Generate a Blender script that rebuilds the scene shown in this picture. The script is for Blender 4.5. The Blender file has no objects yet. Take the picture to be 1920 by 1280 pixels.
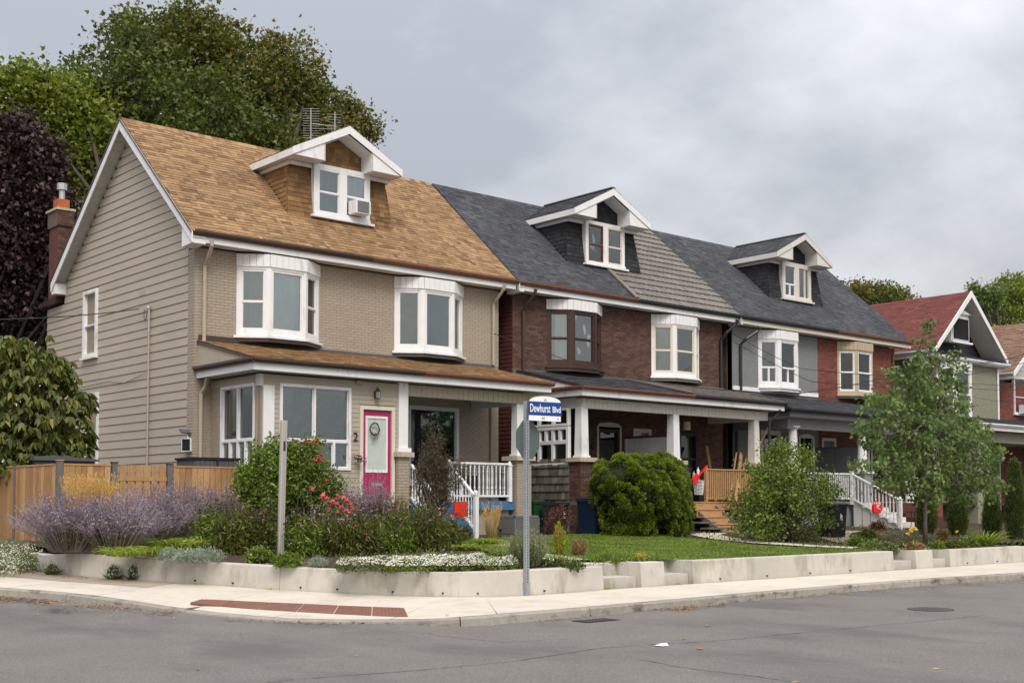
import bpy, math, random
import numpy as np
from math import sin, cos, pi, radians, sqrt, atan2, tan
from mathutils import Vector, Matrix
random.seed(7); RNG = np.random.default_rng(11)
S = bpy.context.scene; COL = S.collection
# ---------------------------------------------------------------- camera, sky, sun, exposure
CAMH = 1.6; PITCH = radians(2.65); YAW = radians(-41); FPX = 2312.0; PX0, PY0 = 960.0, 833.0
cd = bpy.data.cameras.new('camera'); cam = bpy.data.objects.new('camera', cd); COL.objects.link(cam)
cam.location = (0, 0, CAMH); cam.rotation_euler = (pi/2 + PITCH, 0, YAW)
cd.sensor_width = 36; cd.lens = FPX/1920*36; cd.shift_y = 193/1920; cd.clip_start = .1; cd.clip_end = 3000
S.camera = cam
W = bpy.data.worlds.new('World'); S.world = W; W.use_nodes = True
N = W.node_tree.nodes; L = W.node_tree.links; N.clear()
SUN_EL, SUN_AZ = radians(50), radians(207)     # azimuth measured like the sky texture: clockwise from +Y
def nd(nodes, t, **k):
    n = nodes.new(t)
    for a, b in k.items():
        if a.startswith('i_'): n.inputs[int(a[2:])].default_value = b
        else: setattr(n, a, b)
    return n
out = nd(N, 'ShaderNodeOutputWorld'); bg = nd(N, 'ShaderNodeBackground'); bg2 = nd(N, 'ShaderNodeBackground'); add = nd(N, 'ShaderNodeAddShader')
sky = nd(N, 'ShaderNodeTexSky', sky_type='NISHITA', sun_disc=False, sun_elevation=SUN_EL, sun_rotation=SUN_AZ, dust_density=8.0, ozone_density=0.0)
L.new(sky.outputs[0], bg.inputs[0]); bg.inputs[1].default_value = .05
tc = nd(N, 'ShaderNodeTexCoord'); sep = nd(N, 'ShaderNodeSeparateXYZ'); L.new(tc.outputs['Generated'], sep.inputs[0])
zz = nd(N, 'ShaderNodeMath', operation='MAXIMUM', i_1=0.0); L.new(sep.outputs[2], zz.inputs[0])
za = nd(N, 'ShaderNodeMath', operation='ADD', i_1=.42); L.new(zz.outputs[0], za.inputs[0])
dx = nd(N, 'ShaderNodeMath', operation='DIVIDE'); L.new(sep.outputs[0], dx.inputs[0]); L.new(za.outputs[0], dx.inputs[1])
dy = nd(N, 'ShaderNodeMath', operation='DIVIDE'); L.new(sep.outputs[1], dy.inputs[0]); L.new(za.outputs[0], dy.inputs[1])
cmb = nd(N, 'ShaderNodeCombineXYZ'); L.new(dx.outputs[0], cmb.inputs[0]); L.new(dy.outputs[0], cmb.inputs[1]); cmb.inputs[2].default_value = 13.9
n1 = nd(N, 'ShaderNodeTexNoise', noise_dimensions='3D'); n1.inputs['Scale'].default_value = 1.7; n1.inputs['Detail'].default_value = 9; n1.inputs['Roughness'].default_value = .55; n1.inputs['Distortion'].default_value = .12
L.new(cmb.outputs[0], n1.inputs['Vector'])
n2 = nd(N, 'ShaderNodeTexNoise', noise_dimensions='3D'); n2.inputs['Scale'].default_value = .9; n2.inputs['Detail'].default_value = 4; n2.inputs['Roughness'].default_value = .5
mp = nd(N, 'ShaderNodeMapping'); mp.inputs['Location'].default_value = (1.7, .1, 0); L.new(cmb.outputs[0], mp.inputs[0]); L.new(mp.outputs[0], n2.inputs['Vector'])
mx = nd(N, 'ShaderNodeMix', data_type='FLOAT'); mx.inputs[0].default_value = .5; L.new(n1.outputs[0], mx.inputs[2]); L.new(n2.outputs[0], mx.inputs[3])
cr = nd(N, 'ShaderNodeValToRGB'); L.new(mx.outputs[0], cr.inputs[0])
e = cr.color_ramp.elements; e[0].position = .435; e[0].color = (.275, .282, .298, 1); e[1].position = .575; e[1].color = (.60, .595, .60, 1)
m_ = e.new(.50); m_.color = (.425, .427, .438, 1)
L.new(cr.outputs[0], bg2.inputs[0])
# an overcast sky is about three times brighter overhead than at the horizon
gr = nd(N, 'ShaderNodeMath', operation='MULTIPLY_ADD', i_1=1.5, i_2=.86); L.new(zz.outputs[0], gr.inputs[0]); L.new(gr.outputs[0], bg2.inputs[1])
L.new(bg.outputs[0], add.inputs[0]); L.new(bg2.outputs[0], add.inputs[1]); L.new(add.outputs[0], out.inputs[0])
sd = bpy.data.lights.new('sun', 'SUN'); sd.energy = 1.5; sd.angle = radians(24); sd.color = (1, .965, .91)
sun = bpy.data.objects.new('sun', sd); COL.objects.link(sun)
_d = Vector((sin(SUN_AZ)*cos(SUN_EL), cos(SUN_AZ)*cos(SUN_EL), sin(SUN_EL))); sun.rotation_euler = _d.to_track_quat('Z', 'Y').to_euler()
vs = S.view_settings; vs.view_transform = 'Standard'; vs.look = 'None'; vs.exposure = .2; vs.gamma = 1; vs.use_curve_mapping = False
S.render.engine = 'CYCLES'
S.cycles.max_bounces = 6; S.cycles.transparent_max_bounces = 8; S.cycles.use_denoising = True
try: S.cycles.denoiser = 'OPENIMAGEDENOISE'
except Exception: pass

# ---------------------------------------------------------------- measuring: a photo pixel on a known plane of the place
_fw = Vector((-sin(YAW)*cos(PITCH), cos(YAW)*cos(PITCH), sin(PITCH))); _rt = Vector((cos(YAW), sin(YAW), 0)); _up = _rt.cross(_fw)
def _ray(x, y): return _fw + _rt*((x-PX0)/FPX) - _up*((y-PY0)/FPX)
CAMP = Vector((0, 0, CAMH))
def atY(x, y, Y): d = _ray(x, y); return CAMP + d*(Y/d.y)
def atX(x, y, X): d = _ray(x, y); return CAMP + d*(X/d.x)
def atZ(x, y, z): d = _ray(x, y); return CAMP + d*((z-CAMH)/d.z)
def rho(y): t = y-17.6; return 0.0 if t < -.8 else (.042*(t+.8)**2/3.2*1.0 if t < .8 else .042*t)   # the side street climbs gently
def atS(x, y, f=rho, dz=0.0):
    p = atZ(x, y, 0)
    for _ in range(30): p = p*.4 + atZ(x, y, f(p.y)+dz)*.6
    return p
def ground(y): return .43 + .036*min(max(y-16, 0), 10)

# ---------------------------------------------------------------- materials
def lin(c): return tuple(((v/255)/12.92 if v/255 <= .04045 else ((v/255+.055)/1.055)**2.4) for v in c)
MATS = {}
def mat(name, c1, c2=None, c3=None, rough=.75, ns=6.0, na=.15, sc=(1, 1, 1), bump=.15, bs=None, metal=0.0, spec=.3, trans=0.0, ns2=None, na2=0.0, stain=None, coat=0.0):
    m = bpy.data.materials.new(name); m.use_nodes = True; n = m.node_tree.nodes; l = m.node_tree.links
    b = n['Principled BSDF']; o = n['Material Output']
    b.inputs['Roughness'].default_value = rough; b.inputs['Metallic'].default_value = metal; b.inputs['Specular IOR Level'].default_value = spec
    b.inputs['Coat Weight'].default_value = coat
    at = nd(n, 'ShaderNodeAttribute', attribute_name='rnd'); r = nd(n, 'ShaderNodeValToRGB'); l.new(at.outputs['Fac'], r.inputs[0])
    e = r.color_ramp.elements; e[0].color = (*c1, 1); e[1].color = (*(c3 or c2 or c1), 1)
    if c3: k = e.new(.5); k.color = (*c2, 1)
    g = nd(n, 'ShaderNodeNewGeometry'); mp = nd(n, 'ShaderNodeMapping'); mp.inputs['Scale'].default_value = sc; l.new(g.outputs['Position'], mp.inputs[0])
    no = nd(n, 'ShaderNodeTexNoise'); no.inputs['Scale'].default_value = ns; no.inputs['Detail'].default_value = 6; no.inputs['Roughness'].default_value = .6; l.new(mp.outputs[0], no.inputs['Vector'])
    hs = nd(n, 'ShaderNodeMapRange'); hs.inputs[1].default_value = .3; hs.inputs[2].default_value = .7; hs.inputs[3].default_value = 1-na; hs.inputs[4].default_value = 1+na; l.new(no.outputs[0], hs.inputs[0])
    fac = hs.outputs[0]
    if ns2:
        no2 = nd(n, 'ShaderNodeTexNoise'); no2.inputs['Scale'].default_value = ns2; no2.inputs['Detail'].default_value = 5; l.new(g.outputs['Position'], no2.inputs['Vector'])
        h2 = nd(n, 'ShaderNodeMapRange'); h2.inputs[1].default_value = .35; h2.inputs[2].default_value = .65; h2.inputs[3].default_value = 1-na2; h2.inputs[4].default_value = 1+na2; l.new(no2.outputs[0], h2.inputs[0])
        mm = nd(n, 'ShaderNodeMath', operation='MULTIPLY'); l.new(hs.outputs[0], mm.inputs[0]); l.new(h2.outputs[0], mm.inputs[1]); fac = mm.outputs[0]
    v = nd(n, 'ShaderNodeVectorMath', operation='SCALE'); l.new(r.outputs[0], v.inputs[0]); l.new(fac, v.inputs['Scale']); colr = v.outputs[0]
    if stain:
        sn = nd(n, 'ShaderNodeTexNoise'); sn.inputs['Scale'].default_value = stain[1]; sn.inputs['Detail'].default_value = 8; sn.inputs['Roughness'].default_value = .65
        m2 = nd(n, 'ShaderNodeMapping'); m2.inputs['Scale'].default_value = stain[2]; l.new(g.outputs['Position'], m2.inputs[0]); l.new(m2.outputs[0], sn.inputs['Vector'])
        sr = nd(n, 'ShaderNodeMapRange'); sr.inputs[1].default_value = stain[3]; sr.inputs[2].default_value = stain[3]+.14; sr.inputs[4].default_value = stain[4]; l.new(sn.outputs[0], sr.inputs[0])
        mc = nd(n, 'ShaderNodeMix', data_type='RGBA'); l.new(sr.outputs[0], mc.inputs[0]); l.new(colr, mc.inputs[6]); mc.inputs[7].default_value = (*stain[0], 1); colr = mc.outputs[2]
    l.new(colr, b.inputs['Base Color'])
    if bump:
        bn = nd(n, 'ShaderNodeTexNoise'); bn.inputs['Scale'].default_value = bs or ns*6; bn.inputs['Detail'].default_value = 5; l.new(mp.outputs[0], bn.inputs['Vector'])
        bp = nd(n, 'ShaderNodeBump'); bp.inputs['Strength'].default_value = bump; bp.inputs['Distance'].default_value = .01; l.new(bn.outputs[0], bp.inputs['Height']); l.new(bp.outputs[0], b.inputs['Normal'])
    if trans:
        tr = nd(n, 'ShaderNodeBsdfTranslucent'); mxs = nd(n, 'ShaderNodeMixShader'); mxs.inputs[0].default_value = trans
        sc2 = nd(n, 'ShaderNodeVectorMath', operation='MULTIPLY'); sc2.inputs[1].default_value = (1.25, 1.35, .7); l.new(colr, sc2.inputs[0]); l.new(sc2.outputs[0], tr.inputs[0])
        l.new(b.outputs[0], mxs.inputs[1]); l.new(tr.outputs[0], mxs.inputs[2]); l.new(mxs.outputs[0], o.inputs[0])
    MATS[name] = m; return m
def glass(name, tint, refl):
    m = bpy.data.materials.new(name); m.use_nodes = True; n = m.node_tree.nodes; l = m.node_tree.links; n.remove(n['Principled BSDF'])
    t = nd(n, 'ShaderNodeBsdfTransparent'); t.inputs[0].default_value = (*tint, 1); g = nd(n, 'ShaderNodeBsdfGlossy'); g.inputs['Roughness'].default_value = .01; g.inputs[0].default_value = (.95, 1, 1, 1)
    ge = nd(n, 'ShaderNodeNewGeometry'); no = nd(n, 'ShaderNodeTexNoise'); no.inputs['Scale'].default_value = 1.3; l.new(ge.outputs['Position'], no.inputs['Vector'])
    bp = nd(n, 'ShaderNodeBump'); bp.inputs['Strength'].default_value = .08; bp.inputs['Distance'].default_value = .1; l.new(no.outputs[0], bp.inputs['Height']); l.new(bp.outputs[0], g.inputs['Normal'])
    fr = nd(n, 'ShaderNodeFresnel'); fr.inputs[0].default_value = 1.5; a = nd(n, 'ShaderNodeMath', operation='MULTIPLY_ADD', i_1=1.4, i_2=refl); l.new(fr.outputs[0], a.inputs[0])
    x = nd(n, 'ShaderNodeMixShader'); l.new(a.outputs[0], x.inputs[0]); l.new(t.outputs[0], x.inputs[1]); l.new(g.outputs[0], x.inputs[2]); l.new(x.outputs[0], n['Material Output'].inputs[0])
    return m
def leafmat(name, *cs, trans=.3, rough=.5, spec=.35):
    if ('leaf' in name or 'blade' in name) and 'purple' not in name and 'dry' not in name and 'silver' not in name: cs = [(c[0]*1.5, c[1]*1.3, c[2]*1.1) for c in cs]
    return mat(name, *cs, rough=rough, ns=1.1, na=.28, bump=0, spec=spec, trans=trans)
WHITE = mat('white_paint', (.74, .75, .76), (.70, .71, .72), rough=.45, ns=2.5, na=.05, bump=.05, stain=((.40, .37, .32), 3.0, (1, 1, .35), .57, .5))
OLDWHITE = mat('weathered_white_paint', (.62, .61, .57), (.56, .55, .51), rough=.6, ns=4, na=.08, bump=.1, stain=((.30, .27, .22), 4.0, (1, 1, .3), .6, .4))
CREAM = mat('cream_vinyl', (.62, .58, .48), rough=.5, na=.04, bump=.03)
BEIGE = mat('beige_siding', (.40, .352, .29), (.375, .33, .27), rough=.55, ns=1.6, na=.05, sc=(1, .6, 3), bump=.12, bs=90, stain=((.25, .215, .175), 1.2, (1.4, 1.4, .25), .6, .4))
BEIGE2 = mat('beige_trim', (.385, .335, .265), rough=.5, na=.06, bump=.05)
BEIGEBRICK = mat('painted_beige_brick', (.36, .31, .245), (.33, .284, .225), rough=.7, ns=14, na=.07, bump=.35, bs=70, stain=((.22, .185, .14), 2.5, (1, 1, .6), .6, .35))
BEIGEMORTAR = mat('painted_beige_mortar', (.26, .22, .172), rough=.85, ns=10, na=.1)
BROWNTRIM = mat('brown_metal', (.055, .032, .026), rough=.35, na=.1, bump=.02, spec=.5)
COPPER = mat('faded_brown_gutter', (.17, .075, .05), rough=.4, na=.15, bump=.02)
BLACKTRIM = mat('black_metal', (.018, .019, .022), rough=.35, na=.1, bump=.02, spec=.5)
SHTAN = mat('tan_shingle', (.15, .088, .045), (.26, .160, .080), (.35, .225, .122), rough=.92, ns=60, na=.28, bump=.6, bs=220, ns2=.5, na2=.07)
SHBROWN = mat('brown_wall_shingle', (.125, .070, .032), (.20, .115, .050), (.27, .165, .075), rough=.92, ns=50, na=.25, bump=.5, bs=200)
SHDARK = mat('charcoal_shingle', (.040, .043, .050), (.060, .064, .074), (.088, .092, .102), rough=.95, ns=60, na=.3, bump=.6, bs=220, ns2=.6, na2=.15)
SHBLACK = mat('black_wall_shingle', (.018, .019, .022), (.028, .030, .034), (.042, .044, .050), rough=.95, ns=50, na=.25, bump=.5, bs=200)
SHRED = mat('red_shingle', (.115, .036, .032), (.150, .049, .043), (.185, .062, .054), rough=.92, ns=40, na=.2, bump=.4, bs=160)
SHROOFBROWN = mat('dusty_brown_shingle', (.13, .075, .05), (.19, .115, .08), (.24, .155, .11), rough=.92, ns=40, na=.2, bump=.4)
TILE = mat('grey_metal_tile', (.15, .138, .122), (.20, .185, .165), rough=.6, ns=9, na=.12, bump=.15, stain=((.10, .09, .08), 6, (1, 1, 1), .58, .5))
DBRICK = mat('dark_red_brick', (.066, .037, .030), (.102, .055, .043), (.138, .078, .062), rough=.85, ns=18, na=.18, bump=.4, bs=80, stain=((.05, .035, .03), 1.6, (1, 1, .6), .56, .5))
DMORTAR = mat('dark_mortar', (.13, .105, .09), rough=.9, ns=12, na=.2)
GBRICK = mat('painted_grey_brick', (.20, .215, .212), (.22, .235, .23), rough=.7, ns=14, na=.08, bump=.35, bs=70)
GMORTAR = mat('painted_grey_mortar', (.15, .16, .16), rough=.85, na=.1)
RBRICK = mat('red_brick', (.14, .048, .038), (.185, .064, .050), (.225, .084, .066), rough=.85, ns=18, na=.14, bump=.4, bs=80)
RMORTAR = mat('red_mortar', (.12, .052, .042), rough=.9)
OLIVE = mat('olive_painted_brick', (.235, .235, .175), (.26, .26, .195), rough=.75, na=.08, bump=.3)
OMORTAR = mat('olive_mortar', (.17, .17, .125), rough=.85)
MAROON = mat('maroon_siding', (.085, .032, .028), (.10, .038, .033), rough=.55, na=.1, sc=(1, 1, 3), bump=.1)
DARKSIDING = mat('slate_siding', (.045, .048, .055), rough=.6, na=.1)
CEDAR = mat('weathered_cedar_shake', (.085, .075, .062), (.135, .12, .10), (.20, .18, .15), rough=.95, ns=7, na=.35, sc=(5, 5, .8), bump=.7, bs=40)
GLASS = glass('window_glass', (.62, .70, .72), .10); GLASSD = glass('dark_window_glass', (.30, .35, .36), .05); GLASSB = glass('bright_window_glass', (.80, .85, .85), .14)
DARK = mat('dark_room', (.012, .013, .014), rough=.9, na=.2, bump=0)  # also colours the panels that stand for room shade
CURT = mat('white_curtain', (.62, .66, .64), rough=.9, ns=3, na=.08, sc=(6, 6, .5), bump=.2)
CURTG = mat('grey_net_curtain', (.22, .235, .24), rough=.9, ns=3, na=.1, sc=(6, 6, .5), bump=.2)
BLIND = mat('blind_slats', (.17, .20, .20), (.26, .30, .30), rough=.6, na=.05, bump=0)
STONE = mat('pale_cap_stone', (.42, .36, .27), (.47, .40, .31), rough=.85, ns=9, na=.18, bump=.4, stain=((.20, .17, .13), 8, (1, 1, 1), .56, .5))
CONC = mat('concrete', (.44, .42, .375), (.50, .475, .425), rough=.88, ns=3, na=.06, bump=.18, bs=110, ns2=.9, na2=.07, stain=((.26, .235, .19), 2.6, (1, 1, .4), .50, .62))
CONCWALK = mat('sidewalk_concrete', (.50, .455, .39), (.56, .51, .44), rough=.9, ns=5, na=.05, bump=.15, bs=140, ns2=.7, na2=.06, stain=((.36, .32, .26), 1.6, (1, 1, 1), .54, .55))
KERB = mat('kerb_concrete', (.27, .25, .22), (.33, .31, .275), rough=.92, ns=8, na=.16, bump=.4, bs=60, stain=((.06, .058, .055), 2.6, (1, 1, 2.2), .54, .85))
OLDCONC = mat('old_brown_concrete', (.30, .25, .20), (.35, .30, .24), rough=.92, ns=4, na=.1, bump=.2, bs=80)
ASPH = mat('asphalt', (.158, .147, .141), rough=.95, ns=.8, na=.09, bump=.55, bs=160, ns2=42, na2=.26, stain=((.105, .10, .098), .5, (1, .5, 1), .5, .75))
TAR = mat('crack_tar', (.075, .070, .068), rough=.8, na=.1)
IRON = mat('rusty_iron_plate', (.16, .072, .055), (.20, .092, .07), rough=.75, ns=5, na=.15, bump=.25, bs=60, stain=((.10, .07, .06), 3, (1, 1, 1), .55, .5))
DKIRON = mat('cast_iron', (.07, .066, .064), rough=.7, na=.2)
CEDARF = mat('cedar_fence_board', (.30, .165, .07), (.38, .22, .10), (.46, .285, .14), rough=.8, ns=5, na=.22, sc=(7, 7, .7), bump=.3, bs=30, stain=((.24, .13, .055), 2.2, (2, 2, .5), .58, .5))
GREYPOST = mat('greyed_wood_post', (.115, .105, .095), (.16, .15, .14), rough=.85, ns=5, na=.25, sc=(7, 7, .7), bump=.4, bs=30)
NEWWOOD = mat('new_deck_wood', (.34, .19, .085), (.42, .25, .12), (.50, .31, .16), rough=.75, ns=4, na=.2, sc=(1, 6, 6), bump=.2)
STEEL = mat('brushed_stainless', (.58, .55, .51), rough=.36, metal=.8, ns=4, na=.15, sc=(30, 30, .3), bump=.05)
GALV = mat('galvanised_steel', (.30, .335, .36), rough=.5, metal=.35, ns=16, na=.12, bump=.05)
SIGNBACK = mat('bare_aluminium_sign_back', (.095, .125, .122), rough=.6, metal=.1, ns=3, na=.06, bump=.03)
BLUESIGN = mat('sign_blue', (.006, .055, .26), rough=.45, na=.03, bump=0)
SIGNWHITE = mat('sign_white', (.78, .78, .77), rough=.45, na=.03, bump=0)
BLACKINK = mat('black_print', (.02, .02, .02), rough=.6, na=.05, bump=0)
MAGENTA = mat('magenta_door_paint', (.34, .012, .085), rough=.35, na=.06, bump=.03, spec=.5)
REDP = mat('red_plastic', (.70, .022, .018), rough=.4, na=.05, bump=.03)
REDC = mat('red_cloth', (.72, .03, .018), rough=.8, na=.12, bump=.2)
BLACKP = mat('black_plastic', (.017, .018, .020), rough=.5, na=.1, bump=.08)
BLUEP = mat('navy_plastic', (.008, .018, .045), rough=.45, na=.1, bump=.05)
GREENP = mat('green_plastic', (.012, .05, .02), rough=.45, na=.08, bump=.05)
GREYP = mat('grey_resin', (.135, .13, .14), (.15, .145, .155), rough=.6, na=.06, bump=.1)
SLATEP = mat('slate_resin', (.085, .092, .105), rough=.6, na=.06, bump=.1)
GREYMET = mat('grey_metal_cabinet', (.15, .15, .145), rough=.6, na=.08, bump=.05)
BLUEPAINT = mat('blue_painted_wood', (.055, .145, .27), rough=.5, na=.08, bump=.08)
BROWNPAINT = mat('brown_painted_wood', (.085, .028, .022), rough=.5, na=.12, bump=.08)
GREYPANEL = mat('grey_partition', (.20, .21, .225), rough=.7, na=.04, bump=.05)
SOIL = mat('garden_soil', (.05, .035, .024), rough=1, ns=9, na=.4, bump=.8, bs=40)
EARTH = mat('earth', (.09, .085, .05), rough=1, ns=3, na=.3, bump=.5)
LAWNB = mat('lawn_base', (.05, .075, .022), rough=1, ns=3, na=.35, bump=.6)
BARK = mat('bark', (.055, .045, .036), (.075, .062, .05), rough=.95, ns=6, na=.3, sc=(4, 4, .8), bump=.8, bs=20)
BARK2 = mat('young_bark', (.12, .10, .08), rough=.95, ns=6, na=.2, sc=(4, 4, .8), bump=.6)
FLUE = mat('orange_clay_flue', (.38, .11, .04), rough=.8, na=.1)
ALU = mat('aluminium', (.50, .50, .50), rough=.35, metal=.8, na=.05, bump=0)
CABLE = mat('black_cable', (.028, .028, .03), rough=.6, na=.05, bump=0)
PAPER = mat('white_paper', (.75, .74, .73), rough=.9, na=.05, bump=0)
BLUELIT = mat('blue_litter', (.05, .17, .50), rough=.5, na=.05, bump=0)

# ---------------------------------------------------------------- mesh building
class MB:
    def __init__(s, T=None): s.v = []; s.f = []; s.r = []; s.T = T; s.c = .5
    def add(s, vs, fs, r=None):
        b = len(s.v); r = s.c if r is None else r
        for p in vs: s.v.append(tuple(s.T @ Vector(p)) if s.T else tuple(p)); s.r.append(r)
        for f in fs: s.f.append(tuple(b+i for i in f))
        return s
    def box(s, x0, x1, y0, y1, z0, z1, r=None):
        return s.add([(x0,y0,z0),(x1,y0,z0),(x1,y1,z0),(x0,y1,z0),(x0,y0,z1),(x1,y0,z1),(x1,y1,z1),(x0,y1,z1)],
                     [(3,2,1,0),(4,5,6,7),(0,1,5,4),(1,2,6,5),(2,3,7,6),(3,0,4,7)], r)
    def beam(s, p0, p1, w, h, up=(0,0,1), w1=None, h1=None):
        p0 = Vector(p0); p1 = Vector(p1); d = (p1-p0).normalized(); u = Vector(up)
        if abs(d.dot(u)) > .99: u = Vector((1,0,0))
        a = d.cross(u).normalized(); b = a.cross(d).normalized(); w1 = w if w1 is None else w1; h1 = h if h1 is None else h1
        vs = [p0+a*(i*w/2)+b*(j*h/2) for i,j in ((-1,-1),(1,-1),(1,1),(-1,1))] + [p1+a*(i*w1/2)+b*(j*h1/2) for i,j in ((-1,-1),(1,-1),(1,1),(-1,1))]
        return s.add(vs, [(3,2,1,0),(4,5,6,7),(0,1,5,4),(1,2,6,5),(2,3,7,6),(3,0,4,7)])
    def prism(s, poly, vec):
        n = len(poly); v = Vector(vec); P = [Vector(p) for p in poly]
        return s.add(P+[p+v for p in P], [tuple(range(n))[::-1], tuple(range(n,2*n))] + [(i,(i+1)%n,(i+1)%n+n,i+n) for i in range(n)])
    def poly(s, pts): return s.add(pts, [tuple(range(len(pts)))])
    def tube(s, pts, r, n=8, cap=True):
        P = [Vector(p) for p in pts]; R = r if isinstance(r, (list, tuple)) else [r]*len(P); vs = []; fs = []; prev = None
        for i, p in enumerate(P):
            d = (P[min(i+1,len(P)-1)]-P[max(i-1,0)]).normalized()
            if prev is None:
                u = Vector((0,0,1)) if abs(d.z) < .9 else Vector((1,0,0)); a = d.cross(u).normalized()
            else: a = (prev - d*prev.dot(d)).normalized()
            prev = a; b = d.cross(a)
            vs += [p + a*(R[i]*cos(2*pi*k/n)) + b*(R[i]*sin(2*pi*k/n)) for k in range(n)]
        for i in range(len(P)-1):
            fs += [(i*n+k, i*n+(k+1)%n, (i+1)*n+(k+1)%n, (i+1)*n+k) for k in range(n)]
        if cap: fs += [tuple(range(n))[::-1], tuple(range((len(P)-1)*n, len(P)*n))]
        return s.add(vs, fs)
    def lathe(s, prof, c, n=12, ax=None):
        c = Vector(c); vs = []; fs = []
        for r, z in prof: vs += [c+Vector((r*cos(2*pi*k/n), r*sin(2*pi*k/n), z)) for k in range(n)]
        for i in range(len(prof)-1): fs += [(i*n+k, i*n+(k+1)%n, (i+1)*n+(k+1)%n, (i+1)*n+k) for k in range(n)]
        fs += [tuple(range(n))[::-1], tuple(range((len(prof)-1)*n, len(prof)*n))]
        return s.add(vs, fs)
    def build(s, name, m, parent=None, smooth=False, stuff=False):
        me = bpy.data.meshes.new(name); me.from_pydata(s.v, [], s.f); me.update()
        a = me.attributes.new('rnd', 'FLOAT', 'POINT'); a.data.foreach_set('value', s.r)
        me.materials.append(m)
        if smooth: me.polygons.foreach_set('use_smooth', [True]*len(me.polygons))
        return link(name, me, parent, stuff)
def link(name, me, parent=None, stuff=False):
    o = bpy.data.objects.new(name, me); COL.objects.link(o)
    if parent is not None:
        o.parent = parent; q = parent; off = Vector((0,0,0))
        while q is not None: off += q.location; q = q.parent
        o.location = -off
    if stuff: o['kind'] = 'stuff'
    return o
def tag(o, label=None, cat=None, group=None, kind=None):
    if label: o['label'] = label
    if cat: o['category'] = cat
    if group: o['group'] = group
    if kind: o['kind'] = kind
    return o
def thing(name, loc, label, cat, group=None):
    o = bpy.data.objects.new(name, None); COL.objects.link(o); o.location = loc; o.empty_display_size = .2
    return tag(o, label, cat, group)
def struct(o): o['kind'] = 'structure'; return o
def part(name, parent, loc=None):
    o = bpy.data.objects.new(name, None); COL.objects.link(o); o.parent = parent; return o
# many alike pieces: the nearest ones become objects that share meshes, the rest one joined part
_cache = {}
class Pieces:
    def __init__(s, name, m, parent, keep=300): s.n = name; s.m = m; s.p = parent; s.k = keep; s.L = []
    def add(s, M, w, h, t0, t1, r=None): s.L.append((M, round(w,3), round(h,3), t0, t1, random.random() if r is None else r))
    @staticmethod
    def shape(w, h, t0, t1): return [(0,0,0),(w,0,0),(w,h,0),(0,h,0),(0,0,t0),(w,0,t0),(w,h,t1),(0,h,t1)], [(4,5,6,7),(0,1,5,4),(1,2,6,5),(2,3,7,6),(3,0,4,7)]
    def finish(s):
        s.L.sort(key=lambda q: (q[0].translation-CAMP).length)
        off = Vector((0,0,0)); q = s.p
        while q is not None: off += q.location; q = q.parent
        for M, w, h, t0, t1, r in s.L[:s.k]:
            key = (s.n, s.m.name, w, h, t0, t1, round(r*9))
            if key not in _cache:
                v, f = s.shape(w, h, t0, t1); me = bpy.data.meshes.new(s.n); me.from_pydata(v, [], f); a = me.attributes.new('rnd', 'FLOAT', 'POINT'); a.data.foreach_set('value', [round(r*9)/9]*8); me.materials.append(s.m); _cache[key] = me
            o = bpy.data.objects.new(s.n, _cache[key]); COL.objects.link(o); o.parent = s.p; M2 = M.copy(); M2.translation = M.translation - off; o.matrix_local = M2
        if len(s.L) > s.k:
            b = MB()
            for M, w, h, t0, t1, r in s.L[s.k:]:
                v, f = s.shape(w, h, t0, t1); b.T = M; b.add(v, f, r)
            b.build('remaining_'+s.n+'s' if not s.n.endswith('s') else s.n, s.m, s.p, stuff=True)
def frame3(o, u, v, n):
    u, v, n = Vector(u), Vector(v), Vector(n)
    return Matrix(((u.x,v.x,n.x,o[0]),(u.y,v.y,n.y,o[1]),(u.z,v.z,n.z,o[2]),(0,0,0,1)))
def cells(u0, u1, z0, z1, holes):
    """the wall rectangle minus its holes, as rectangles"""
    zs = sorted({z0, z1, *[min(max(h[2],z0),z1) for h in holes], *[min(max(h[3],z0),z1) for h in holes]}); res = []
    for a, b in zip(zs, zs[1:]):
        if b-a < 1e-4: continue
        m = (a+b)/2; cuts = sorted((h[0],h[1]) for h in holes if h[2] < m < h[3]); x = u0
        for c0, c1 in cuts:
            if c0 > x: res.append((x, min(c0,u1), a, b))
            x = max(x, c1)
        if x < u1: res.append((x, u1, a, b))
    return res
def brickwork(P, T, u0, u1, z0, z1, holes=(), bw=.215, bh=.064, j=.009, t=.009):
    """bricks in local x (along), z (up), outward = -y"""
    k = 0; z = z0
    while z + bh*.5 < z1:
        h = min(bh, z1-z); u = u0 - (k % 2)*(bw+j)/2
        while u < u1:
            a, b = max(u, u0), min(u+bw, u1); segs = [(a, b)]
            for hx0, hx1, hz0, hz1 in holes:
                if hz0 < z+h/2 < hz1: segs = [q for s0, s1 in segs for q in ((s0, min(s1,hx0)), (max(s0,hx1), s1)) if q[1]-q[0] > .02]
            for a, b in segs:
                if b-a > .02: P.add(T @ frame3((a, 0, z), (1,0,0), (0,0,1), (0,-1,0)), b-a, h, t, t)
            u += bw+j
        z += bh+j; k += 1
def wall_backing(par, T, u0, u1, z0, z1, holes, m, name='mortar', th=.2):
    b = MB(T)
    for a, c, d, e in cells(u0, u1, z0, z1, holes): b.box(a, c, 0, th, d, e)
    return b.build(name, m, par)
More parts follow.
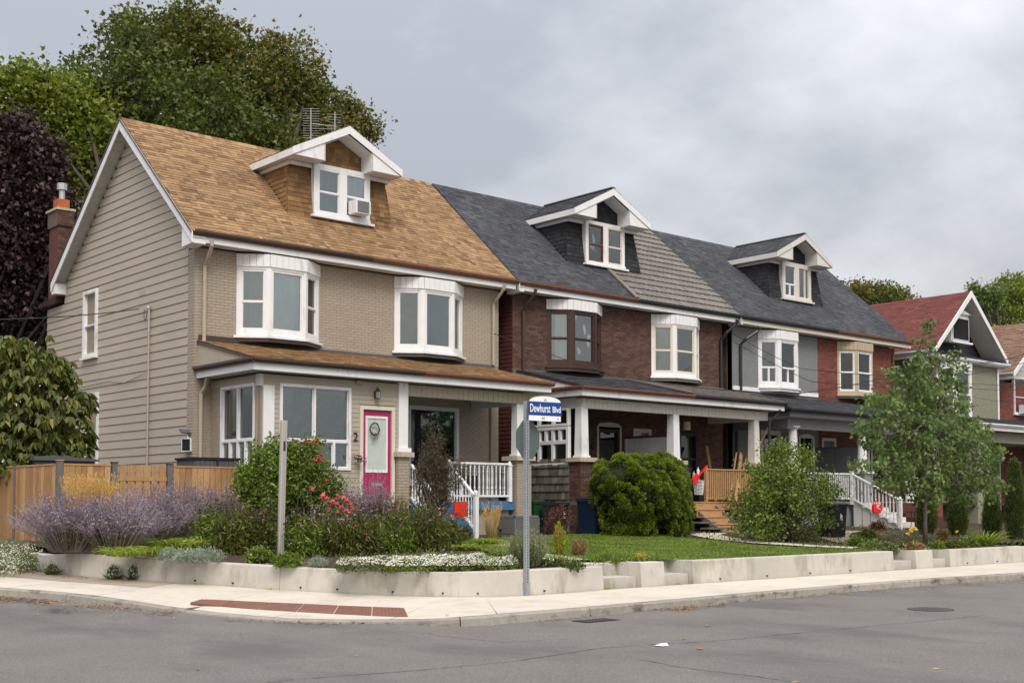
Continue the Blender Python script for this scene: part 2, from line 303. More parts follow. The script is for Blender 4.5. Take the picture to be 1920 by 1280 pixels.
def shingles(P, O, U, V, rows, vlen, e=.142, ws=(.11,.16,.22,.30), t=.014, hole=None, reg=False):
    O, U, V = Vector(O), Vector(U).normalized(), Vector(V).normalized(); Nn = U.cross(V).normalized(); j = 0
    while j*e < vlen-.03:
        v = j*e; a, b = rows(v); u = a - (random.random()*.2 if not reg else (j%2)*ws[0]/2)
        while u < b-.01:
            w = random.choice(ws); u0 = max(u, a); u1 = min(u+w, b)
            if u1-u0 > .02 and not (hole and hole((u0+u1)/2, v)):
                tt = t*random.choice((.8, 1, 1.25)); h = min(e*1.12, vlen-v+.02)
                P.add(frame3(O+U*u0+V*v, U, V, Nn), u1-u0-.004, h, tt, .002, min(1, max(0, random.gauss(.5, .24))))
            u += w
        j += 1
def siding(P, T, spans, e=.217, t=.022):
    """horizontal boards; spans: list of (z, x0bottom, x1bottom)"""
    for z, x0, x1 in spans: P.add(T @ frame3((x0, 0, z), (1,0,0), (0,0,1), (0,-1,0)), x1-x0, e-min(.011, e*.06), t, .006)
def RZ(ang, o): return Matrix.Translation(Vector(o)) @ Matrix.Rotation(ang, 4, 'Z')
def window(par, T, w, h, rows=((0,1,()),), fm=None, fr=.06, bar=.04, proud=.03, dep=.09, cur=None, flat=False, gl=None, sill=None, name='window', back=True):
    """rows: (z0, z1, splits) as fractions; cur: None, 'blind', 'curtain', 'net'; outward is -y"""
    fm = fm or WHITE; gl = gl or GLASS; f = MB(T)
    f.box(0, fr, -proud, dep, 0, h); f.box(w-fr, w, -proud, dep, 0, h); f.box(fr, w-fr, -proud, dep, h-fr, h); f.box(fr, w-fr, -proud, dep, 0, fr)
    iw, ih = w-2*fr, h-2*fr; panes = []
    for k, (a, b, sp) in enumerate(rows):
        z0, z1 = fr+ih*a, fr+ih*b
        if a > 0: f.box(fr, w-fr, -proud*.4, dep-.01, z0-bar/2, z0+bar/2)
        xs = [0, *sp, 1]
        for i in range(len(xs)-1):
            if i: f.box(fr+iw*xs[i]-bar/2, fr+iw*xs[i]+bar/2, -proud*.5, dep-.012, z0+(bar/2 if a > 0 else 0), z1-(bar/2 if b < 1 else 0))
            panes.append((fr+iw*xs[i]+(bar/2 if i else 0), fr+iw*xs[i+1]-(bar/2 if i < len(xs)-2 else 0), z0+(bar/2 if a > 0 else 0), z1-(bar/2 if b < 1 else 0)))
    W_ = f.build('window_frame' if flat else name, fm, par); q = par if flat else W_
    for a, b, c, d in panes:
        MB(T).box(a, b, dep*.5, dep*.5+.006, c, d).build('pane', gl, q)
        s_ = MB(T); e_ = .018      # thin sash around each pane
        s_.box(a, a+e_, dep*.25, dep*.5, c, d); s_.box(b-e_, b, dep*.25, dep*.5, c, d); s_.box(a+e_, b-e_, dep*.25, dep*.5, d-e_, d); s_.box(a+e_, b-e_, dep*.25, dep*.5, c, c+e_); s_.build('sash', fm, q)
    if back: MB(T).box(fr*.5, w-fr*.5, dep+.30, dep+.32, fr*.5, h-fr*.5).build('room_shade_panel', DARK, q)  # near-black panel: the unlit room's shade is put into its colour
    if cur == 'blind':
        c = MB(T); z = fr+.01
        while z < h-fr: c.add([(fr,dep+.05,z),(w-fr,dep+.05,z),(w-fr,dep+.072,z+.030),(fr,dep+.072,z+.030)], [(0,1,2,3)], random.random()); z += .048
        c.build('blind', BLIND, q)
    elif cur:
        c = MB(T); x = fr; nn = max(6, int(w/.06)); vs = []; fs = []
        z0 = fr if cur != 'half' else h*.5
        for i in range(nn+1):
            xx = fr+(w-2*fr)*i/nn; yy = dep+.07+.018*sin(i*1.9)+.008*sin(i*.7)
            vs += [(xx, yy, z0), (xx, yy, h-fr)]
        fs = [(2*i, 2*i+2, 2*i+3, 2*i+1) for i in range(nn)]; c.add(vs, fs); c.build('curtain', CURTG if cur == 'net' else CURT, q)
    if sill: MB(T).box(-sill, w+sill, -proud-.05, dep, -.06, 0).build('sill', fm, q)
    return W_
def gutter(par, p0, p1, out, m, name='gutter'):
    """K-shaped gutter from p0 to p1; out = outward unit vector"""
    p0, p1, o = Vector(p0), Vector(p1), Vector(out); Z = Vector((0,0,1)); prof = [(0,0),(.075,0),(.10,.05),(.12,.06),(.12,.11),(.105,.11),(.105,.07),(.085,.06),(.07,.015),(0,.015)]
    return MB().prism([p0+o*a+Z*b for a, b in prof], p1-p0).build(name, m, par)
def downpipe(par, pts, m, r=.042, name='downpipe'): return MB().tube(pts, r, 8).build(name, m, par, smooth=False)
def text(par, s, size, T, m, name='lettering', ext=.004, space=1.0, align='CENTER', bold=0.0, width=None):
    c = bpy.data.curves.new(name, 'FONT'); c.body = s; c.size = size; c.extrude = ext; c.align_x = align; c.align_y = 'CENTER'; c.space_character = space; c.offset = bold; tmp = bpy.data.objects.new(name, c); COL.objects.link(tmp); dg = bpy.context.evaluated_depsgraph_get(); me = bpy.data.meshes.new_from_object(tmp.evaluated_get(dg)); bpy.data.objects.remove(tmp); me.materials.clear(); me.materials.append(m)
    if width:
        xs = [v.co.x for v in me.vertices]; k = width/(max(xs)-min(xs)); mid = (max(xs)+min(xs))/2
        for v in me.vertices: v.co.x = (v.co.x-mid)*k
    o = bpy.data.objects.new(name, me); COL.objects.link(o); o.parent = par; off = Vector((0,0,0)); q = par
    while q is not None: off += q.location; q = q.parent
    M2 = T.copy(); M2.translation = T.translation-off; o.matrix_local = M2; return o
# ---------------------------------------------------------------- ground, road, sidewalk, kerb
ground_ = MB(); ground_.poly([(-900,-900,-.40),(1500,-900,-.40),(1500,1500,-.40),(-900,1500,-.40)]); struct(ground_.build('ground', EARTH))
kpx = [(-260,1086),(-120,1094),(0,1103),(85,1109),(170,1118),(240,1128),(300,1137),(350,1144),(400,1150),(470,1156),(540,1161),(620,1163),(700,1163),(770,1162),(830,1160),(900,1156),(970,1150),(1060,1143),(1180,1132.5),(1300,1122),(1450,1108.5),(1600,1096),(1760,1084),(1920,1074)]
KP = []
for x, y in kpx:
    d = max(0, min(1, (x-200)/150.)) * max(0, min(1, (860-x)/110.))*.085
    p = atS(x, y, rho, -d); KP.append((p, d))
KP = [(Vector((6.2, 34, rho(34))), 0)] + [k for k in KP if k[0].y < 33] + [(Vector((33,13.75,0)),0), (Vector((45,14.0,0)),0), (Vector((120,14.0,0)),0)]
wpx = [(75,1072),(150,1080),(260,1088),(330,1092.5),(400,1097),(460,1101.5),(523,1106),(590,1109.5),(650,1112.5),(720,1116),(800,1118.5),(860,1119.5),(920,1119),(1000,1116),(1070,1111),(1134,1105.5)]
WB = [atS(x, y) for x, y in wpx]
rightline = [Vector((x, 15.87, 0)) for x in (16.95, 17.7, 18.5, 22, 25.6, 26.5, 27.3, 28.1, 32.0, 45, 120)]
inner = [Vector((7.6, 40, rho(40))), Vector((8.0, 30, rho(30)))] + WB + rightline
def road_z(x, y): return -.125 + (rho(y) if x < 12 else 0)
rb = MB(); xs = [-300,-60,-20,-5,2,5,6,7,8,9,10,11,12,14,20,40,120,400]; ys = [-300,-50,-10,0,8,12,14,16,17.6,19,21,23,25,28,32,40,60]
xi = {}
for j, y in enumerate(ys):
    for i, x in enumerate(xs): xi[i,j] = len(rb.v); rb.v.append((x, y, -.125+rho(y)*(1 if x < 9.5 else max(0, 1-(x-9.5)/3)))); rb.r.append(.5)
for j in range(len(ys)-1):
    for i in range(len(xs)-1):
        if ys[j] >= 14 and xs[i] >= 14: continue
        rb.f.append((xi[i,j], xi[i+1,j], xi[i+1,j+1], xi[i,j+1]))
struct(rb.build('road', ASPH, smooth=True))
# resample both edges by nearest matching so slabs run across the walk
def arclen(P):
    s = [0]
    for a, b in zip(P, P[1:]): s.append(s[-1]+(b-a).length)
    return s
def sample(P, S_, t):
    t = max(0, min(S_[-1], t))
    for i in range(len(P)-1):
        if t <= S_[i+1]: k = (t-S_[i])/(S_[i+1]-S_[i]+1e-9); return P[i].lerp(P[i+1], k)
    return P[-1]
kp = [k[0] for k in KP]; ks = arclen(kp); kd = [k[1] for k in KP]
def kdip(t):
    for i in range(len(kp)-1):
        if t <= ks[i+1]: k = (t-ks[i])/(ks[i+1]-ks[i]+1e-9); return kd[i]*(1-k)+kd[i+1]*k
    return 0
is_ = arclen(inner)
# kerb stones
kb = thing('kerb', kp[4], None, None); kb['kind'] = 'structure'
t = 0
while t < min(ks[-1], 62):
    t1 = t + 2.45; n_ = 6; L_ = []
    for i in range(n_+1):
        tt = t+.008 + (t1-t-.016)*i/n_; p = sample(kp, ks, tt); q = sample(kp, ks, tt+.05); d = (q-p); d.z = 0; d.normalize(); nn = Vector((-d.y, d.x, 0))
        rz = -.135 + rho(p.y)*(1 if p.x < 9.5 else max(0, 1-(p.x-9.5)/3))
        L_.append((p, nn, rz))
    b = MB(); b.c = random.random(); vs = []; m = 5
    for p, nn, rz in L_: vs += [(*(p-nn*.035).xy, rz-.08), (*(p-nn*.012).xy, p.z-.018), (*(p+nn*.004).xy, p.z), (*(p+nn*.16).xy, p.z+.002), (*(p+nn*.16).xy, rz-.08)]
    fs = [(i*m+k, (i+1)*m+k, (i+1)*m+k+1, i*m+k+1) for i in range(n_) for k in range(m-1)] + [tuple(range(m)), tuple(range(n_*m, n_*m+m))[::-1]]
    b.add(vs, fs); b.build('kerb_stone', KERB, kb, smooth=False); t = t1
# sidewalk slabs: cross joints where the photo has them, an even bay elsewhere
def near_in(p):
    best = min(range(len(inner)-1), key=lambda i: ((inner[i]+inner[i+1])/2-p).length); 
    a, b = inner[best], inner[best+1]; d = b-a; k = max(0, min(1, (p-a).dot(d)/d.length_squared)); return is_[best]+k*d.length
sw = thing('sidewalk', kp[10], None, None); sw['kind'] = 'structure'
ts = []; t = 0
while t < min(ks[-1]-1, 90): ts.append(t); t += 1.9 if t < 45 else 6
iv = []; last = 0
for t in ts:
    v = near_in(sample(kp, ks, t)); v = max(v, last+.02); iv.append(v); last = v
for a, b, c, d in zip(ts, ts[1:], iv, iv[1:]):
    mb = MB(); mb.c = random.random(); n_ = 5; w_ = 5; vs = []
    for i in range(n_+1):
        k = i/n_; tk = a+.007+(b-a-.014)*k; p = sample(kp, ks, tk); q = sample(inner, is_, c+(d-c)*k); dd = sample(kp, ks, tk+.05)-p; dd.z = 0; dd.normalize(); p = p+Vector((-dd.y, dd.x, 0))*.165
        for j in range(w_+1):
            u = j/w_; r = p.lerp(q, u); r.z = p.z*(1-u)+q.z*u + .004; vs.append(tuple(r))
    mb.add(vs, [(i*(w_+1)+j, (i+1)*(w_+1)+j, (i+1)*(w_+1)+j+1, i*(w_+1)+j+1) for i in range(n_) for j in range(w_)])
    o = mb.build('slab', CONCWALK, sw)
    if sample(kp, ks, b).y > 19.0 and sample(kp, ks, b).x < 9:
        m2 = MB(); m2.c = .5; m2.add([(v[0], v[1], v[2]+.004) for v in mb.v], [(i*(w_+1)+j, (i+1)*(w_+1)+j, (i+1)*(w_+1)+j+1, i*(w_+1)+j+1) for i in range(n_) for j in range(3, w_)]); m2.build('old_slab', OLDCONC, sw)
b = MB()   # joint bed a little lower than the slabs
n_ = 90; vs = []
for i in range(n_+1):
    t = ts[-1]*i/n_; p = sample(kp, ks, t); q = sample(inner, is_, near_in(p)); dd = sample(kp, ks, t+.05)-p; dd.normalize(); p = p+Vector((-dd.y, dd.x, 0))*.15
    vs += [(p.x,p.y,p.z-.012), (q.x,q.y,q.z-.012)]
b.add(vs, [(2*i,2*i+2,2*i+3,2*i+1) for i in range(n_)]); b.build('joint_bed', mat('dark_joint', (.10, .09, .075), rough=1), sw)
# tactile iron plates set in the ramp
from mathutils.bvhtree import BVHTree
_V = []; _F = []
for o in sw.children:
    if not o.name.startswith('slab'): continue
    b0_ = len(_V); _V += [v.co.copy() for v in o.data.vertices]; _F += [[b0_+i for i in p.vertices] for p in o.data.polygons]
_T = BVHTree.FromPolygons(_V, _F)
def walk_z(p):
    h = _T.ray_cast(Vector((p.x, p.y, 5)), Vector((0,0,-1))); return h[0].z if h[0] is not None else _T.find_nearest(Vector((p.x, p.y, -.05)))[0].z
def onwalk(x, y, lift=.01):
    p = atZ(x, y, 0)
    for _ in range(4): p = atZ(x, y, walk_z(p)+lift)
    return p
tp = thing('tactile_paving', onwalk(560, 1143), 'rust red ribbed iron plates set in the sidewalk ramp at the corner', 'tactile paving')
top = [(378,1123),(440,1126),(505,1129.2),(570,1131.8),(635,1135),(698,1137.5),(758,1139.5)]
bot = [(356,1129.5),(415,1136),(485,1142.5),(555,1147),(625,1151),(697,1154.5),(766,1156.5)]
for i in range(6):
    A, B, C_, D = onwalk(*top[i], -.002), onwalk(*top[i+1], -.002), onwalk(*bot[i+1], -.004), onwalk(*bot[i], -.004)
    sh = (B-A)*.012; b = MB(); b.c = random.random(); up_ = Vector((0,0,.012))
    b.prism([q-up_*2 for q in (D+sh, C_-sh, B-sh, A+sh)], up_*2.6)
    nb = 9
    for k in range(nb):
        for q in range(7):
            u = (k+.5)/nb; v = (q+.5)/7; c = (A.lerp(B, u)).lerp(D.lerp(C_, u), v)+up_*.6; b.lathe([(.014,0),(.008,.006)], c, 5)
    b.build('tactile_plate', IRON, tp)

# ---------------------------------------------------------------- retaining walls and steps
def wall_run(par, base, tops, th=.30, lean=.05, m=None, name='wall_panel'):
    n_ = len(base); b = MB(); b.c = random.random(); vs = []
    for i in range(n_):
        d = (base[min(i+1,n_-1)]-base[max(i-1,0)]); d.z = 0; d.normalize(); nn = Vector((-d.y, d.x, 0)); p = base[i]; zt = tops[i]
        vs += [(p.x,p.y,p.z-.25), (*(p+nn*lean).xy, zt-.012), (*(p+nn*(lean+.012)).xy, zt), (*(p+nn*(lean+th-.012)).xy, zt), (*(p+nn*(lean+th)).xy, zt-.012), (*(p+nn*(lean+th)).xy, p.z-.25)]
    m6 = 6; b.add(vs, [(i*m6+k, (i+1)*m6+k, (i+1)*m6+k+1, i*m6+k+1) for i in range(n_-1) for k in range(5)] + [tuple(range(6)), tuple(range((n_-1)*6, n_*6))[::-1]])
    return b.build(name, m or CONC, par)
topy = dict([(75,1040),(150,1037),(260,1046),(330,1050.5),(400,1055),(460,1058.5),(523,1062),(590,1065.5),(650,1068.5),(720,1071),(800,1073),(860,1073),(920,1072),(1000,1068.5),(1070,1065),(1134,1061.5)])
WT = []
for (x, y), p in zip(wpx, WB):
    dd = (p.xy - CAMP.xy).length*cos(atan2((x-PX0), FPX)); WT.append(p.z + (y-topy[x])/FPX*dd)
w1 = thing('retaining_wall', WB[8], 'long curved pale concrete garden wall wrapping the corner flower bed', 'garden wall', 'low concrete garden walls')
for a, b in ((0,7),(6,12),(11,16)):
    B_ = [p.copy() for p in WB[a:b]]; T_ = WT[a:b]; d = (B_[1]-B_[0]).normalized()*.006; B_[0] = B_[0]+d; B_[-1] = B_[-1]-(B_[-1]-B_[-2]).normalized()*.006
    wall_run(w1, B_, T_)
for i_, k_ in ((3,.5),(4,.6),(6,.6),(7,.7),(9,.2),(10,.5),(11,.6),(13,.3)):
    p = WB[i_].lerp(WB[i_+1], k_); d = (WB[i_+1]-WB[i_]).normalized(); nn = Vector((-d.y, d.x, 0)); MB().tube([p-nn*.012+Vector((0,0,.07)), p+nn*.03+Vector((0,0,.07))], .014, 8).build('weep_hole', BLACKINK, w1)
# short return at the left end
d0 = WB[0]; wall_run(w1, [d0+Vector((.25,2.2,.1)), d0+Vector((.02,.03,0))], [WT[0]+.02, WT[0]], name='wall_panel')
def straight_wall(name, x0, x1, label, joints=(), z=.44, ret0=0, ret1=0, y=15.87, group='low concrete garden walls'):
    r = thing(name, ((x0+x1)/2, y, 0), label, 'garden wall', group); xs_ = [x0, *joints, x1]
    for a, c in zip(xs_, xs_[1:]): wall_run(r, [Vector((a+.004,y,0)), Vector((c-.004,y,0))], [z, z])
    if x1-x0 > 2:
        for k in range(int((x1-x0)/1.5)): x = x0+.8+1.5*k; MB().tube([(x, y-.008, .07), (x, y+.04, .07)], .014, 8).build('weep_hole', BLACKINK, r)
    for s, xx in ((ret0, x0), (ret1, x1)):
        if s: b = MB(); b.c = random.random(); b.box(*( (xx+.0, xx+.28) if xx == x0 else (xx-.28, xx) ), y+.352, y+.35+s, -.05, z-.002); b.build('wall_return', CONC, r)
    return r
z1_ = .46
straight_wall('retaining_wall', 17.02, 17.68, 'small concrete wall block between two flights of garden steps', z=z1_, ret0=.9)
straight_wall('retaining_wall', 18.5, 25.6, 'straight concrete wall along the edge of the lawn', (20.2, 22.9), z=.45, ret0=.9, ret1=.6)
straight_wall('retaining_wall', 26.55, 27.32, 'narrow concrete wall block in front of the street tree bed', z=.43, ret0=.5)
straight_wall('retaining_wall', 28.1, 31.95, 'far concrete wall below the yellow flowers at the driveway', (29.6,), z=.42, ret0=.8)
def garden_steps(x0, x1, label, z=.44):
    r = thing('garden_steps', ((x0+x1)/2, 16.2, 0), label, 'steps', 'concrete garden steps')
    MB().box(x0+.005, x1-.005, 16.02, 16.55, -.1, .20).build('step', CONC, r, ); MB().box(x0+.005, x1-.005, 16.55, 17.3, -.1, z-.01).build('step', CONC, r)
garden_steps(16.05, 17.02, 'concrete steps at the end of the curved wall beside the block'); garden_steps(17.68, 18.5, 'concrete steps between the small block and the lawn wall')
garden_steps(25.6, 26.55, 'concrete steps right of the lawn wall with a pale weed'); garden_steps(27.32, 28.1, 'concrete steps just before the far concrete wall')
# garden terrace
g = MB(); gi = {}; ye = [15.5]+[16+.5*i for i in range(24)]+[30,40,60]
left = [(p.x+.2, p.y) for p in WB]
def leftx(y):
    if y >= WB[0].y: return 8.95+ (y-WB[0].y)*.02
    best = None
    for a, b in zip(WB, WB[1:]):
        if (a.y-y)*(b.y-y) <= 0 and a.y != b.y:
            k = (a.y-y)/(a.y-b.y); return a.x+(b.x-a.x)*k+.25
    return WB[12].x
for j, y in enumerate(ye):
    x0 = leftx(y) if y > 15.8 else 20; x1 = 120
    for i in range(41):
        k = (i/40)**1.6; x = x0+(x1-x0)*k; x = min(x, 120); gi[i,j] = len(g.v); yy = max(y, 17.25 if x > 15.5 else (16.3 if x > 14 else 0))
        zz_ = ground(yy) - .02
        if x < x0+.35 and y < 24: zz_ -= .06
        g.v.append((x, yy, zz_)); g.r.append(.5)
for j in range(1, len(ye)-1):
    for i in range(40): g.f.append((gi[i,j], gi[i+1,j], gi[i+1,j+1], gi[i,j+1]))
struct(g.build('garden_soil', SOIL, smooth=True))
for a, c in ((14.6,16.04),(17.03,17.67),(18.51,25.59),(26.56,27.31),(28.11,32.2)):
    b = MB(); b.box(a, c, 16.15, 17.4, .2, .425); struct(b.build('garden_soil', SOIL))
def G(x, y): return Vector((x, y, ground(y)-.02))
def atG(x, y): return atS(x, y, ground)
# lawn, path, driveway
def sheet(name, pts, m, dz, kind='structure'):
    b = MB(); b.prism([Vector((x, y, ground(y)-.02+dz)) for x, y in pts], (0,0,-.03)); o = b.build(name, m); o['kind'] = kind; return o
LAWN = [(16.3,17.3),(18.6,16.3),(25.5,16.25),(25.6,16.9),(24.2,18.6),(24.8,20.2),(24.9,23.9),(20.8,23.9),(17.6,22.2),(16.2,19.2)]
def lawn_sheet():
    b = MB(); c = [sum(p[0] for p in LAWN)/len(LAWN), sum(p[1] for p in LAWN)/len(LAWN)]
    n = len(LAWN); vs = [(c[0], c[1], ground(c[1])+.0)]+[(x,y,ground(y)+.0) for x, y in LAWN]; b.add(vs, [(0,1+i,1+(i+1)%n) for i in range(n)]); return struct(b.build('lawn', LAWNB))
lawn_sheet()
def path(name, pts, w, m, dz=.03):
    b = MB(); P = [Vector((x,y,ground(y)-.02+dz)) for x, y in pts]; vs = []
    for i, p in enumerate(P):
        d = (P[min(i+1,len(P)-1)]-P[max(i-1,0)]); d.z = 0; d.normalize(); nn = Vector((-d.y,d.x,0))*w/2; vs += [tuple(p-nn), tuple(p+nn)]
    b.add(vs, [(2*i,2*i+1,2*i+3,2*i+2)[::-1] for i in range(len(P)-1)]); return struct(b.build(name, m))
path('garden_path', [(26.0,17.2),(25.6,18.2),(25.4,19.6),(25.9,21.2),(26.8,22.6),(27.9,23.2)], .8, CONCWALK)
path('garden_path', [(27.7,17.2),(28.0,18.6),(29.5,20.2),(32.0,21.8),(34,22.6)], .8, OLDCONC)
path('garden_path', [(16.5,17.2),(16.7,18.6),(17.6,20.4),(18.6,21.9)], .8, CONCWALK)
dw = MB(); dw.poly([(32.3,15.95,.006),(36,15.95,.006),(36,40,.55),(32.3,40,.55)]); struct(dw.build('driveway', ASPH))
# ---------------------------------------------------------------- the three paired houses (one plan, three finishes)
FY = 27.3; RY = 31.0; EY = 26.82; EZ = 8.03; RZ_ = 11.70; BY = 35.5
SL = sqrt((RY-EY)**2+(RZ_-EZ)**2); UP = Vector((0, RY-EY, RZ_-EZ)).normalized(); DOWN = Vector((0, BY-RY, EZ-RZ_)).normalized()
def roofz(y): return EZ+(RZ_-EZ)*(y-EY)/(RY-EY)
def bay(H, xc, m, sashes, label=None, fy=None, gls=None, top=WHITE, gl=GLASS, curs=(None,None,None), kinds=('hung','fixed','hung'), w=1.2, fw=.52, d=.46, z0=5.66, z1=7.72, lead=BROWNTRIM):
    B = part('bay_window', H); FY = fy or globals()['FY']
    if label: B['label'] = label
    pts = [(xc-w, FY), (xc-fw, FY-d), (xc+fw, FY-d), (xc+w, FY)]
    zf = z1-.31
    for i in range(3):
        (xa, ya), (xb, yb) = pts[i], pts[i+1]; L_ = sqrt((xb-xa)**2+(yb-ya)**2); T = RZ(atan2(yb-ya, xb-xa), (xa, ya, 0))
        f = MB(T); c = .10 if i != 1 else .06; zb = z0+.03
        wz0, wz1 = z0+.16, zf-.06
        f.box(0, c, 0, .12, zb, zf); f.box(L_-c, L_, 0, .12, zb, zf); f.box(c, L_-c, 0, .12, zb, wz0); f.box(c, L_-c, 0, .12, wz1, zf)
        f.build('window_frame', m, B)
        rows = {'hung': ((0,.47,()),(.47,1,())), 'fixed': ((0,1,()),), 'slider': ((0,.36,(.5,)),(.36,1,()))}[kinds[i]]
        window(B, T @ Matrix.Translation((c, .03, wz0)), L_-2*c, wz1-wz0, rows, fm=sashes, fr=.055, flat=True, cur=curs[i], gl=(gls or (gl,)*3)[i], proud=.012, dep=.08, back=False)
        fz = MB(T); npan = max(3, int(round(L_/.16)))
        for k in range(npan): MB(T).box(L_*k/npan+.004, L_*(k+1)/npan-.004, -.03, .01, zf, z1).build('frieze_board', top, B)
        fz.box(.0, L_, .012, .06, zf, z1); fz.build('frieze_backing', OLDWHITE, B)
        MB(T).box(-.04, L_+.04, -.09, .1, z0-.03, z0+.03).build('sill', m, B)
    MB().prism([(xc-w-.05, FY, z0-.03), (xc-fw-.03, FY-d-.04, z0-.03), (xc+fw+.03, FY-d-.04, z0-.03), (xc+w+.05, FY, z0-.03)], (0,0,-.09)).build('flashing', lead, B)
    MB().box(xc-w+.1, xc+w-.1, FY-.02, FY-.008, z0, z1-.02).build('room_shade_panel', DARK, B)  # near-black sheet stands for the shade inside the bay
    return B
def dormer(H, xc, shm, roofm, rooflen, trim=WHITE, sash=(WHITE, WHITE), curs=('net','net'), keep=90, rk=60, rows2=(((0,.47,()),(.47,1,())),)*2):
    D = part('dormer', H); Y = 28.2; zb = roofz(Y)-.02
    zs = 10.56          # underside of the eave
    x0, x1 = xc-.90, xc+.90; rxc = xc-.08
    # shingled front wings, flaring out towards the bottom, and the cheeks
    P = Pieces('shingle', shm, D, keep)
    for sx in (-1, 1):
        xt, xb_ = xc+sx*1.55, xc+sx*1.70; yt, yb_ = Y+.12, Y-.10; zb2 = roofz(yb_)-.02
        body = MB(); body.prism([(xc+sx*.90, yb_, zb2), (xb_, yb_, zb2), (xt, yt, zs), (xc+sx*.90, yt, zs)], (0,.08,0)); body.build('dormer_wall', shm, D)
        O = Vector((xc+sx*.92, yb_-.006, zb2)) if sx > 0 else Vector((xb_, yb_-.006, zb2)); V = Vector((0, yt-yb_, zs-zb2)); vl = V.length
        if sx > 0: shingles(P, O, (1,0,0), V, lambda v: (0, (abs(xb_-xc)-.92)+(xt-xb_)*v/vl), vl, e=.135, ws=(.16,.21,.25), t=.016)
        else: shingles(P, O, (1,0,0), V, lambda v: ((xt-xb_)*v/vl, abs(xb_-xc)-.92), vl, e=.135, ws=(.16,.21,.25), t=.016)
        # cheek
        ye = EY+(zs-EZ)*(RY-EY)/(RZ_-EZ)
        ck = MB(); ck.prism([(xb_-sx*.005, yb_, zb2), (xt-sx*.005, yt, zs), (xt-sx*.005, ye, zs)], (-sx*.08,0,0)); ck.build('dormer_cheek', shm, D)
        Ld = ye-yb_
        if sx < 0: shingles(P, Vector((xb_-.006, ye+.02, zb2)), (0,-1,0), Vector((xt-xb_, 0, zs-zb2)), lambda v: (max(0, (ye-(EY+(zb2+v-EZ)*(RY-EY)/(RZ_-EZ)))*1.0), ye-(yb_+(yt-yb_)*v/vl)), zs-zb2, e=.135, ws=(.16,.21,.25), t=.016)
    # pentagon gable field set back behind the boxed returns
    za = 11.655
    MB().prism([(xc-.93, Y+.0, 10.6), (xc+.93, Y+.0, 10.6), (xc+.93, Y+.0, 11.05), (xc, Y+.0, 11.62), (xc-.93, Y+.0, 11.05)], (0,.06,0)).build('gable_field', shm, D)
    shingles(P, (xc-.83, Y-.006, 10.66), (1,0,0), (0,0,1), lambda v: (max(0,(v-.38)/.62)*1.0, 1.66-max(0,(v-.38)/.62)*1.0), .90, e=.135, ws=(.16,.21,.25), t=.014)
    P.finish()
    # pair of sashes in a white surround
    f = MB(); f.box(x0, x1, Y-.16, Y+.05, 9.25, 9.34); f.box(x0, x0+.13, Y-.12, Y+.05, 9.34, 10.66); f.box(x1-.13, x1, Y-.12, Y+.05, 9.34, 10.66); f.box(xc-.10, xc+.10, Y-.12, Y+.05, 9.34, 10.66); f.box(x0+.13, xc-.10, Y-.12, Y+.05, 10.55, 10.66); f.box(xc+.10, x1-.13, Y-.12, Y+.05, 10.55, 10.66)
    f.build('window_surround', trim, D); MB().box(x0-.10, x1+.10, Y-.22, Y-.05, 9.19, 9.25).build('sill', trim, D)
    for k, xa in enumerate((x0+.13, xc+.10)):
        window(D, Matrix.Translation((xa, Y-.10, 9.34)), .71, 1.21, rows2[k], fm=sash[k], fr=.05, flat=True, cur=curs[k], gl=GLASS if k == 0 else GLASSB, proud=.015, dep=.07)
    # gable roof with overhang, boxed eaves
    Yf = 27.64; hw = 1.72; ze = 10.70; xcb = xc; xc = rxc
    ye = EY+(ze+.12-EZ)*(RY-EY)/(RZ_-EZ)
    for sx in (-1, 1):
        A = (xc+sx*hw, Yf, ze+.12); B = (xc, Yf, za+.06); n_ = Vector((sx*(za-ze), 0, hw)).normalized()*.05
        slab = MB(); slab.prism([Vector(A), Vector(B), Vector((xc, RY+.3, za+.06)), Vector((xc+sx*hw, ye+.15, ze+.12))], -n_*1.2); slab.build('roof_deck', roofm, D)
        V = Vector(B)-Vector(A); vl = V.length
        Pr = Pieces('shingle', roofm, D, rk if sx < 0 else 30); U = Vector((0,-1,0)) if sx < 0 else Vector((0,1,0))
        back = lambda v: (ye+.1)+(RY+.25-ye)*v/vl
        if sx < 0: shingles(Pr, Vector((A[0], 0, A[2]+.004)), (0,-1,0), V, lambda v: (-back(v), -Yf+.02), vl)
        else: shingles(Pr, Vector((A[0], 0, A[2]+.004)), (0,1,0), V, lambda v: (Yf-.02, back(v)), vl)
        Pr.finish()
        # fascia along the rake and along the eave
        MB().prism([(xc, Yf-.03, za+.045), (xc, Yf-.03, za-.17), (xc+sx*(hw+.03), Yf-.03, ze-.08), (xc+sx*(hw+.03), Yf-.03, ze+.11)], (0,.03,0)).build('rake_board', trim, D)
        MB().prism([(xc+sx*hw, Yf, ze-.08), (xc+sx*hw, Yf, ze+.10), (xc+sx*hw, ye+.1, ze+.10), (xc+sx*hw, ye-.1, ze-.08)], (sx*.025,0,0)).build('fascia', trim, D)
        # boxed return: triangular white panel between the rake and the window head, with its soffit
        xi_ = xc+sx*.76
        MB().prism([(xc+sx*(hw-.02), Yf, ze-.07), (xi_, Yf, ze-.07), (xi_, Yf, za-.14-(za-ze-.09)*.76/hw)], (0,.035,0)).build('gable_return', trim, D)
        MB().box(*sorted((xi_-sx*.012, xi_+sx*.012)), Yf+.0, Y+.02, ze-.08, za-.14-(za-ze-.09)*.76/hw).build('return_side', trim, D)
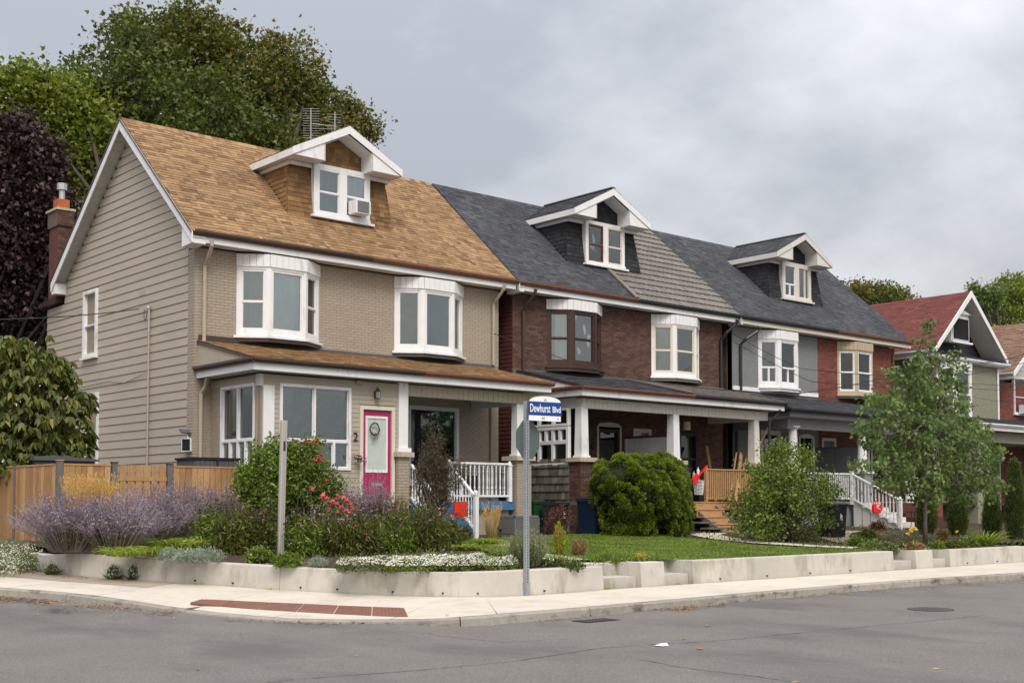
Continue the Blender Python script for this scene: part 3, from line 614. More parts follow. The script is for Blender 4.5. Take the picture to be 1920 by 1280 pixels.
        MB().prism([(xi_, Yf+.036, ze-.065), (xc+sx*(hw-.01), Yf+.036, ze-.065), (xc+sx*(hw-.01), ye, ze-.065), (xc+sx*1.4, ye, ze-.065), (xc+sx*1.4, Y+.1, ze-.065), (xi_, Y+.1, ze-.065)], (0,0,.015)).build('soffit', OLDWHITE, D)
        MB().beam((xcb+sx*1.59, Y-.0, ze-.13), (xcb+sx*1.59, ye-.25, ze-.13), .05, .10).build('eave_trim', trim, D)
        MB().beam((xcb+sx*.92, Y-.02, ze-.13), (xcb+sx*1.58, Y-.02, ze-.13), .05, .10).build('eave_trim', trim, D)
        MB().prism([(xi_, Yf+.04, za-.20-(za-ze-.09)*.76/hw), (xc, Yf+.04, za-.20), (xc, Y, za-.20), (xi_, Y, za-.20-(za-ze-.09)*.76/hw)], (0,0,.02)).build('gable_soffit', trim, D)
    if roofm is not SHTAN: MB().beam((xc, Yf-.02, za+.085), (xc, RY-.1, za+.085), .16, .03).build('ridge_cap', TILE if roofm is SHDARK else roofm, D)
    return D
def eave(H, x0, x1, gm, y=EY, z=EZ, fas=WHITE, gz=None, fh=.21, soff=OLDWHITE, wy=FY, name='eave'):
    E_ = part(name, H)
    MB().box(x0, x1, y+.02, y+.045, z-.05-fh, z-.05).build('fascia', fas, E_)
    n_ = int((x1-x0)/.30); 
    s_ = MB()
    for k in range(n_): s_.box(x0+(x1-x0)*k/n_+.003, x0+(x1-x0)*(k+1)/n_-.003, y+.045, wy, z-.05-fh+.015, z-.05-fh+.025, random.random())
    s_.build('soffit', soff, E_)
    for a, b, m in gm: gutter(E_, (a, y+.02, z-.10), (b, y+.02, z-.10), (0,-1,0), m)
    return E_
def main_roof(H, X0, X1, secs, dorm_x, keep=170):
    R_ = part('roof', H)
    for a, b, m, kp_ in secs:
        MB().prism([(a, EY-.03, EZ-.045), (a, RY, RZ_-.02), (a, RY, RZ_-.10), (a, EY-.03, EZ-.12)], (b-a,0,0)).build('roof_deck', BROWNTRIM if m is SHTAN else BLACKTRIM, R_)
        if m is not TILE:
            P = Pieces('shingle', m, R_, kp_)
            shingles(P, (0, EY-.04, EZ-.035), (1,0,0), UP, lambda v: (a, b), SL, hole=lambda u, v: abs(u-dorm_x) < 1.3 and (28.4-EY)/(RY-EY)*SL < v < (29.9-EY)/(RY-EY)*SL)
            P.finish()
        else:
            P = Pieces('roof_tile', m, R_, kp_); e_ = .37; j = 0
            while j*e_ < SL:
                u = a - (j%2)*.11
                while u < b:
                    u0, u1 = max(a, u), min(b, u+.21)
                    if u1-u0 > .04 and not (abs(u-dorm_x) < 1.3 and j*e_ > (28.3-EY)/(RY-EY)*SL): 
                        P.add(frame3(Vector((0, EY-.04, EZ-.035))+Vector((u0,0,0))+UP*(j*e_), (1,0,0), UP, Vector((1,0,0)).cross(UP)), u1-u0-.028, min(e_*1.03, SL-j*e_+.02), .06, .018)
                    u += .22
                j += 1
            P.finish()
    MB().prism([(X0, RY, RZ_-.03), (X0, BY+.2, EZ-.05), (X0, BY+.2, EZ-.13), (X0, RY, RZ_-.12)], (X1-X0,0,0)).build('rear_slope', secs[0][2] if secs[0][2] is not TILE else SHDARK, R_)
    mm = secs[0][2]; P = Pieces('ridge_shingle', mm, R_, 0); 
    r = MB(); x = X0
    while x < X1-.05:
        w_ = min(.2, X1-x); r.c = random.random(); r.prism([(x, RY-.13, RZ_-.105), (x, RY, RZ_+.022), (x, RY+.13, RZ_-.10)], (w_-.006, 0, 0)); x += .2
    r.build('ridge_cap', mm, R_)
    return R_
def rake(H, X, out, trim=WHITE, boxw=.33, wallx=None, edge=None):
    """white barge boards on a gable end at x = X; out = -1 faces left"""
    K = part('rake', H); h = .23
    xa, xb = X, X+out*.03
    for (y0, z0, y1, z1) in ((EY-.05, EZ-.06, RY, RZ_-.04), (RY, RZ_-.04, BY+.2, EZ-.07)):
        MB().prism([(xa, y0, z0), (xa, y1, z1), (xa, y1, z1-h*1.25), (xa, y0, z0-h)], (out*.03,0,0)).build('barge_board', trim, K)
        MB().prism([(xb+out*.004, y0, z0+.03), (xb+out*.004, y1, z1+.03), (xb+out*.004, y1, z1-.02), (xb+out*.004, y0, z0-.02)], (out*.02,0,0)).build('drip_edge', edge or BROWNTRIM, K)
    if wallx is not None:
        n_ = 22
        for (y0, z0, y1, z1) in ((EY-.03, EZ-.17, RY, RZ_-.20), (RY, RZ_-.20, BY+.15, EZ-.18)):
            for k in range(n_):
                a, b = (k+.03)/n_, (k+.97)/n_; ya, yb = y0+(y1-y0)*a, y0+(y1-y0)*b; za_, zb_ = z0+(z1-z0)*a, z0+(z1-z0)*b
                MB().add([(X,ya,za_),(wallx,ya,za_),(wallx,yb,zb_),(X,yb,zb_),(X,ya,za_+.02),(wallx,ya,za_+.02),(wallx,yb,zb_+.02),(X,yb,zb_+.02)], [(0,1,2,3),(4,7,6,5),(0,4,5,1),(1,5,6,2),(2,6,7,3),(3,7,4,0)]).build('soffit_panel', OLDWHITE, K)
        MB().prism([(X, EY+.0, EZ-.30), (X, FY+.05, EZ-.33), (X, FY+.05, EZ+.30), (X, EY+.0, EZ-.08)], ((wallx-X)*1.0+.02,0,0)).build('eave_return_box', trim, K)
        MB().box(*sorted((X, wallx)), BY-.1, BY+.2, EZ-.42, EZ-.12).build('eave_return_box', trim, K)
    return K
def window_hole(x, z, w, h): return (x, x+w, z, z+h)
def tapered_post(par, xc, yc, z0, z1, w0, w1, m, name='column', capw=.07):
    b = MB(); b.beam((xc, yc, z0+.06), (xc, yc, z1), w0, w0, up=(0,1,0), w1=w1, h1=w1); o = b.build(name, m, par)
    MB().box(xc-w0/2-.03, xc+w0/2+.03, yc-w0/2-.03, yc+w0/2+.03, z0, z0+.06).build('column_base', m, par); return o
def pier(par, x0, x1, y0, y1, z0, z1, bm, mm, keep=40):
    K = par; MB().box(x0, x1, y0, y1, z0, z1).build('pier_core', mm, K); P = Pieces('brick', bm, K, keep)
    brickwork(P, Matrix.Translation((0, y0, 0)), x0, x1, z0, z1, bw=.2, t=.012); T = RZ(-pi/2, (x0, 0, 0)); brickwork(P, T, -y1, -y0, z0, z1, bw=.2, t=.012); P.finish()
    MB().box(x0-.09, x1+.09, y0-.09, y1+.09, z1+.002, z1+.12).build('cap_stone', STONE, K)
def baluster(T, h, m, par, turned=True):
    if turned: MB(T).lathe([(.021,0),(.021,h*.14),(.012,h*.17),(.024,h*.22),(.014,h*.32),(.020,h*.52),(.013,h*.70),(.023,h*.76),(.012,h*.80),(.021,h*.84),(.021,h)], (0,0,0), 7).build('baluster', m, par)
    else: MB(T).box(-.017,.017,-.017,.017,0,h).build('baluster', m, par)
def railing(H, p0, p1, h, m, n, turned=True, name='railing', low=.09, posts=(), rail=(.075,.05), lab=None):
    R_ = part(name, H); p0, p1 = Vector(p0), Vector(p1); Z = Vector((0,0,1))
    if lab: R_['label'] = lab
    MB().beam(p0+Z*h, p1+Z*h, rail[0], rail[1]).build('handrail', m, R_); MB().beam(p0+Z*low, p1+Z*low, .055, .05).build('bottom_rail', m, R_)
    for i in range(n):
        p = p0.lerp(p1, (i+.5)/n); baluster(Matrix.Translation(p+Z*(low+.02)), h-low-.04, m, R_, turned)
    for p, ph in posts: 
        b = MB(); b.box(p[0]-.05, p[0]+.05, p[1]-.05, p[1]+.05, p[2], p[2]+ph); b.box(p[0]-.065, p[0]+.065, p[1]-.065, p[1]+.065, p[2]+ph, p[2]+ph+.03); b.lathe([(.03,ph+.03),(.05,ph+.07),(.03,ph+.11),(.005,ph+.13)], p, 8); b.build('newel_post', m, R_)
    return R_
def porch_shell(H, x0, x1, secs, beam, yf=24.9, ze=4.86, zw=5.50, keep=60, gut=None, endp=BEIGE2, fas=WHITE, ytop=FY, beamz=(4.24,4.52), panel=True, left_gut=True, deckm=None, beam0=None):
    K = part('porch', H); ye = yf-.36
    V = Vector((0, ytop-ye, zw-ze)); vl = V.length; Nn = Vector((1,0,0)).cross(V.normalized())
    for a, b, m, kp_ in secs:
        MB().prism([(a, ye, ze-.03), (a, ytop, zw-.03), (a, ytop, zw-.10), (a, ye, ze-.09)], (b-a,0,0)).build('roof_deck', deckm or BROWNTRIM, K)
        if m is TILE:
            P = Pieces('roof_tile', m, K, kp_); j = 0
            while j*.37 < vl:
                u = a-(j%2)*.11
                while u < b:
                    u0, u1 = max(a,u), min(b,u+.21)
                    if u1-u0 > .04: P.add(frame3(Vector((u0, ye-.02, ze-.02))+V.normalized()*(j*.37), (1,0,0), V.normalized(), Nn), u1-u0-.012, min(.38, vl-j*.37), .05, .006)
                    u += .22
                j += 1
            P.finish()
        else:
            P = Pieces('shingle', m, K, kp_); shingles(P, (0, ye-.02, ze-.02), (1,0,0), V, lambda v: (a, b), vl); P.finish()
    # closed triangle at the left end
    n_ = 16
    for k in range(n_):
        ya, yb = ye+.25+(ytop-ye-.25)*k/n_, ye+.25+(ytop-ye-.25)*(k+1)/n_; f = lambda y: ze-.06+(zw-ze)*(y-ye)/(ytop-ye)
        MB().prism([(x0+.03, ya+.003, ze-.10), (x0+.03, yb-.003, ze-.10), (x0+.03, yb-.003, f(yb)), (x0+.03, ya+.003, f(ya))], (.02,0,0)).build('gable_board', endp, K)
    MB().prism([(x1-.05, ye+.1, ze-.10), (x1-.05, ytop, ze-.10), (x1-.05, ytop, zw-.1), (x1-.05, ye+.1, ze-.07)], (.02,0,0)).build('gable_end', endp, K)
    MB().box(x0, x1, ye+.0, ye+.03, ze-.30, ze-.10).build('fascia', fas, K); MB().box(x0, x0+.03, ye+.03, ytop, ze-.30, ze-.10).build('fascia', fas, K); MB().box(x1-.03, x1, ye+.03, ytop, ze-.30, ze-.10).build('fascia', fas, K)
    MB().box(x0+.03, x1-.03, ye+.03, ytop-.02, ze-.295, ze-.28).build('soffit', OLDWHITE, K)
    for a, b, m in gut or (): gutter(K, (a, ye, ze-.14), (b, ye, ze-.14), (0,-1,0), m)
    if left_gut: gutter(K, (x0, ytop-.02, ze-.14), (x0, ye-.12, ze-.14), (-1,0,0), gut[0][2])
    z0, z1 = beamz
    if panel:
        for (A, B, ax) in (((beam0 or x0+.36, yf), (x1-.42, yf), 0), ((x0+.36, ytop-.05), (x0+.36, yf), 1)):
            L_ = abs(B[0]-A[0]) if ax == 0 else abs(B[1]-A[1]); n_ = int(L_/.165)
            if ax == 1 and beam is BEIGE2: continue
            for k in range(n_):
                a = L_*k/n_+.004; b = L_*(k+1)/n_-.004
                T = Matrix.Translation((A[0], yf, 0)) if ax == 0 else RZ(-pi/2, (A[0], A[1], 0))
                MB(T).box(a, b, -.015, .01, z0, z1).build('beam_board', beam, K)
        MB().box(x0+.37, x1-.42, yf+.012, yf+.2, z0+.002, z1-.002).build('beam', OLDWHITE, K)
        MB().box(x1-.6, x1-.42, yf+.2, ytop-.02, z0+.002, z1-.002).build('beam', OLDWHITE, K)
    return K

# ======================= house 1: beige, tan roof
X0, X1 = 13.6, 23.2; XC = 18.4
H1 = thing('paired_house', (XC, FY, .75), 'beige sided two storey paired house with tan shingle roof and a magenta door', 'house', 'paired houses along the street')
h1b = [(XC-2.5-1.1, XC-2.5+1.1, 5.6, 7.72), (XC+2.27-1.1, XC+2.27+1.1, 5.6, 7.72)]
lw = (19.95, 21.72, 2.1, 4.24)      # big porch window
Wl = part('front_wall', H1); T1 = Matrix.Translation((0, FY, 0))
wall_backing(Wl, T1, X0+.01, X1, .6, 7.75, h1b+[lw], BEIGEMORTAR)
P = Pieces('brick', BEIGEBRICK, Wl, 240)
brickwork(P, T1, X0, X1, 5.52, 7.74, h1b); brickwork(P, T1, X0, 14.1, .7, 5.5); brickwork(P, T1, 18.0, X1, 1.62, 4.5, [lw]); P.finish()
# return of brick round the corner on the side wall, a narrow strip
P = Pieces('brick', BEIGEBRICK, Wl, 40); brickwork(P, RZ(-pi/2, (X0, 0, 0)), -(FY+.32), -FY, .7, 7.7); P.finish()
# left side wall in wide horizontal siding
Ws = part('side_wall', H1); Ts = RZ(-pi/2, (X0, 0, 0)); sw_h = [(-34.02, -33.06, 5.62, 7.50), (-33.9, -32.9, 2.5, 4.6)]
bk = MB(); bk.prism([(X0+.03, BY+.001, .6), (X0+.03, 36.85, .6), (X0+.03, 36.85, 7.35), (X0+.03, BY+.001, 7.35)], (.12,0,0)); bk.build('sheathing', BEIGEMORTAR, Ws); MB().prism([(X0-.2, 35.72, 7.42), (X0-.2, 37.1, 7.36), (X0-.2, 37.1, 7.50), (X0-.2, 35.72, 7.60)], (4,0,0)).build('rear_eave', BROWNTRIM, Ws)
bk = MB(); bk.prism([(X0+.03, FY+.3, .6), (X0+.03, BY, .6), (X0+.03, BY, EZ-.3), (X0+.03, RY, RZ_-.22), (X0+.03, FY+.3, 7.95)], (.12,0,0)); bk.build('sheathing', BEIGEMORTAR, Ws)
P = Pieces('siding_board', BEIGE, Ws); z = .62; e = .217; spans = []
while z < RZ_-.45:
    zt = z+.1; ya, yb = FY+.33, (36.85 if z+.21 < 7.4 else BY)
    if zt > 7.8: ya = max(ya, EY+(zt-EZ+.26)*(RY-EY)/(RZ_-EZ)); yb = min(yb, BY+.2-(zt-EZ+.26)*(BY+.2-RY)/(RZ_-EZ))
    seg = [(-yb, -ya)]
    for hx0, hx1, hz0, hz1 in sw_h:
        if hz0 < zt < hz1: seg = [q for s0, s1 in seg for q in ((s0, min(s1,hx0)), (max(s0,hx1), s1)) if q[1]-q[0] > .05]
    spans += [(z, a, b) for a, b in seg]; z += e
siding(P, Ts, spans, e); P.finish()
window(H1, Ts @ Matrix.Translation((-34.02, -.02, 5.62)), .96, 1.88, ((0,.47,()),(.47,1,())), fr=.10, sill=.05, cur='half', dep=.12, proud=.05)
window(H1, Ts @ Matrix.Translation((-33.9, -.02, 2.5)), 1.0, 2.1, ((0,.47,()),(.47,1,())), fr=.10, sill=.05, dep=.12, gl=GLASSD)
MB(Ts).box(-30.35, -30.0, -.028, -.01, 6.93, 7.06).build('vent_grille', BEIGE2, H1)
MB().box(X0+.05, X1-.02, BY-.15, BY, .6, 7.8).build('rear_wall', BEIGEMORTAR, H1); 
MB().prism([(X1-.01, FY+.22, .6), (X1-.01, BY-.16, .6), (X1-.01, BY-.16, EZ-.3), (X1-.01, RY, RZ_-.3), (X1-.01, FY+.22, 7.9)], (-.15,0,0)).build('side_wall', BEIGEMORTAR, H1)
main_roof(H1, 13.27, 23.5, [(13.27, 23.5, SHTAN, 170)], XC)
rake(H1, 13.27, -1, wallx=X0+.01)
eave(H1, 13.30, 23.48, [(13.30, 18.4, BROWNTRIM), (18.4, 23.55, COPPER)])
bay(H1, XC-2.5, WHITE, WHITE, curs=('net','curtain','net'), kinds=('hung','fixed','hung'), gls=(GLASS, GLASSB, GLASSD), label='white bay window with a closed pale curtain')
bay(H1, XC+2.27, WHITE, WHITE, curs=(None,None,None), kinds=('fixed','fixed','fixed'), gl=GLASS, lead=SLATEP, label='white bay window with clear reflecting panes')
D1 = dormer(H1, 18.3, SHBROWN, SHTAN, 0)
ac = part('window_air_conditioner', H1); b = MB(); b.box(XC+.10, XC+.58, 27.72, 28.09, 9.42, 9.78); b.build('casing', WHITE, ac)
for k in range(11): MB().box(XC+.15, XC+.53, 27.705, 27.72, 9.45+.029*k, 9.462+.029*k).build('louvre', GREYMET, ac)
K1 = porch_shell(H1, 13.66, 22.75, [(13.66, 22.75, SHTAN, 60)], BEIGE2, gut=[(13.6, 18.4, BROWNTRIM), (18.4, 22.8, COPPER)], beam0=18.1)
MB().box(13.7, 16.2, FY-.05, FY-.002, 5.44, 5.62).build('wall_flashing', BROWNTRIM, K1); MB().box(16.2, 23.0, FY-.05, FY-.002, 5.44, 5.55).build('wall_flashing', SLATEP, K1)
# enclosed sun room
SR = part('sun_room', H1); yf = 24.9
fw_ = (14.55, 16.50, 2.35, 4.33); dr = (16.76, 17.78, 1.62, 3.93)
wall_backing(SR, Matrix.Translation((0, yf+.02, 0)), 14.06, 17.9, .6, 4.52, [fw_, dr], BEIGEMORTAR, 'sheathing', .12)
P = Pieces('siding_board', BEIGE, SR); z = 1.5; sp = []
while z < 4.5:
    seg = [(14.36, 17.92)]
    for h in (fw_, dr):
        if h[2] < z+.05 < h[3]: seg = [q for s0, s1 in seg for q in ((s0, min(s1,h[0])), (max(s0,h[1]), s1)) if q[1]-q[0] > .02]
    sp += [(z, a, b) for a, b in seg]; z += .112
siding(P, Matrix.Translation((0, yf+.015, 0)), sp, .112, .014); P.finish()
P = Pieces('brick', BEIGEBRICK, SR, 60); brickwork(P, Matrix.Translation((0, yf+.015, 0)), 14.045, 16.74, .62, 1.5); P.finish()
Tl = RZ(-pi/2, (14.05, 0, 0)); sh_ = (-(FY-.50), -(yf+.27), 2.35, 4.33)
wall_backing(SR, Tl @ Matrix.Translation((0,.02,0)), -FY, -yf-.14, .6, 4.52, [sh_], BEIGE2, 'sheathing', .1)
P = Pieces('brick', BEIGEBRICK, SR, 0); brickwork(P, Tl @ Matrix.Translation((0,.02,0)), -FY, -yf-.2, .62, 4.4, [sh_]); P.finish()
MB(Tl).box(-(FY-.02), -(yf+.25), -.005, .02, 4.33, 4.5).build('head_board', BEIGE2, SR)
window(H1, Tl @ Matrix.Translation((sh_[0], .02, 2.35)), sh_[1]-sh_[0], 1.98, ((0,.33,(.25,.5,.75)),(.33,1,(.5,))), cur='blind', fr=.07, bar=.06)
wn = window(H1, Matrix.Translation((fw_[0], yf, fw_[2])), fw_[1]-fw_[0], 1.98, ((0,.33,(.25,.5,.78)),(.33,1,(.48,))), cur='blind', fr=.07, bar=.06); wn['label'] = 'wide porch window with lowered slatted blinds'
MB().box(14.12, 14.40, yf-.03, yf+.24, 1.5, 4.26).build('corner_post', WHITE, SR); MB().box(14.14, 14.38, yf-.0, yf+.22, 4.26, 4.52).build('post_head', BEIGE2, SR)
MB().box(14.1, 17.8, 25.4, 27.2, 1.55, 1.6).build('floor', DARK, SR)
# door
DO = part('front_door', H1); DO['label'] = 'magenta front door with a frosted white glass panel'
b = MB(); x0, x1, z0, z1 = 16.85, 17.70, 1.66, 3.84
for a, c, d, e_ in cells(x0, x1, z0, z1, [(17.00-.06, 17.55+.06, 2.30, 3.70)]): b.box(a, c, yf+.03, yf+.07, d, e_)
b.build('door_leaf', MAGENTA, DO)
b = MB(); b.box(16.76, 16.85, yf-.03, yf+.08, 1.62, 3.93); b.box(17.70, 17.79, yf-.03, yf+.08, 1.62, 3.93); b.box(16.85, 17.70, yf-.03, yf+.08, 3.84, 3.93); b.build('door_frame', CREAM, DO)
b = MB(); 
for a, c, d, e_ in cells(16.95, 17.60, 2.31, 3.69, [(17.0, 17.55, 2.37, 3.63)]): b.box(a, c, yf+.015, yf+.05, d, e_)
b.build('glazing_frame', WHITE, DO)
FROST = mat('frosted_glass', (.46, .52, .49), rough=.15, na=.05, bump=0); MB().box(17.0, 17.55, yf+.035, yf+.045, 2.37, 3.63).build('pane', FROST, DO)
MB().box(17.12, 17.45, yf+.012, yf+.03, 1.98, 2.06).build('letter_slot', ALU, DO)
MB().box(16.8, 17.75, yf-.08, yf+.1, 1.57, 1.66).build('threshold', OLDWHITE, DO)
MB().lathe([(.012,0),(.03,.02),(.03,.05),(.01,.07)], (16.92, yf-.03, 2.55), 8).build('door_handle', ALU, DO)
text(H1, '2', .30, frame3((16.64, yf-.012, 3.15), (1,0,0), (0,0,1), (0,-1,0)), BLACKINK, 'house_number', .008)
LP = part('wall_lantern', H1); b = MB(); c = atY(709, 737, yf-.12); b.box(c.x-.035, c.x+.035, yf-.03, yf, c.z-.12, c.z+.06); b.tube([(c.x, yf-.02, c.z+.05), (c.x, yf-.08, c.z+.16), (c.x, yf-.12, c.z+.13)], .009, 6); b.lathe([(.07,.02),(.03,.08),(.012,.11)], c+Vector((0,0,.02)), 6); b.lathe([(.06,-.14),(.065,-.12)], c, 6)
for k in range(6): b.tube([c+Vector((.062*cos(pi*k/3), .062*sin(pi*k/3), -.13)), c+Vector((.066*cos(pi*k/3), .066*sin(pi*k/3), .04))], .005, 4)
b.build('lantern_frame', BROWNTRIM, LP); MB().lathe([(.055,-.125),(.058,.03)], c, 6).build('lantern_glass', GLASSB, LP)
c = atY(673, 717, yf); MB().box(c.x-.09, c.x+.09, yf-.06, yf-.0, c.z-.04, c.z+.04).build('junction_box', BEIGE2, H1)
# open side of the porch
MB().box(17.90, 18.18, yf-.04, yf+.28, 2.93, 4.55).build('column', WHITE, K1); MB().box(17.84, 18.24, yf-.1, yf+.34, 2.83, 2.93).build('column_base', WHITE, K1)
pier(K1, 17.83, 18.16, yf-.12, yf+.38, .65, 2.70, BEIGEBRICK, BEIGEMORTAR, 20)
tapered_post(K1, 21.96, yf+.13, 2.82, 4.26, .25, .23, WHITE); MB().box(21.82, 22.10, yf+.01, yf+.25, 4.26, 4.5).build('column_head', BEIGE2, K1)
pier(K1, 21.74, 22.24, yf-.1, yf+.34, .65, 2.70, BEIGEBRICK, BEIGEMORTAR, 60)
FL = MB(); FL.box(18.2, 22.2, yf+.02, FY-.02, 1.5, 1.6); FL.build('floor', BLUEPAINT, K1); MB().box(19.52, 21.72, yf-.02, yf+.02, 1.38, 1.62).build('skirt_board', BLUEPAINT, K1); MB().box(19.85, 21.62, yf+.1, yf+.3, .65, 1.4).build('foundation', OLDCONC, K1)
MB().box(18.0, 22.3, yf+.25, FY-.02, 4.50, 4.53).build('ceiling', OLDWHITE, K1)
window(H1, Matrix.Translation((lw[0], FY, lw[2])), lw[1]-lw[0], lw[3]-lw[2], ((0,1,()),), gl=GLASSD, fr=.09, sill=.05)
railing(H1, (19.55, yf+.0, 1.66), (21.60, yf+.0, 1.66), .94, WHITE, 14, posts=(((21.56, yf, 1.6), .95),), name='porch_railing')
railing(H1, (21.9, yf+.6, 1.66), (21.9, FY-.1, 1.66), .94, WHITE, 12, name='porch_railing')
ST = part('porch_stairs', H1)
for k in range(4): MB().box(18.28, 19.48, 23.85+.25*k, 23.85+.25*k+.27, .70+.2*k, .92+.2*k-.006).build('step', BLUEPAINT, ST)
for xx in (18.25, 19.48): MB().prism([(xx, 23.8, .6), (xx, 24.85, .6), (xx, 24.85, 1.55), (xx, 23.8, .82)], (.03,0,0)).build('stringer', BLUEPAINT, ST)
railing(H1, (18.27, 24.85, 1.62), (18.27, 23.8, .78), .90, WHITE, 9, name='stair_railing', posts=(((18.27, 23.8, .7), 1.0),))
railing(H1, (19.5, 24.85, 1.62), (19.5, 23.8, .78), .92, WHITE, 9, name='stair_railing', posts=(((19.5, 23.8, .68), 1.08), ((19.5, 24.88, 1.6), .95)))
MB().box(20.2, 21.1, 25.7, 26.3, 1.6, 2.3).build('planter_box', BLACKP, K1)
# pipes
def curved(a, b, c, d, e_): return [a, b, c, d, e_]
downpipe(H1, [(13.78, 26.80, 7.85), (13.78, 26.80, 7.72), (13.80, 27.0, 7.5), (13.82, FY-.07, 7.30), (13.82, FY-.07, 4.95)], BEIGE2, .048)
downpipe(H1, [(13.76, 26.9, 4.72), (13.76, 26.95, 4.55), (13.80, 27.1, 4.35), (13.76, FY-.07, 4.2), (13.76, FY-.07, .8)], BEIGE2, .048)
downpipe(H1, [(23.0, 26.78, 7.85), (23.0, 26.82, 7.72), (22.98, 27.05, 7.5), (22.96, FY-.07, 7.32), (22.96, FY-.07, 5.55)], BEIGE2, .045)
downpipe(H1, [(22.9, FY-.06, 4.6), (22.9, FY-.06, .8)], BEIGE2, .045)
# service mast, meter and cables on the side wall
SM = part('service_mast', H1); mp_ = atX(280, 600, X0-.06)
top_ = atX(276, 578, X0-.08); bot_ = atX(274, 840, X0-.08); y_ = mp_.y
MB().tube([(X0-.07, y_, .9), (X0-.07, y_, top_.z-.6)], .024, 8).build('conduit', BEIGE2, SM); MB().tube([(X0-.07, y_, top_.z-.6), (X0-.07, y_, top_.z)], .03, 8).build('mast_head', ALU, SM)
MB().lathe([(.02,0),(.06,.01),(.055,.06),(.02,.09)], (X0-.09, y_, top_.z-.02), 8).build('weather_cap', ALU, SM)
MB().box(X0-.14, X0-.03, y_-.12, y_+.12, 1.98, 2.34).build('meter_socket', STONE, SM); m_ = MB(RZ(-pi/2, (X0-.14, y_+.22, 2.2))); MB().tube([(X0-.03, y_+.26, 2.2), (X0-.20, y_+.26, 2.2)], .11, 12).build('meter_dial', GREYMET, SM)
MB().tube([(X0-.05, y_+.06, 2.3), (X0-.045, y_+.06, 4.9), (X0-.045, y_+.5, 4.85), (X0-.05, y_+1.5, 4.72), (X0-.05, y_+2.6, 4.84), (X0-.05, y_+4.6, 4.80)], .007, 5).build('wall_cable', CABLE, SM)
loop = [(X0-.1+.0*k, y_+.05+.18*(1-cos(k*.55))*.5, top_.z-.02-.28*sin(k*.45)) for k in range(8)]; MB().tube(loop, .008, 5).build('drip_loop', CABLE, SM)
FLD = part('security_floodlight', H1); c = atX(350, 832, X0-.1)
MB(RZ(radians(-60), c)).box(-.11, .11, -.03, .03, -.16, .12).build('floodlight_head', DARK, FLD)
b = MB(RZ(radians(-60), c)); b.box(-.13, .13, -.025, .035, .12, .14); b.box(-.13, .13, -.025, .035, -.18, -.16); b.box(-.13,-.11,-.025,.035,-.16,.12); b.box(.11,.13,-.025,.035,-.16,.12); b.build('floodlight_rim', WHITE, FLD)
MB().tube([c+Vector((.1,.0,.05)), c+Vector((0,.02,.22))], .02, 6).build('bracket', WHITE, FLD); MB(Matrix.Translation(c+Vector((-.02,.02,.30))) @ Matrix.Rotation(.5, 4, 'X')).box(-.14, .10, -.09, .09, -.01, .02).build('solar_panel', SLATEP, FLD)
# chimney
CH = part('chimney', H1); yb_ = 36.3; pL = atY(106, 400, yb_); pR = atY(138, 400, yb_); zt = atY(120, 392, yb_).z
xa, xb = pL.x, pR.x
MB().box(xa+.06, xb-.06, yb_, yb_+.7, .6, zt-.5).build('mortar', RMORTAR, CH); P = Pieces('brick', DBRICK, CH, 60); brickwork(P, Matrix.Translation((0, yb_, 0)), xa+.05, xb-.05, 7.2, zt-.55); brickwork(P, Matrix.Translation((0, yb_-.06, 0)), xa, xb, zt-.5, zt-.05); P.finish()
MB().box(xa+.02, xb-.02, yb_-.04, yb_+.75, zt-.52, zt-.05).build('corbel', DMORTAR, CH); MB().box(xa-.03, xb+.03, yb_-.1, yb_+.8, zt-.05, zt+.02).build('crown', STONE, CH)
xm = (xa+xb)/2; MB().box(xm-.19, xm+.17, yb_+.1, yb_+.45, zt+.02, zt+.32).build('clay_flue', FLUE, CH); MB().tube([(xm, yb_+.28, zt+.32), (xm, yb_+.28, zt+.70)], .09, 10).build('vent_pipe', ALU, CH); MB().tube([(xm, yb_+.28, zt+.62), (xm, yb_+.28, zt+.82)], .15, 12).build('vent_cap', ALU, CH)

# ======================= house 2: dark brick, charcoal and metal tile roof
X0, X1 = 23.75, 33.35; XC = 28.53; XM = 28.6
H2 = thing('paired_house', (XC, FY, .75), 'dark brown brick paired house with charcoal shingles left and metal tiles right', 'house', 'paired houses along the street')
hb = [(XC-2.25-1.1, XC-2.25+1.1, 5.6, 7.72), (XC+2.42-1.1, XC+2.42+1.1, 5.6, 7.72)]
d2 = [(27.3, 28.25, 1.62, 3.95), (28.9, 29.75, 2.3, 3.95), (31.1, 32.05, 1.62, 3.95)]
Wl = part('front_wall', H2); T1 = Matrix.Translation((0, FY, 0)); wall_backing(Wl, T1, X0+.01, X1, .6, 7.75, hb+d2, DMORTAR)
P = Pieces('brick', DBRICK, Wl, 250); brickwork(P, T1, X0, X1, 5.55, 7.74, hb); brickwork(P, T1, X0, X1, 1.62, 4.5, d2); P.finish()
Ws = part('side_wall', H2); Ts = RZ(-pi/2, (X0, 0, 0)); bk = MB(); bk.prism([(X0+.03, FY+.02, .6), (X0+.03, BY, .6), (X0+.03, BY, EZ-.3), (X0+.03, RY, RZ_-.22), (X0+.03, FY+.02, 7.95)], (.12,0,0)); bk.build('sheathing', MAROON, Ws)
P = Pieces('siding_board', MAROON, Ws); z = .7; sp = []
while z < 7.9: sp.append((z, -BY, -FY)); z += .125
siding(P, Ts, sp, .125, .018); P.finish()
MB().box(X0+.2, X1-.2, BY-.15, BY, .6, 7.8).build('rear_wall', DMORTAR, H2)
MB().prism([(X1-.01, FY+.22, .6), (X1-.01, BY-.16, .6), (X1-.01, BY-.16, EZ-.3), (X1-.01, RY, RZ_-.3), (X1-.01, FY+.22, 7.9)], (-.15,0,0)).build('side_wall', DMORTAR, H2)
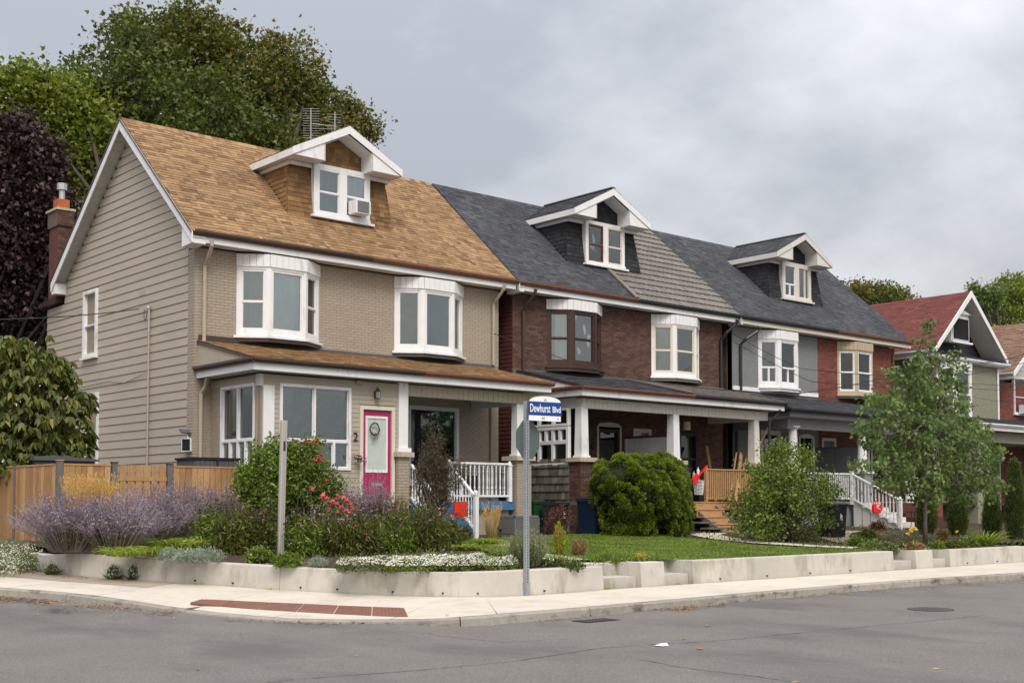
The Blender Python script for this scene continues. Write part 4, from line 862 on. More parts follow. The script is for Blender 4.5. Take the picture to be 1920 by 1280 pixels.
main_roof(H2, 23.58, 33.72, [(23.58, XM+.02, SHDARK, 130), (XM+.02, 33.72, TILE, 120)], XC)
MB().beam(Vector((XM-.05, EY-.06, EZ+.04)), Vector((XM-.05, 28.3, roofz(28.3)+.05)), .16, .05).build('roof_divider', TILE, H2)
rake(H2, 23.58, -1, wallx=X0+.01)
eave(H2, 23.6, 33.7, [(23.6, XM, COPPER), (XM, 33.75, BLACKTRIM)])
bay(H2, XC-2.25, mat('dark_brown_paint', (.050, .026, .022), rough=.5, na=.1, bump=.05), MATS['dark_brown_paint'], curs=('curtain','curtain','net'), kinds=('hung','hung','hung'), gl=GLASSB, lead=BROWNTRIM, w=1.18, fw=.50, label='dark brown bay window with white curtains')
bay(H2, XC+2.42, WHITE, CREAM, curs=('net','net',None), kinds=('hung','hung','hung'), gl=GLASSB, lead=TILE, label='cream bay window with pale reflecting panes')
dormer(H2, 28.45, SHBLACK, SHDARK, 0, sash=(mat('copper_brown_sash', (.16, .06, .04), rough=.4), CREAM), keep=50)
K2 = porch_shell(H2, 23.9, 33.15, [(23.9, XM, SHDARK, 30), (XM, 33.15, TILE, 20)], OLDWHITE, gut=[(23.85, XM, COPPER), (XM, 33.2, BLACKTRIM)], endp=WHITE)
MB().beam((XM-.05, 24.5, 4.9), (XM-.05, FY-.05, 5.52), .16, .05).build('roof_divider', TILE, K2)
yf = 24.9
pier(K2, 24.12, 24.62, yf-.08, yf+.36, .65, 2.72, DBRICK, DMORTAR, 60); tapered_post(K2, 24.36, yf+.12, 2.84, 4.27, .29, .25, WHITE)
pier(K2, 28.0, 28.48, yf-.08, yf+.36, .65, 2.72, DBRICK, DMORTAR, 20); tapered_post(K2, 28.24, yf+.12, 2.84, 4.27, .29, .25, WHITE)
pier(K2, 31.95, 32.42, yf-.08, yf+.36, .65, 2.72, DBRICK, DMORTAR, 20); tapered_post(K2, 32.15, yf+.12, 2.84, 4.27, .28, .24, OLDWHITE)
MB().box(24.1, 32.6, yf+.02, FY-.02, 1.5, 1.6).build('floor', GREYPOST, K2); MB().box(24.1, 32.8, yf+.2, FY-.02, 4.50, 4.53).build('ceiling', OLDWHITE, K2)
SW = part('sheltered_bay', H2); Tl = RZ(-pi/2, (24.12, 0, 0))
window(H2, Tl @ Matrix.Translation((-(FY-.08), .0, 2.62)), FY-.08-yf-.40, 1.12, ((0,.62,(.333,.667)),(.62,1,(.166,.333,.5,.667,.833))), gl=GLASSD, fr=.08, bar=.09)
window(H2, Tl @ Matrix.Translation((-(FY-.08), .0, 3.76)), FY-.08-yf-.40, .50, ((0,1,(.333,.667)),), gl=GLASSD, fr=.05, bar=.09)
P = Pieces('cedar_shake', CEDAR, SW, 120); z = .75
while z < 2.6:
    y = yf+.36
    while y < FY-.05:
        w_ = random.choice((.10,.14,.18,.22)); w_ = min(w_, FY-.05-y); P.add(Tl @ frame3((-y-w_, .0, z), (1,0,0), (0,0,1), (0,-1,0)), w_-.004, .25, .035+random.random()*.01, .006); y += w_
    z += .228
P.finish(); wall_backing(SW, Tl @ Matrix.Translation((0,.005,0)), -FY, -yf-.5, .65, 2.62, [], CEDAR, 'shake_backing', .1)
SF = Pieces('cedar_shake', CEDAR, SW, 60); z = .75
while z < 2.3:
    x = 24.62
    while x < 28.0:
        w_ = min(random.choice((.10,.14,.18,.22)), 28.0-x); SF.add(frame3((x, yf+.1, z), (1,0,0), (0,0,1), (0,-1,0)), max(w_-.004,.02), .25, .035, .006); x += w_
    z += .228
SF.finish(); MB().box(24.62, 28.0, yf+.105, yf+.2, .65, 2.42).build('shake_backing', CEDAR, SW); MB().box(24.62, 28.0, yf+.05, yf+.25, 2.42, 2.48).build('parapet_cap', DKIRON, SW)
DO = part('screen_door', H2); window(DO, Matrix.Translation((27.3, FY+.02, 1.62)), .95, 2.26, ((0,.40,()),(.40,1,())), fm=MATS['dark_brown_paint'], gl=GLASSD, fr=.09, flat=True); b = MB(); b.box(27.23, 27.3, FY-.04, FY+.05, 1.62, 3.95); b.box(28.25, 28.32, FY-.04, FY+.05, 1.62, 3.95); b.prism([(27.23, FY-.04, 3.95), (28.32, FY-.04, 3.95), (28.2, FY-.04, 4.06), (27.775, FY-.04, 4.10), (27.35, FY-.04, 4.06)], (0,.09,0)); b.build('door_frame', CREAM, DO)
window(H2, Matrix.Translation((28.9, FY+.02, 2.3)), .85, 1.65, ((0,.5,()),(.5,1,())), fm=CREAM, gl=GLASSD, fr=.10, cur='net')
DO = part('front_door', H2); window(DO, Matrix.Translation((31.1, FY+.02, 1.62)), .95, 2.30, ((0,.62,()),(.62,1,())), fm=mat('black_door_paint', (.02, .022, .026), rough=.4), gl=GLASSD, fr=.10, flat=True, cur='net')
text(H2, '6', .32, frame3((27.03, FY-.016, 3.33), (1,0,0), (0,0,1), (0,-1,0)), BLACKINK, 'house_number', .01, bold=.012)
PT = part('porch_partition', H2); nb = 20
for k in range(nb): MB().box(28.50, 28.56, 25.15+2.1*k/nb+.003, 25.15+2.1*(k+1)/nb-.003, 1.62, 3.60).build('partition_board', WHITE, PT)
MB().box(28.47, 28.59, 25.12, FY-.02, 3.60, 3.67).build('partition_cap', DKIRON, PT); MB().box(28.47, 28.59, FY-.10, FY-.02, 1.62, 3.6).build('partition_post', WHITE, PT)
LP = part('porch_lantern', H2); c = atY(1288, 798, 25.6); MB().tube([c+Vector((0,0,-.13)), c+Vector((0,0,.13))], .11, 12).build('lantern_drum', STONE, LP); MB().tube([c+Vector((0,0,.13)), (c.x, c.y, 4.5)], .012, 6).build('lantern_stem', DKIRON, LP)
RD = part('deck_railing', H2); px = [29.66+2.3*k/25 for k in range(26)]
for x in px: MB().box(x-.018, x+.018, yf-.06, yf-.02, 1.66, 2.58).build('slat', NEWWOOD, RD)
MB().box(29.60, 32.0, yf-.08, yf+.03, 2.58, 2.62).build('handrail', NEWWOOD, RD); MB().box(29.60, 32.0, yf-.02, yf+.02, 1.68, 1.75).build('bottom_rail', NEWWOOD, RD); MB().box(29.56, 29.65, yf-.05, yf+.04, 1.55, 2.66).build('deck_post', NEWWOOD, RD)
ST = part('deck_stairs', H2)
MB().box(28.46, 29.9+1.1, yf-.08, yf-.03, 1.34, 1.60).build('deck_fascia', NEWWOOD, ST); MB().box(28.46, 31.9, yf-.1, yf+.2, 1.56, 1.60).build('deck_board', NEWWOOD, ST)
for k in range(4):
    zt = 1.60-.22*(k+1); y1 = yf-.1-.29*k; x_ = 28.62+.05*k
    MB().box(x_, x_+1.35, y1-.30, y1+.0, zt-.04, zt).build('tread', NEWWOOD, ST); MB().box(x_+.02, x_+1.33, y1-.02, y1+.0, zt+.0, zt+.16).build('riser', NEWWOOD, ST)
for xx in (28.75, 29.9): MB().beam((xx, yf-1.3, .66), (xx, yf-.1, 1.42), .04, .16).build('stringer', GREYPOST, ST)
MB().box(28.3, 29.0, yf-.9, yf-.55, .95, 1.0).build('old_step', GREYPOST, ST); MB().box(28.2, 29.2, yf-1.3, yf-.95, .78, .83).build('old_step', GREYPOST, ST)
MB().box(28.3, 32.0, yf+.05, yf+.1, .65, 1.5).build('crawlspace_board', DARK, K2)
downpipe(H2, [(24.2, 26.76, 7.85), (24.2, 26.82, 7.70), (24.15, 27.05, 7.45), (24.12, FY-.07, 7.25), (24.12, FY-.07, 5.1)], BROWNTRIM, .048)
downpipe(H2, [(33.55, 26.76, 7.85), (33.55, 26.82, 7.70), (33.3, 27.05, 7.40), (33.22, FY-.07, 7.15), (33.22, FY-.07, 5.4)], BLACKTRIM, .055)
downpipe(H2, [(32.9, yf-.36, 4.6), (32.9, yf-.3, 4.45), (32.68, yf-.1, 4.2), (32.65, yf-.1, 2.9), (32.72, yf-.15, 2.6), (32.72, yf-.15, 1.2)], BLACKTRIM, .05)

# ======================= house 3: grey half and red half, charcoal roof
X0, X1 = 33.9, 44.2; XM = 38.93; XC = 39.0
H3 = thing('paired_house', (XC, FY, .75), 'paired house with grey painted brick left half and red brick right half', 'house', 'paired houses along the street')
hb = [(36.55-1.1, 36.55+1.1, 5.6, 7.72), (41.4-1.1, 41.4+1.1, 5.6, 7.72)]; d3 = [(35.45, 36.6, 1.9, 4.15), (37.75, 38.6, 1.62, 4.0), (39.15, 40.05, 2.5, 4.0), (42.4, 43.5, 2.3, 4.1)]
Wl = part('front_wall', H3); wall_backing(Wl, T1, X0+.01, XM, .6, 7.75, hb+d3, GMORTAR); wall_backing(Wl, T1, XM, X1, .6, 7.75, hb+d3, RMORTAR)
P = Pieces('brick', GBRICK, Wl, 150); brickwork(P, T1, X0, XM, 5.66, 7.74, hb); brickwork(P, T1, X0, XM, 1.62, 4.4, d3); P.finish()
P = Pieces('brick', RBRICK, Wl, 130); brickwork(P, T1, XM, X1, 5.55, 7.74, hb); brickwork(P, T1, XM, X1, 1.62, 4.4, d3); P.finish()
MB().box(X0, XM-.02, FY-.05, FY-.0, 5.50, 5.64).build('flashing_board', WHITE, H3)
Tl = RZ(-pi/2, (X0, 0, 0)); Ws = part('side_wall', H3); bk = MB(); bk.prism([(X0+.01, FY, .6), (X0+.01, BY, .6), (X0+.01, BY, EZ-.3), (X0+.01, RY, RZ_-.22), (X0+.01, FY, 7.95)], (.12,0,0)); bk.build('mortar', DMORTAR, Ws)
P = Pieces('brick', DBRICK, Ws, 0); brickwork(P, Tl, -29.5, -FY-.24, .8, 7.7); P.finish()
MB().prism([(X1-.01, FY+.22, .6), (X1-.01, BY, .6), (X1-.01, BY, EZ-.3), (X1-.01, RY, RZ_-.3), (X1-.01, FY+.22, 7.9)], (-.15,0,0)).build('side_wall', RMORTAR, H3)
MB().box(X0+.2, X1-.2, BY-.15, BY, .6, 7.8).build('rear_wall', DMORTAR, H3)
main_roof(H3, 33.78, 44.75, [(33.78, 44.75, SHDARK, 150)], 38.75)
rake(H3, 33.78, -1, wallx=X0+.01, trim=OLDWHITE)
eave(H3, 33.8, 44.7, [(33.8, XM+.6, BLACKTRIM), (XM+.6, 44.75, COPPER)], fas=CREAM)
bay(H3, 36.55, WHITE, WHITE, kinds=('slider','slider','slider'), gl=GLASS, top=WHITE, lead=WHITE, label='white bay window with small split lower panes')
bay(H3, 41.4, mat('tan_paint', (.42, .34, .23), rough=.5, na=.05), WHITE, kinds=('hung','hung','hung'), gl=GLASSD, top=MATS['tan_paint'], lead=SLATEP, label='tan bay window on the red brick half')
dormer(H3, 38.8, SHBLACK, SHDARK, 0, trim=OLDWHITE, sash=(WHITE, CREAM), curs=('net', None), keep=40, rows2=(((0,.38,(.5,)),(.38,1,())), ((0,1,(.62,)),)))
K3 = porch_shell(H3, 33.5, 43.9, [(33.5, 43.9, SHDARK, 40)], GREYPANEL, yf=24.95, ze=4.72, zw=5.42, gut=[(33.45, 43.9, BLACKTRIM)], endp=WHITE, fas=SLATEP, beamz=(4.05,4.36), deckm=BLACKTRIM)
yf = 24.9
for xc in (34.35, 38.45, 43.2):
    MB().lathe([(.22,2.7),(.22,2.78),(.19,2.82),(.165,3.3),(.14,4.0),(.15,4.02),(.19,4.05),(.19,4.09),(.25,4.10),(.25,4.14)], (xc, yf+.2, 0), 16).build('column', WHITE, K3, smooth=False)
    MB().box(xc-.3, xc+.3, yf-.1, yf+.5, 2.6, 2.7).build('cap_stone', WHITE, K3); MB().box(xc-.25, xc+.25, yf-.05, yf+.45, .65, 2.6).build('pier_core', GREYPANEL if xc < 40 else RBRICK, K3)
MB().box(33.7, 43.6, yf+.02, FY-.02, 1.5, 1.6).build('floor', GREYPANEL, K3); MB().box(33.7, 43.6, yf+.2, FY-.02, 4.4, 4.43).build('ceiling', OLDWHITE, K3); MB().box(33.9, 43.4, yf+.1, yf+.2, .65, 1.5).build('foundation', GREYPANEL, K3)
window(H3, Matrix.Translation((35.45, FY+.0, 1.9)), 1.15, 2.25, ((0,.38,(.5,)),(.38,1,())), fm=OLDWHITE, fr=.13, cur='net')
DO = part('front_door', H3); b = MB(); b.box(37.7, 37.78, FY-.04, FY+.08, 1.62, 4.0); b.box(38.57, 38.65, FY-.04, FY+.08, 1.62, 4.0); b.prism([(37.7, FY-.04, 3.95), (38.65, FY-.04, 3.95), (38.55, FY-.04, 4.06), (38.2, FY-.04, 4.11), (37.8, FY-.04, 4.06)], (0,.1,0)); b.build('door_frame', WHITE, DO); MB().box(37.78, 38.57, FY+.06, FY+.1, 1.62, 3.96).build('door_leaf', DARK, DO)
window(H3, Matrix.Translation((39.15, FY+.0, 2.5)), .9, 1.5, ((0,.45,()),(.45,1,())), fm=OLDWHITE, fr=.11, gl=GLASSD); window(H3, Matrix.Translation((42.4, FY+.0, 2.3)), 1.1, 1.8, ((0,.45,()),(.45,1,())), fm=OLDWHITE, fr=.11, gl=GLASSD)
PT = part('porch_partition', H3)
for k in range(3): MB().box(38.85, 38.92, 25.1+.72*k, 25.1+.72*k+.70, 1.62, 3.58).build('partition_panel', GREYPANEL, PT)
MB().box(38.83, 38.94, 25.08, FY-.02, 3.58, 3.62).build('partition_cap', SLATEP, PT)
railing(H3, (34.6, yf, 1.62), (37.3, yf, 1.62), .95, WHITE, 22, turned=False, name='porch_railing')
railing(H3, (37.4, yf-.1, 1.60), (37.4, yf-1.9, .72), .95, WHITE, 13, turned=False, name='stair_railing', posts=(((37.4, yf-.05, 1.5), 1.15), ((37.4, yf-1.95, .66), 1.0)))
ST = part('porch_stairs', H3)
for k in range(5): MB().box(37.45, 38.6, yf-1.75+.33*k, yf-1.75+.33*k+.35, .70, .90+.17*k-.01).build('step', OLDWHITE, ST)
ST = part('porch_stairs', H3); ST['label'] = 'dark brown painted stairs'
for k in range(5): MB().box(39.0, 40.9, yf-1.9+.36*k, yf-1.9+.36*k+.38, .68, .88+.17*k).build('step', BROWNPAINT, ST)
MB().box(41.0, 43.0, yf-.02, yf+.04, .7, 2.5).build('white_brick_parapet', WHITE, K3)
P = Pieces('brick', WHITE, K3, 40); brickwork(P, Matrix.Translation((0, yf-.02, 0)), 41.0, 43.0, .75, 2.5); P.finish()
downpipe(H3, [(34.75, 26.76, 7.7), (34.75, 26.82, 7.58), (34.4, 27.05, 7.3), (34.3, FY-.07, 7.1), (34.3, FY-.07, 5.5)], BLACKTRIM, .055)
downpipe(H3, [(34.0, FY-.1, 4.3), (34.0, FY-.1, 1.5)], BLACKTRIM, .05)
downpipe(H3, [(44.0, FY-.07, 7.5), (44.0, FY-.07, 5.4)], COPPER, .045)

# ======================= house 4: red roof with a street gable, olive wall
def gable_house(X0, X1, apex_z, eave_z, roofm, wallm, mortm, label, fld, keep=120, yg=26.3, ovl=.4, far=36, wy=27.3):
    H = thing('gabled_house', ((X0+X1)/2, FY, .75), label, 'house'); xc = (X0+X1)/2; hw = (X1-X0)/2+ovl
    R_ = part('roof', H); V = Vector((hw, 0, apex_z-eave_z)); vl = V.length; 
    for sx in (-1, 1):
        MB().prism([(xc+sx*hw, yg, eave_z), (xc, yg, apex_z), (xc, far, apex_z), (xc+sx*hw, far, eave_z)], (0,0,-.08)).build('roof_deck', roofm, R_)
    P = Pieces('shingle', roofm, R_, keep); shingles(P, (xc-hw, 0, eave_z+.004), (0,-1,0), V, lambda v: (-far, -yg), vl, e=.15, ws=(.30,.34), reg=True); P.finish()
    for sx in (-1, 1):
        MB().prism([(xc, yg-.03, apex_z+.03), (xc, yg-.03, apex_z-.24), (xc+sx*(hw+.03), yg-.03, eave_z-.22), (xc+sx*(hw+.03), yg-.03, eave_z+.0)], (0,.04,0)).build('barge_board', WHITE, R_)
        n_ = 14
        for k in range(n_):
            y0_, y1_ = yg+.02+1.0*k/n_+.004, yg+.02+1.0*(k+1)/n_-.004
            MB().prism([(xc, y0_, apex_z-.16), (xc+sx*hw, y0_, eave_z-.14), (xc+sx*hw, y1_, eave_z-.14), (xc, y1_, apex_z-.16)], (0,0,.02)).build('soffit_panel', OLDWHITE, R_)
    Wl = part('front_wall', H); MB().box(X0, X1, wy, wy+.2, .6, eave_z-.3).build('mortar', mortm, Wl); P = Pieces('brick', wallm, Wl, 120); brickwork(P, Matrix.Translation((0,wy,0)), X0, X1, 1.5, eave_z-.35); P.finish()
    MB().prism([(X0-.1, FY+.02, eave_z-.15), (X1+.1, FY+.02, eave_z-.15), (xc, FY+.02, apex_z-.35)], (0,.1,0)).build('gable_wall', fld, Wl)
    z = eave_z-.1; P = Pieces('siding_board', fld, Wl)
    while z < apex_z-.5: k = (hw-.1)*(apex_z-.3-z-.2)/(apex_z-eave_z); P.add(T1 @ frame3((xc-k, .02, z), (1,0,0), (0,0,1), (0,-1,0)), 2*k, .195, .02, .003); z += .2
    P.finish()
    MB().box(X0, X0+.2, wy+.2, far, .6, eave_z-.1).build('side_wall', mortm, H); MB().box(X1-.2, X1, wy+.2, far, .6, eave_z-.1).build('side_wall', mortm, H)
    gutter(H, (X0-ovl, far, eave_z-.12), (X0-ovl, yg, eave_z-.12), (-1,0,0), WHITE); MB().box(X0-ovl-.0, X0-ovl+.03, yg, far, eave_z-.28, eave_z-.02).build('fascia', WHITE, H); MB().box(X0-ovl+.03, X0, yg+.1, far, eave_z-.28, eave_z-.26).build('soffit', OLDWHITE, H)
    return H, xc
H4, xc4 = gable_house(45.95, 51.15, 10.45, 7.78, SHRED, OLIVE, OMORTAR, 'house with a red shingle roof and a white trimmed street gable', DARKSIDING, wy=26.55)
SK = part('gable_skirt', H4); xa, xb = 45.7, 51.5; V = Vector((0, 1.0, .35)); MB().prism([(xa, 26.3, 7.56), (xa, 27.3, 7.92), (xa, 27.3, 7.5), (xa, 26.3, 7.44)], (xb-xa,0,0)).build('skirt_deck', WHITE, SK)
P = Pieces('shingle', SHDARK, SK, 40); shingles(P, (0, 26.28, 7.57), (1,0,0), V, lambda v: (xa, xb), V.length); P.finish(); gutter(SK, (xa-.05, 26.3, 7.46), (xb+.15, 26.3, 7.46), (0,-1,0), WHITE); MB().box(xa, xb, 26.32, 26.54, 7.40, 7.44).build('soffit', OLDWHITE, SK)
GW = part('gable_window', H4); c0 = atY(1784, 638, 26.75); c1 = atY(1816, 592, 26.75)
b = MB(); b.box(c0.x, c1.x, 26.75, FY, c0.z, c1.z); b.build('window_box', WHITE, GW); window(GW, Matrix.Translation((c0.x+.05, 26.74, c0.z+.08)), c1.x-c0.x-.1, c1.z-c0.z-.25, ((0,1,(.5,)),), flat=True, gl=GLASSD, fr=.09, bar=.16, back=False); MB().box(c0.x-.1, c1.x+.1, 26.62, 26.8, c0.z-.08, c0.z).build('sill', WHITE, GW); MB().box(c0.x+.1, c1.x-.1, 26.70, 26.71, c0.z+.1, c1.z-.2).build('room_shade_panel', DARK, GW)  # last box: near-black sheet over the panes, room shade as colour
MB().prism([(c0.x-.08, 26.65, c1.z), (c1.x+.08, 26.65, c1.z), ((c0.x+c1.x)/2, 26.65, c1.z+.22)], (0,.6,0)).build('window_pediment', WHITE, GW)
bay(H4, 47.5, WHITE, WHITE, kinds=('hung','hung','hung'), gl=GLASSB, z0=5.0, z1=7.35, w=1.15, fw=.6, d=.45, fy=26.55)
downpipe(H4, [(45.6, 26.9, 7.5), (45.7, 26.8, 7.3), (46.05, 26.49, 7.0), (46.05, 26.49, .9)], WHITE, .05); downpipe(H4, [(51.05, 26.49, 7.4), (51.05, 26.49, 5.0)], WHITE, .05)
K4 = porch_shell(H4, 45.9, 52.0, [(45.9, 52.0, SHDARK, 30)], OLIVE, yf=24.9, ze=4.75, zw=5.35, gut=[(45.85, 52.05, WHITE)], endp=OLIVE, beamz=(4.0,4.4), deckm=BLACKTRIM)
for x in (46.2, 51.3): MB().box(x, x+.45, 24.9, 25.35, .7, 4.0).build('column', OLIVE, K4)
MB().box(45.95, 51.5, 24.95, FY, 1.45, 1.55).build('floor', BROWNPAINT, K4)
# house 5 beyond the driveway
H5, xc5 = gable_house(52.75, 58.4, 9.9, 7.3, SHROOFBROWN, RBRICK, RMORTAR, 'red brick house with a dusty brown roof at the right edge', OLDWHITE, yg=26.3, ovl=.62)
window(H5, Matrix.Translation((54.0, FY-.03, 5.6)), 1.3, 1.7, ((0,.45,()),(.45,1,())), fr=.08, gl=GLASSD, sill=.05); MB().box(54.3, 54.9, 26.9, 27.2, 5.6, 6.0).build('window_air_conditioner', WHITE, H5)
downpipe(H5, [(52.5, FY-.06, 7.2), (52.5, FY-.06, 1)], WHITE, .05)
K5 = porch_shell(H5, 52.3, 58.5, [(52.3, 58.5, SHDARK, 10)], OLIVE, yf=24.9, ze=4.72, zw=5.3, gut=[(52.25, 58.5, WHITE)], endp=WHITE, beamz=(3.95,4.38), deckm=BLACKTRIM)
MB().box(52.5, 58.2, 24.95, FY, 1.4, 1.5).build('floor', BROWNPAINT, K5); pier(K5, 52.6, 53.1, 24.9, 25.4, .6, 2.6, RBRICK, RMORTAR, 10); MB().box(52.7, 53.0, 25.0, 25.3, 2.72, 4.0).build('column', OLDWHITE, K5)
# ---------------------------------------------------------------- foliage builders (numpy, one mesh per part)
def npmesh(name, V, counts, m, parent, rnd, stuff=False, smooth=False):
    """V: (n,3) vertices, consecutive polygons whose sizes are counts (int or array) without sharing"""
    V = np.asarray(V, dtype=np.float32).reshape(-1, 3); n = len(V); k = int(counts); npoly = n//k
    me = bpy.data.meshes.new(name); me.vertices.add(n); me.vertices.foreach_set('co', V.ravel()); me.loops.add(n); me.loops.foreach_set('vertex_index', np.arange(n, dtype=np.int32))
    me.polygons.add(npoly); me.polygons.foreach_set('loop_start', np.arange(npoly, dtype=np.int32)*k); me.polygons.foreach_set('loop_total', np.full(npoly, k, dtype=np.int32)); me.update(calc_edges=True)
    a = me.attributes.new('rnd', 'FLOAT', 'POINT'); a.data.foreach_set('value', np.repeat(np.asarray(rnd, dtype=np.float32), n//len(rnd)) if len(rnd) != n else np.asarray(rnd, dtype=np.float32))
    me.materials.append(m); return link(name, me, parent, stuff)
def unit(A): return A/np.maximum(np.linalg.norm(A, axis=1, keepdims=True), 1e-9)
LEAF4 = np.array([[0,0],[.30,.45],[0,1],[-.30,.45]]); LEAFW = np.array([[0,0],[.22,.28],[.20,.62],[0,1],[-.20,.62],[-.22,.28]])
MAPLE2 = np.array([[0,0],[.12,.20],[.36,.30],[.20,.45],[.26,.70],[.09,.62],[0,1.0],[-.09,.62],[-.26,.70],[-.20,.45],[-.36,.30],[-.12,.20]]); MAPLE = np.array([[0,0],[.30,.08],[.52,.38],[.24,.48],[.0,1.0],[-.24,.48],[-.52,.38],[-.30,.08]]); STRAP = np.array([[0,0],[.09,.3],[0,1],[-.09,.3]])
NARROW = np.array([[0,0],[.13,.4],[0,1],[-.13,.4]])
def leaves(name, C, size, m, parent, shape=LEAF4, bias=(0,0,-.3), D=None, spread=1.0, rnd=None, jit=.35, up=None, curl=0.0, stuff=False):
    C = np.asarray(C, float); n = len(C)
    d = RNG.normal(size=(n,3))*spread + np.asarray(bias)
    if D is not None: d = d*.6 + D
    d = unit(d); q = RNG.normal(size=(n,3)) + (np.asarray(up) if up is not None else np.array([0,0,.9])); s = unit(np.cross(d, q)); nn = np.cross(s, d)
    sz = (np.asarray(size)*(1+jit*RNG.uniform(-1,1,n)))[:,None,None]; k = len(shape)
    P = C[:,None,:] + sz*(shape[None,:,1:2]*d[:,None,:] + shape[None,:,0:1]*s[:,None,:] + (np.abs(shape[None,:,0:1])*.35 - curl*shape[None,:,1:2]**2)*nn[:,None,:])
    if curl: P[:,:,2] -= (sz*curl*shape[None,:,1:2]**2)[:,:,0]
    if rnd is None: rnd = RNG.uniform(0,1,n)
    return npmesh(name, P.reshape(-1,3), k, m, parent, rnd, stuff)
def twigs(name, A, B, r0, r1, m, parent, rnd=None, stuff=False):
    """three-sided tapered sticks from A to B"""
    A = np.asarray(A, float); B = np.asarray(B, float); n = len(A); d = unit(B-A); q = unit(np.cross(d, RNG.normal(size=(n,3)))); w = np.cross(d, q); F = []
    r0 = np.broadcast_to(np.asarray(r0, float), (n,))[:,None]; r1 = np.broadcast_to(np.asarray(r1, float), (n,))[:,None]
    ring = [(q*cos(a)+w*sin(a)) for a in (0, 2*pi/3, 4*pi/3)]
    for i in range(3):
        j = (i+1) % 3; F.append(np.stack([A+ring[i]*r0, A+ring[j]*r0, B+ring[j]*r1, B+ring[i]*r1], 1))
    P = np.stack(F, 1).reshape(-1,3)
    rr = RNG.uniform(0,1,n) if rnd is None else rnd
    return npmesh(name, P, 4, m, parent, np.repeat(rr, 12), stuff)
def ribbons(name, B, D, L, w, m, parent, bend=.5, seg=4, rnd=None, stuff=False):
    """arching blades: start B, direction D (unit-ish), length L, width w, drooping by bend"""
    B = np.asarray(B, float); D = unit(np.asarray(D, float)); n = len(B); L = np.broadcast_to(np.asarray(L, float), (n,)); bend = np.broadcast_to(np.asarray(bend, float), (n,))
    s = unit(np.cross(D, RNG.normal(size=(n,3))*.4+np.array([0,0,1]))); pts = []
    for k in range(seg+1):
        t = k/seg; p = B + D*(L*t)[:,None]; p[:,2] -= bend*L*t*t*.9; hor = D.copy(); hor[:,2] = 0; p += hor*(bend*L*t*t*.35)[:,None]; pts.append(p)
    F = []
    for k in range(seg):
        w0, w1 = w*(1-(k/seg)**1.6)*.5+w*.04, w*(1-((k+1)/seg)**1.6)*.5+w*.04
        F.append(np.stack([pts[k]-s*w0, pts[k]+s*w0, pts[k+1]+s*w1, pts[k+1]-s*w1], 1))
    P = np.stack(F, 1).reshape(-1,3); rr = RNG.uniform(0,1,n) if rnd is None else rnd
    return npmesh(name, P, 4, m, parent, np.repeat(rr, 4*seg), stuff)
def blobs(name, C, r, m, parent, flat=1.0, rnd=None, stuff=False):
    C = np.asarray(C, float); n = len(C); r = np.broadcast_to(np.asarray(r, float), (n,))[:,None]
    ax = [np.array(a)*np.array([1,1,flat]) for a in ((1,0,0),(0,1,0),(-1,0,0),(0,-1,0),(0,0,1),(0,0,-1))]; F = []
    for i in range(4):
        for z in (4, 5):
            a, b, c = i, (i+1) % 4, z; F.append(np.stack([C+ax[a]*r, C+ax[b]*r, C+ax[c]*r], 1))
    rr = RNG.uniform(0,1,n) if rnd is None else rnd
    return npmesh(name, np.stack(F,1).reshape(-1,3), 3, m, parent, np.repeat(rr, 24), stuff)
def ball(n, shell=.5):
    d = unit(RNG.normal(size=(n,3))); r = (shell + (1-shell)*RNG.uniform(0,1,n))**(1/2.2); return d*r[:,None]
def lobes_pts(lobes, n, shell=.35, bump=.16):
    """points spread through ellipsoid lobes (cx,cy,cz,rx,ry,rz)"""
    vol = np.array([(l[3]*l[4]*l[5])**(2/3) for l in lobes]); vol /= vol.sum(); out = []
    for l, v in zip(lobes, vol):
        k = max(3, int(n*v)); p = ball(k, shell)*np.array(l[3:6]); p *= (1+RNG.normal(size=(k,1))*bump); out.append(p+np.array(l[0:3]))
    return np.concatenate(out)
def clump(C, per, r, down=0.0):
    n = len(C); P = np.repeat(C, per, axis=0)+RNG.normal(size=(n*per,3))*r; P[:,2] -= down*np.abs(RNG.normal(size=n*per))*r; return P
def branches(parent, base, targets, r0, m, trunk_top, name='limbs', trunk=True, wig=.04):
    """trunk then limbs curving out of it to each target point"""
    base = Vector(base); tt = Vector(trunk_top)
    if trunk:
        pts = [base.lerp(tt, k/6)+Vector((random.gauss(0,1), random.gauss(0,1), 0))*wig*.6*(k > 0) for k in range(7)]
        MB().tube(pts, [r0*1.25, r0]+[r0*(1-.10*k) for k in range(1,6)], 9).build('trunk', m, parent, smooth=True)
    b = MB()
    for t in targets:
        t = Vector(t); k = random.uniform(.35, 1.0); s = base.lerp(tt, k) if trunk else base; mid = s.lerp(t, .5)+Vector((random.gauss(0,.1), random.gauss(0,.1), .12))*(t-s).length
        ln = (t-s).length; r = min(r0*.55, .018*ln+.01)
        b.tube([s, s.lerp(mid,.5)+Vector((0,0,.02*ln)), mid, mid.lerp(t,.6), t], [r, r*.8, r*.6, r*.38, r*.15], 5)
    b.build(name, m, parent, smooth=True)
def pix_lobes(L, Y, depth=1.0, sq=1.0):
    """lobes given as photo circle (x, y, rx, ry) at distance Y; depth of the lobe follows its width"""
    out = []
    for q in L:
        x, y, rx, ry = q[:4]; Yq = Y+(q[4] if len(q) > 4 else 0); c = atY(x, y, Yq); a = atY(x+rx, y, Yq); b = atY(x, y-ry, Yq); rx_ = (a-c).length*.78; rz_ = (b-c).length
        out.append((c.x, c.y, c.z, rx_, rx_*depth, rz_))
    return out

